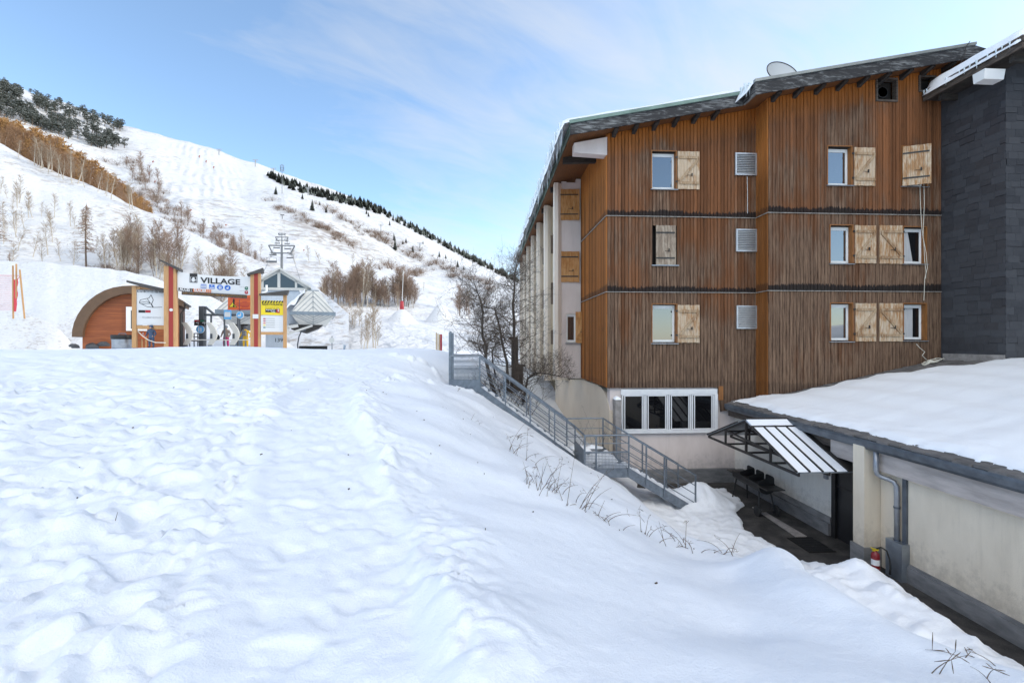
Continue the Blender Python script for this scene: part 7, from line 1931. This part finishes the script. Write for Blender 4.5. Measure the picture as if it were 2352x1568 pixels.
for i in range(26):
    px = rg.uniform(40, 330); rid = interp(px, RID)+rg.uniform(2,12); g = hit(px, rid, 'a')
    if g is None: continue
    plant('birch', g, hpx_(g, rg.uniform(38,75)), 'pale slim birch trunks at the foot of the orange larch wood', 'birch tree', 'pale birches at the wood edge', rg)
# single trees on the near hillside
g = hit(198, 618, 'a'); plant('blarch', g, hpx_(g, 152), 'tall bare larch standing alone on the left hillside', 'larch tree', 'bare larches on the hillside', rg, 1.0, .0)
for px, py, hh in ((-8,600,180),(18,640,60)):
    g = hit(px, py, 'a')
    if g: plant('blarch', g, hpx_(g, hh), 'bare larch cut by the left edge of the picture', 'larch tree', 'bare larches on the hillside', rg)
for px, py, hh in ((40,478,50),(75,500,55),(162,520,58),(38,545,70),(110,585,75),(75,590,60),(140,600,50),(168,622,70),(245,628,80),(270,640,70),(8,560,60),(28,618,60),(95,610,60)):
    g = hit(px, py, 'a')
    if g: plant('birch', g, hpx_(g, hh), 'thin bare birches scattered over the open left hillside', 'birch tree', 'scattered birches on the left hillside', rg)
for i in range(26):
    px = rg.uniform(-10, 330); py = rg.uniform(interp(px, [(0,430),(330,570)]), interp(px, [(0,595),(240,620),(330,634)])); g = hit(px, py, 'a')
    if g: plant('birch', g, hpx_(g, rg.uniform(30,70)), 'thin bare birches scattered over the open left hillside', 'birch tree', 'scattered birches on the left hillside', rg)
for i in range(75):
    t = rg.random(); px = 255+t*300+rg.gauss(0,10); py = interp(px, [(240,625),(330,640),(430,668),(560,720)])-rg.uniform(-3,45)
    g = hit(px, py, 'a')
    if g is None: continue
    plant('birch' if rg.random() < .6 else 'brown', g, hpx_(g, rg.uniform(45,105)*(1.1-.4*abs(t-.45))), 'bare birches crowded on the slope behind the cabin and gateway', 'birch tree', 'bare birch thicket behind the cabin', rg, 1.0)
for i in range(25):
    px = rg.uniform(180, 560); py = interp(px, [(0,600),(240,625),(330,640),(430,668),(560,720)])-rg.uniform(-2,14); g = hit(px, py, 'a')
    if g: plant('shrub', g, hpx_(g, rg.uniform(14,30)), 'low brown scrub along the lower edge of the left hillside', 'shrub', 'scrub below the birch thicket', rg, 1.3)
# dark pine wood at the top left
for i in range(270):
    px = rg.uniform(-60, 286); lo_ = interp(px, [(-60,262),(0,270),(100,300),(180,330),(240,345),(286,345)]); hi_ = interp(px, [(-60,170),(0,198),(100,240),(200,268),(286,300)])
    py = hi_+(lo_-hi_)*rg.random()**.8
    if rg.random() < .85 and abs(py-(hi_+8+.25*(lo_-hi_))) < 7 and px > 20: continue
    g = hit(px, py)
    if g: plant('pine', g, hpx_(g, rg.uniform(18,29)), 'dark snow dusted pines crowded on the upper left mountainside', 'pine tree', 'pines of the upper left wood', rg, 1.1)
for i in range(26):
    px = rg.uniform(0, 285); g = hit(px, interp(px, [(0,188),(100,222),(200,256),(280,290)])+rg.uniform(3,7))
    if g: plant('pine', g, hpx_(g, rg.uniform(10,16)), 'small pines strung along the left skyline', 'pine tree', 'pines on the left skyline', rg, 1.2)
# brown gully scrub between the near hillside and the piste
GUL = [(285,375,14),(315,400,16),(345,440,22),(375,478,24),(410,510,26),(450,535,22),(500,560,22),(545,590,20),(590,610,18)]
for i in range(132):
    t = rg.random()*8; j = min(7,int(t)); f = t-j; a, b = GUL[j], GUL[j+1]
    px = a[0]+(b[0]-a[0])*f+rg.gauss(0,14); py = a[1]+(b[1]-a[1])*f+rg.gauss(0,a[2]*.55); g = hit(px, py)
    if g is None: continue
    k = 'shrub' if rg.random() < .72 else 'brown'
    plant(k, g, hpx_(g, rg.uniform(12,24) if k == 'shrub' else rg.uniform(24,46)), 'brown leafless scrub filling the gully left of the wide piste', 'shrub', 'scrub in the left gully', rg, 1.35 if k == 'shrub' else 1.1)
# scrub streaks on the right flank
for (pts, n_, sp, hh, lb, gp) in (([Z3(200,420),Z3(330,470),Z3(450,540),Z3(600,600),Z3(700,650),Z3(850,730)], 60, 9, (9,17), 'low dark scrub in the long streak right of the mast', 'scrub streak right of the mast'),
        ([Z3(570,430),Z3(800,560),Z3(920,630),Z3(1060,690),Z3(1230,780),Z3(1400,850),Z3(1560,930),Z3(1760,1010),Z3(1850,1050)], 92, 10, (10,20), 'low scrub filling the long gully down the right slope', 'scrub in the right gully'),
        ([Z3(1000,880),Z3(1250,920),Z3(1330,950)], 16, 8, (14,26), 'bare bushes on the white shoulder above the brown thicket', 'bushes on the white shoulder')):
    for i in range(n_):
        t = rg.random()*(len(pts)-1); j = min(len(pts)-2,int(t)); a, b = pts[j], pts[j+1]; px = a[0]+(b[0]-a[0])*(t-j)+rg.gauss(0,6); py = a[1]+(b[1]-a[1])*(t-j)+rg.gauss(0,sp*.6)
        g = hit(px, py)
        if g: plant('shrub', g, hpx_(g, rg.uniform(*hh)), lb, 'shrub', gp, rg, 1.6)
# conifer band below the right skyline
for i in range(285):
    px = 612+(1190-612)*rg.random()**.9
    line_ = interp(px, [(612,402),(660,425),(700,440),(750,452),(820,470),(880,488),(930,516),(1000,552),(1050,580),(1190,648)])
    th = interp(px, [(612,2),(660,7),(760,7),(880,7),(1000,5),(1190,4)])
    g = hit(px, line_+rg.uniform(-th,th))
    if g is None: continue
    plant('fir', g, hpx_(g, rg.uniform(11,18) if px < 900 else rg.uniform(9,14)), 'dark firs in the long band below the right skyline', 'fir tree', 'firs of the skyline band', rg, 1.5)
wood = MB(); rg2 = random.Random(5)
for i in range(330):
    px = 618+(1190-618)*rg2.random(); line_ = interp(px, [(612,402),(660,425),(700,440),(750,452),(820,470),(880,488),(930,516),(1000,552),(1050,580),(1190,648)])
    th = interp(px, [(612,2),(660,7),(760,8),(880,8),(1000,6),(1190,5)]); g = hit(px, line_+rg2.uniform(-th,th*.8))
    if g is None: continue
    h = hpx_(g, rg2.uniform(8,13)); r = h*.24
    for k in range(5):
        z0 = .05+.19*k; rr = r*(1-z0)*1.1; a0 = rg2.uniform(0,6)
        ring_ = [g+Vector((math.cos(a0+q_*1.2566)*rr*rg2.uniform(.7,1.2), math.sin(a0+q_*1.2566)*rr*rg2.uniform(.7,1.2), h*z0)) for q_ in range(5)]; tip = g+Vector((0,0,h*min(1.02,z0+.34)))
        wood.add(ring_+[tip], [(q_,(q_+1)%5,5) for q_ in range(5)], 1 if rg2.random() < .2 else 0)
tag(wood.build('far_fir_wood', [M['conifer_hazed'], M['conifer_hazed_snow']]), 'dark mass of firs between the single firs of the skyline band', 'wood', kind='stuff')
for zx, zy, hh in ((262,352,24),(458,385,16),(530,470,32),(633,485,17),(585,430,12),(412,265,14),(930,495,14),(945,515,14),(1135,690,22),(1140,760,34),(1220,708,16),(1195,718,12),(1270,775,20),(1465,812,18),(1512,825,14),(1600,885,20),(1645,905,14),(1100,578,14),(1345,715,10)):
    g = hit(*Z3(zx,zy))
    if g: plant('fir', g, hpx_(g, hh*.8), 'lone dark firs dotted over the open right slope', 'fir tree', 'lone firs on the right slope', rg, 1.0)
# brown thickets on the flat right of the station
def thicket(cx0, cx1, base, hmin, hmax, n_, D0, D1, key, lb, gp, wide=1.1, cat='bare tree'):
    for i in range(n_):
        px = rg.uniform(cx0, cx1); c = 1-abs((px-(cx0+cx1)/2)/((cx1-cx0)/2))**2*.45
        g = hit(px, base-rg.uniform(-4, 16), 'm')
        if g is None: continue
        kk = 'birch' if key == 'brown' and rg.random() < .3 else key
        plant(kk, g-Vector((0,0,.2)), rg.uniform(hmin*.65,hmax*1.12)*c/F*depth(g), lb, cat, gp, rg, wide*rg.uniform(.8,1.2))
thicket(738, 805, 700, 62, 92, 26, 75, 92, 'brown', 'left part of the brown thicket right of the station', 'thicket right of the station')
thicket(795, 870, 705, 66, 100, 38, 70, 88, 'brown', 'dense middle of the brown thicket right of the station', 'middle of the brown thicket', 1.25)
thicket(868, 955, 708, 46, 82, 38, 68, 84, 'brown', 'right end of the brown thicket beyond the snow kicker', 'right end of the brown thicket', 1.25)
thicket(735, 860, 752, 22, 50, 22, 56, 64, 'birch', 'small bare saplings in the snow in front of the brown thicket', 'saplings before the thicket', 1.2)
thicket(828, 880, 806, 75, 105, 9, 42, 46, 'birch', 'frosted bare bush between the station and the stairs', 'frosted bush right of the station', 1.0, 'bush')
thicket(1045, 1080, 735, 45, 72, 8, 62, 74, 'brown', 'reddish bare bush behind the trees at the stair head', 'reddish bush behind the stairs', 1.3, 'bush')
for zx, zy, hh in ((40,790,75),(150,800,55),(20,700,60),(510,850,75),(900,770,40),(820,880,60),(1215,930,40),(1350,1060,40),(1030,880,35),(410,860,70),(590,870,70)):
    g = hit(*Z3(zx,zy))
    if g: plant('birch', g, hpx_(g, hh*.5*1.0), 'frosted birches standing singly at the foot of the piste', 'birch tree', 'single birches at the piste foot', rg, 1.3)
for ps in PROTO.values():
    for p in ps:
        if not p['used']:
            for ch in list(p.children): bpy.data.objects.remove(ch)
            bpy.data.objects.remove(p)
        else: del p['used']
for o in sc.objects:
    if 'used' in o.keys(): del o['used']
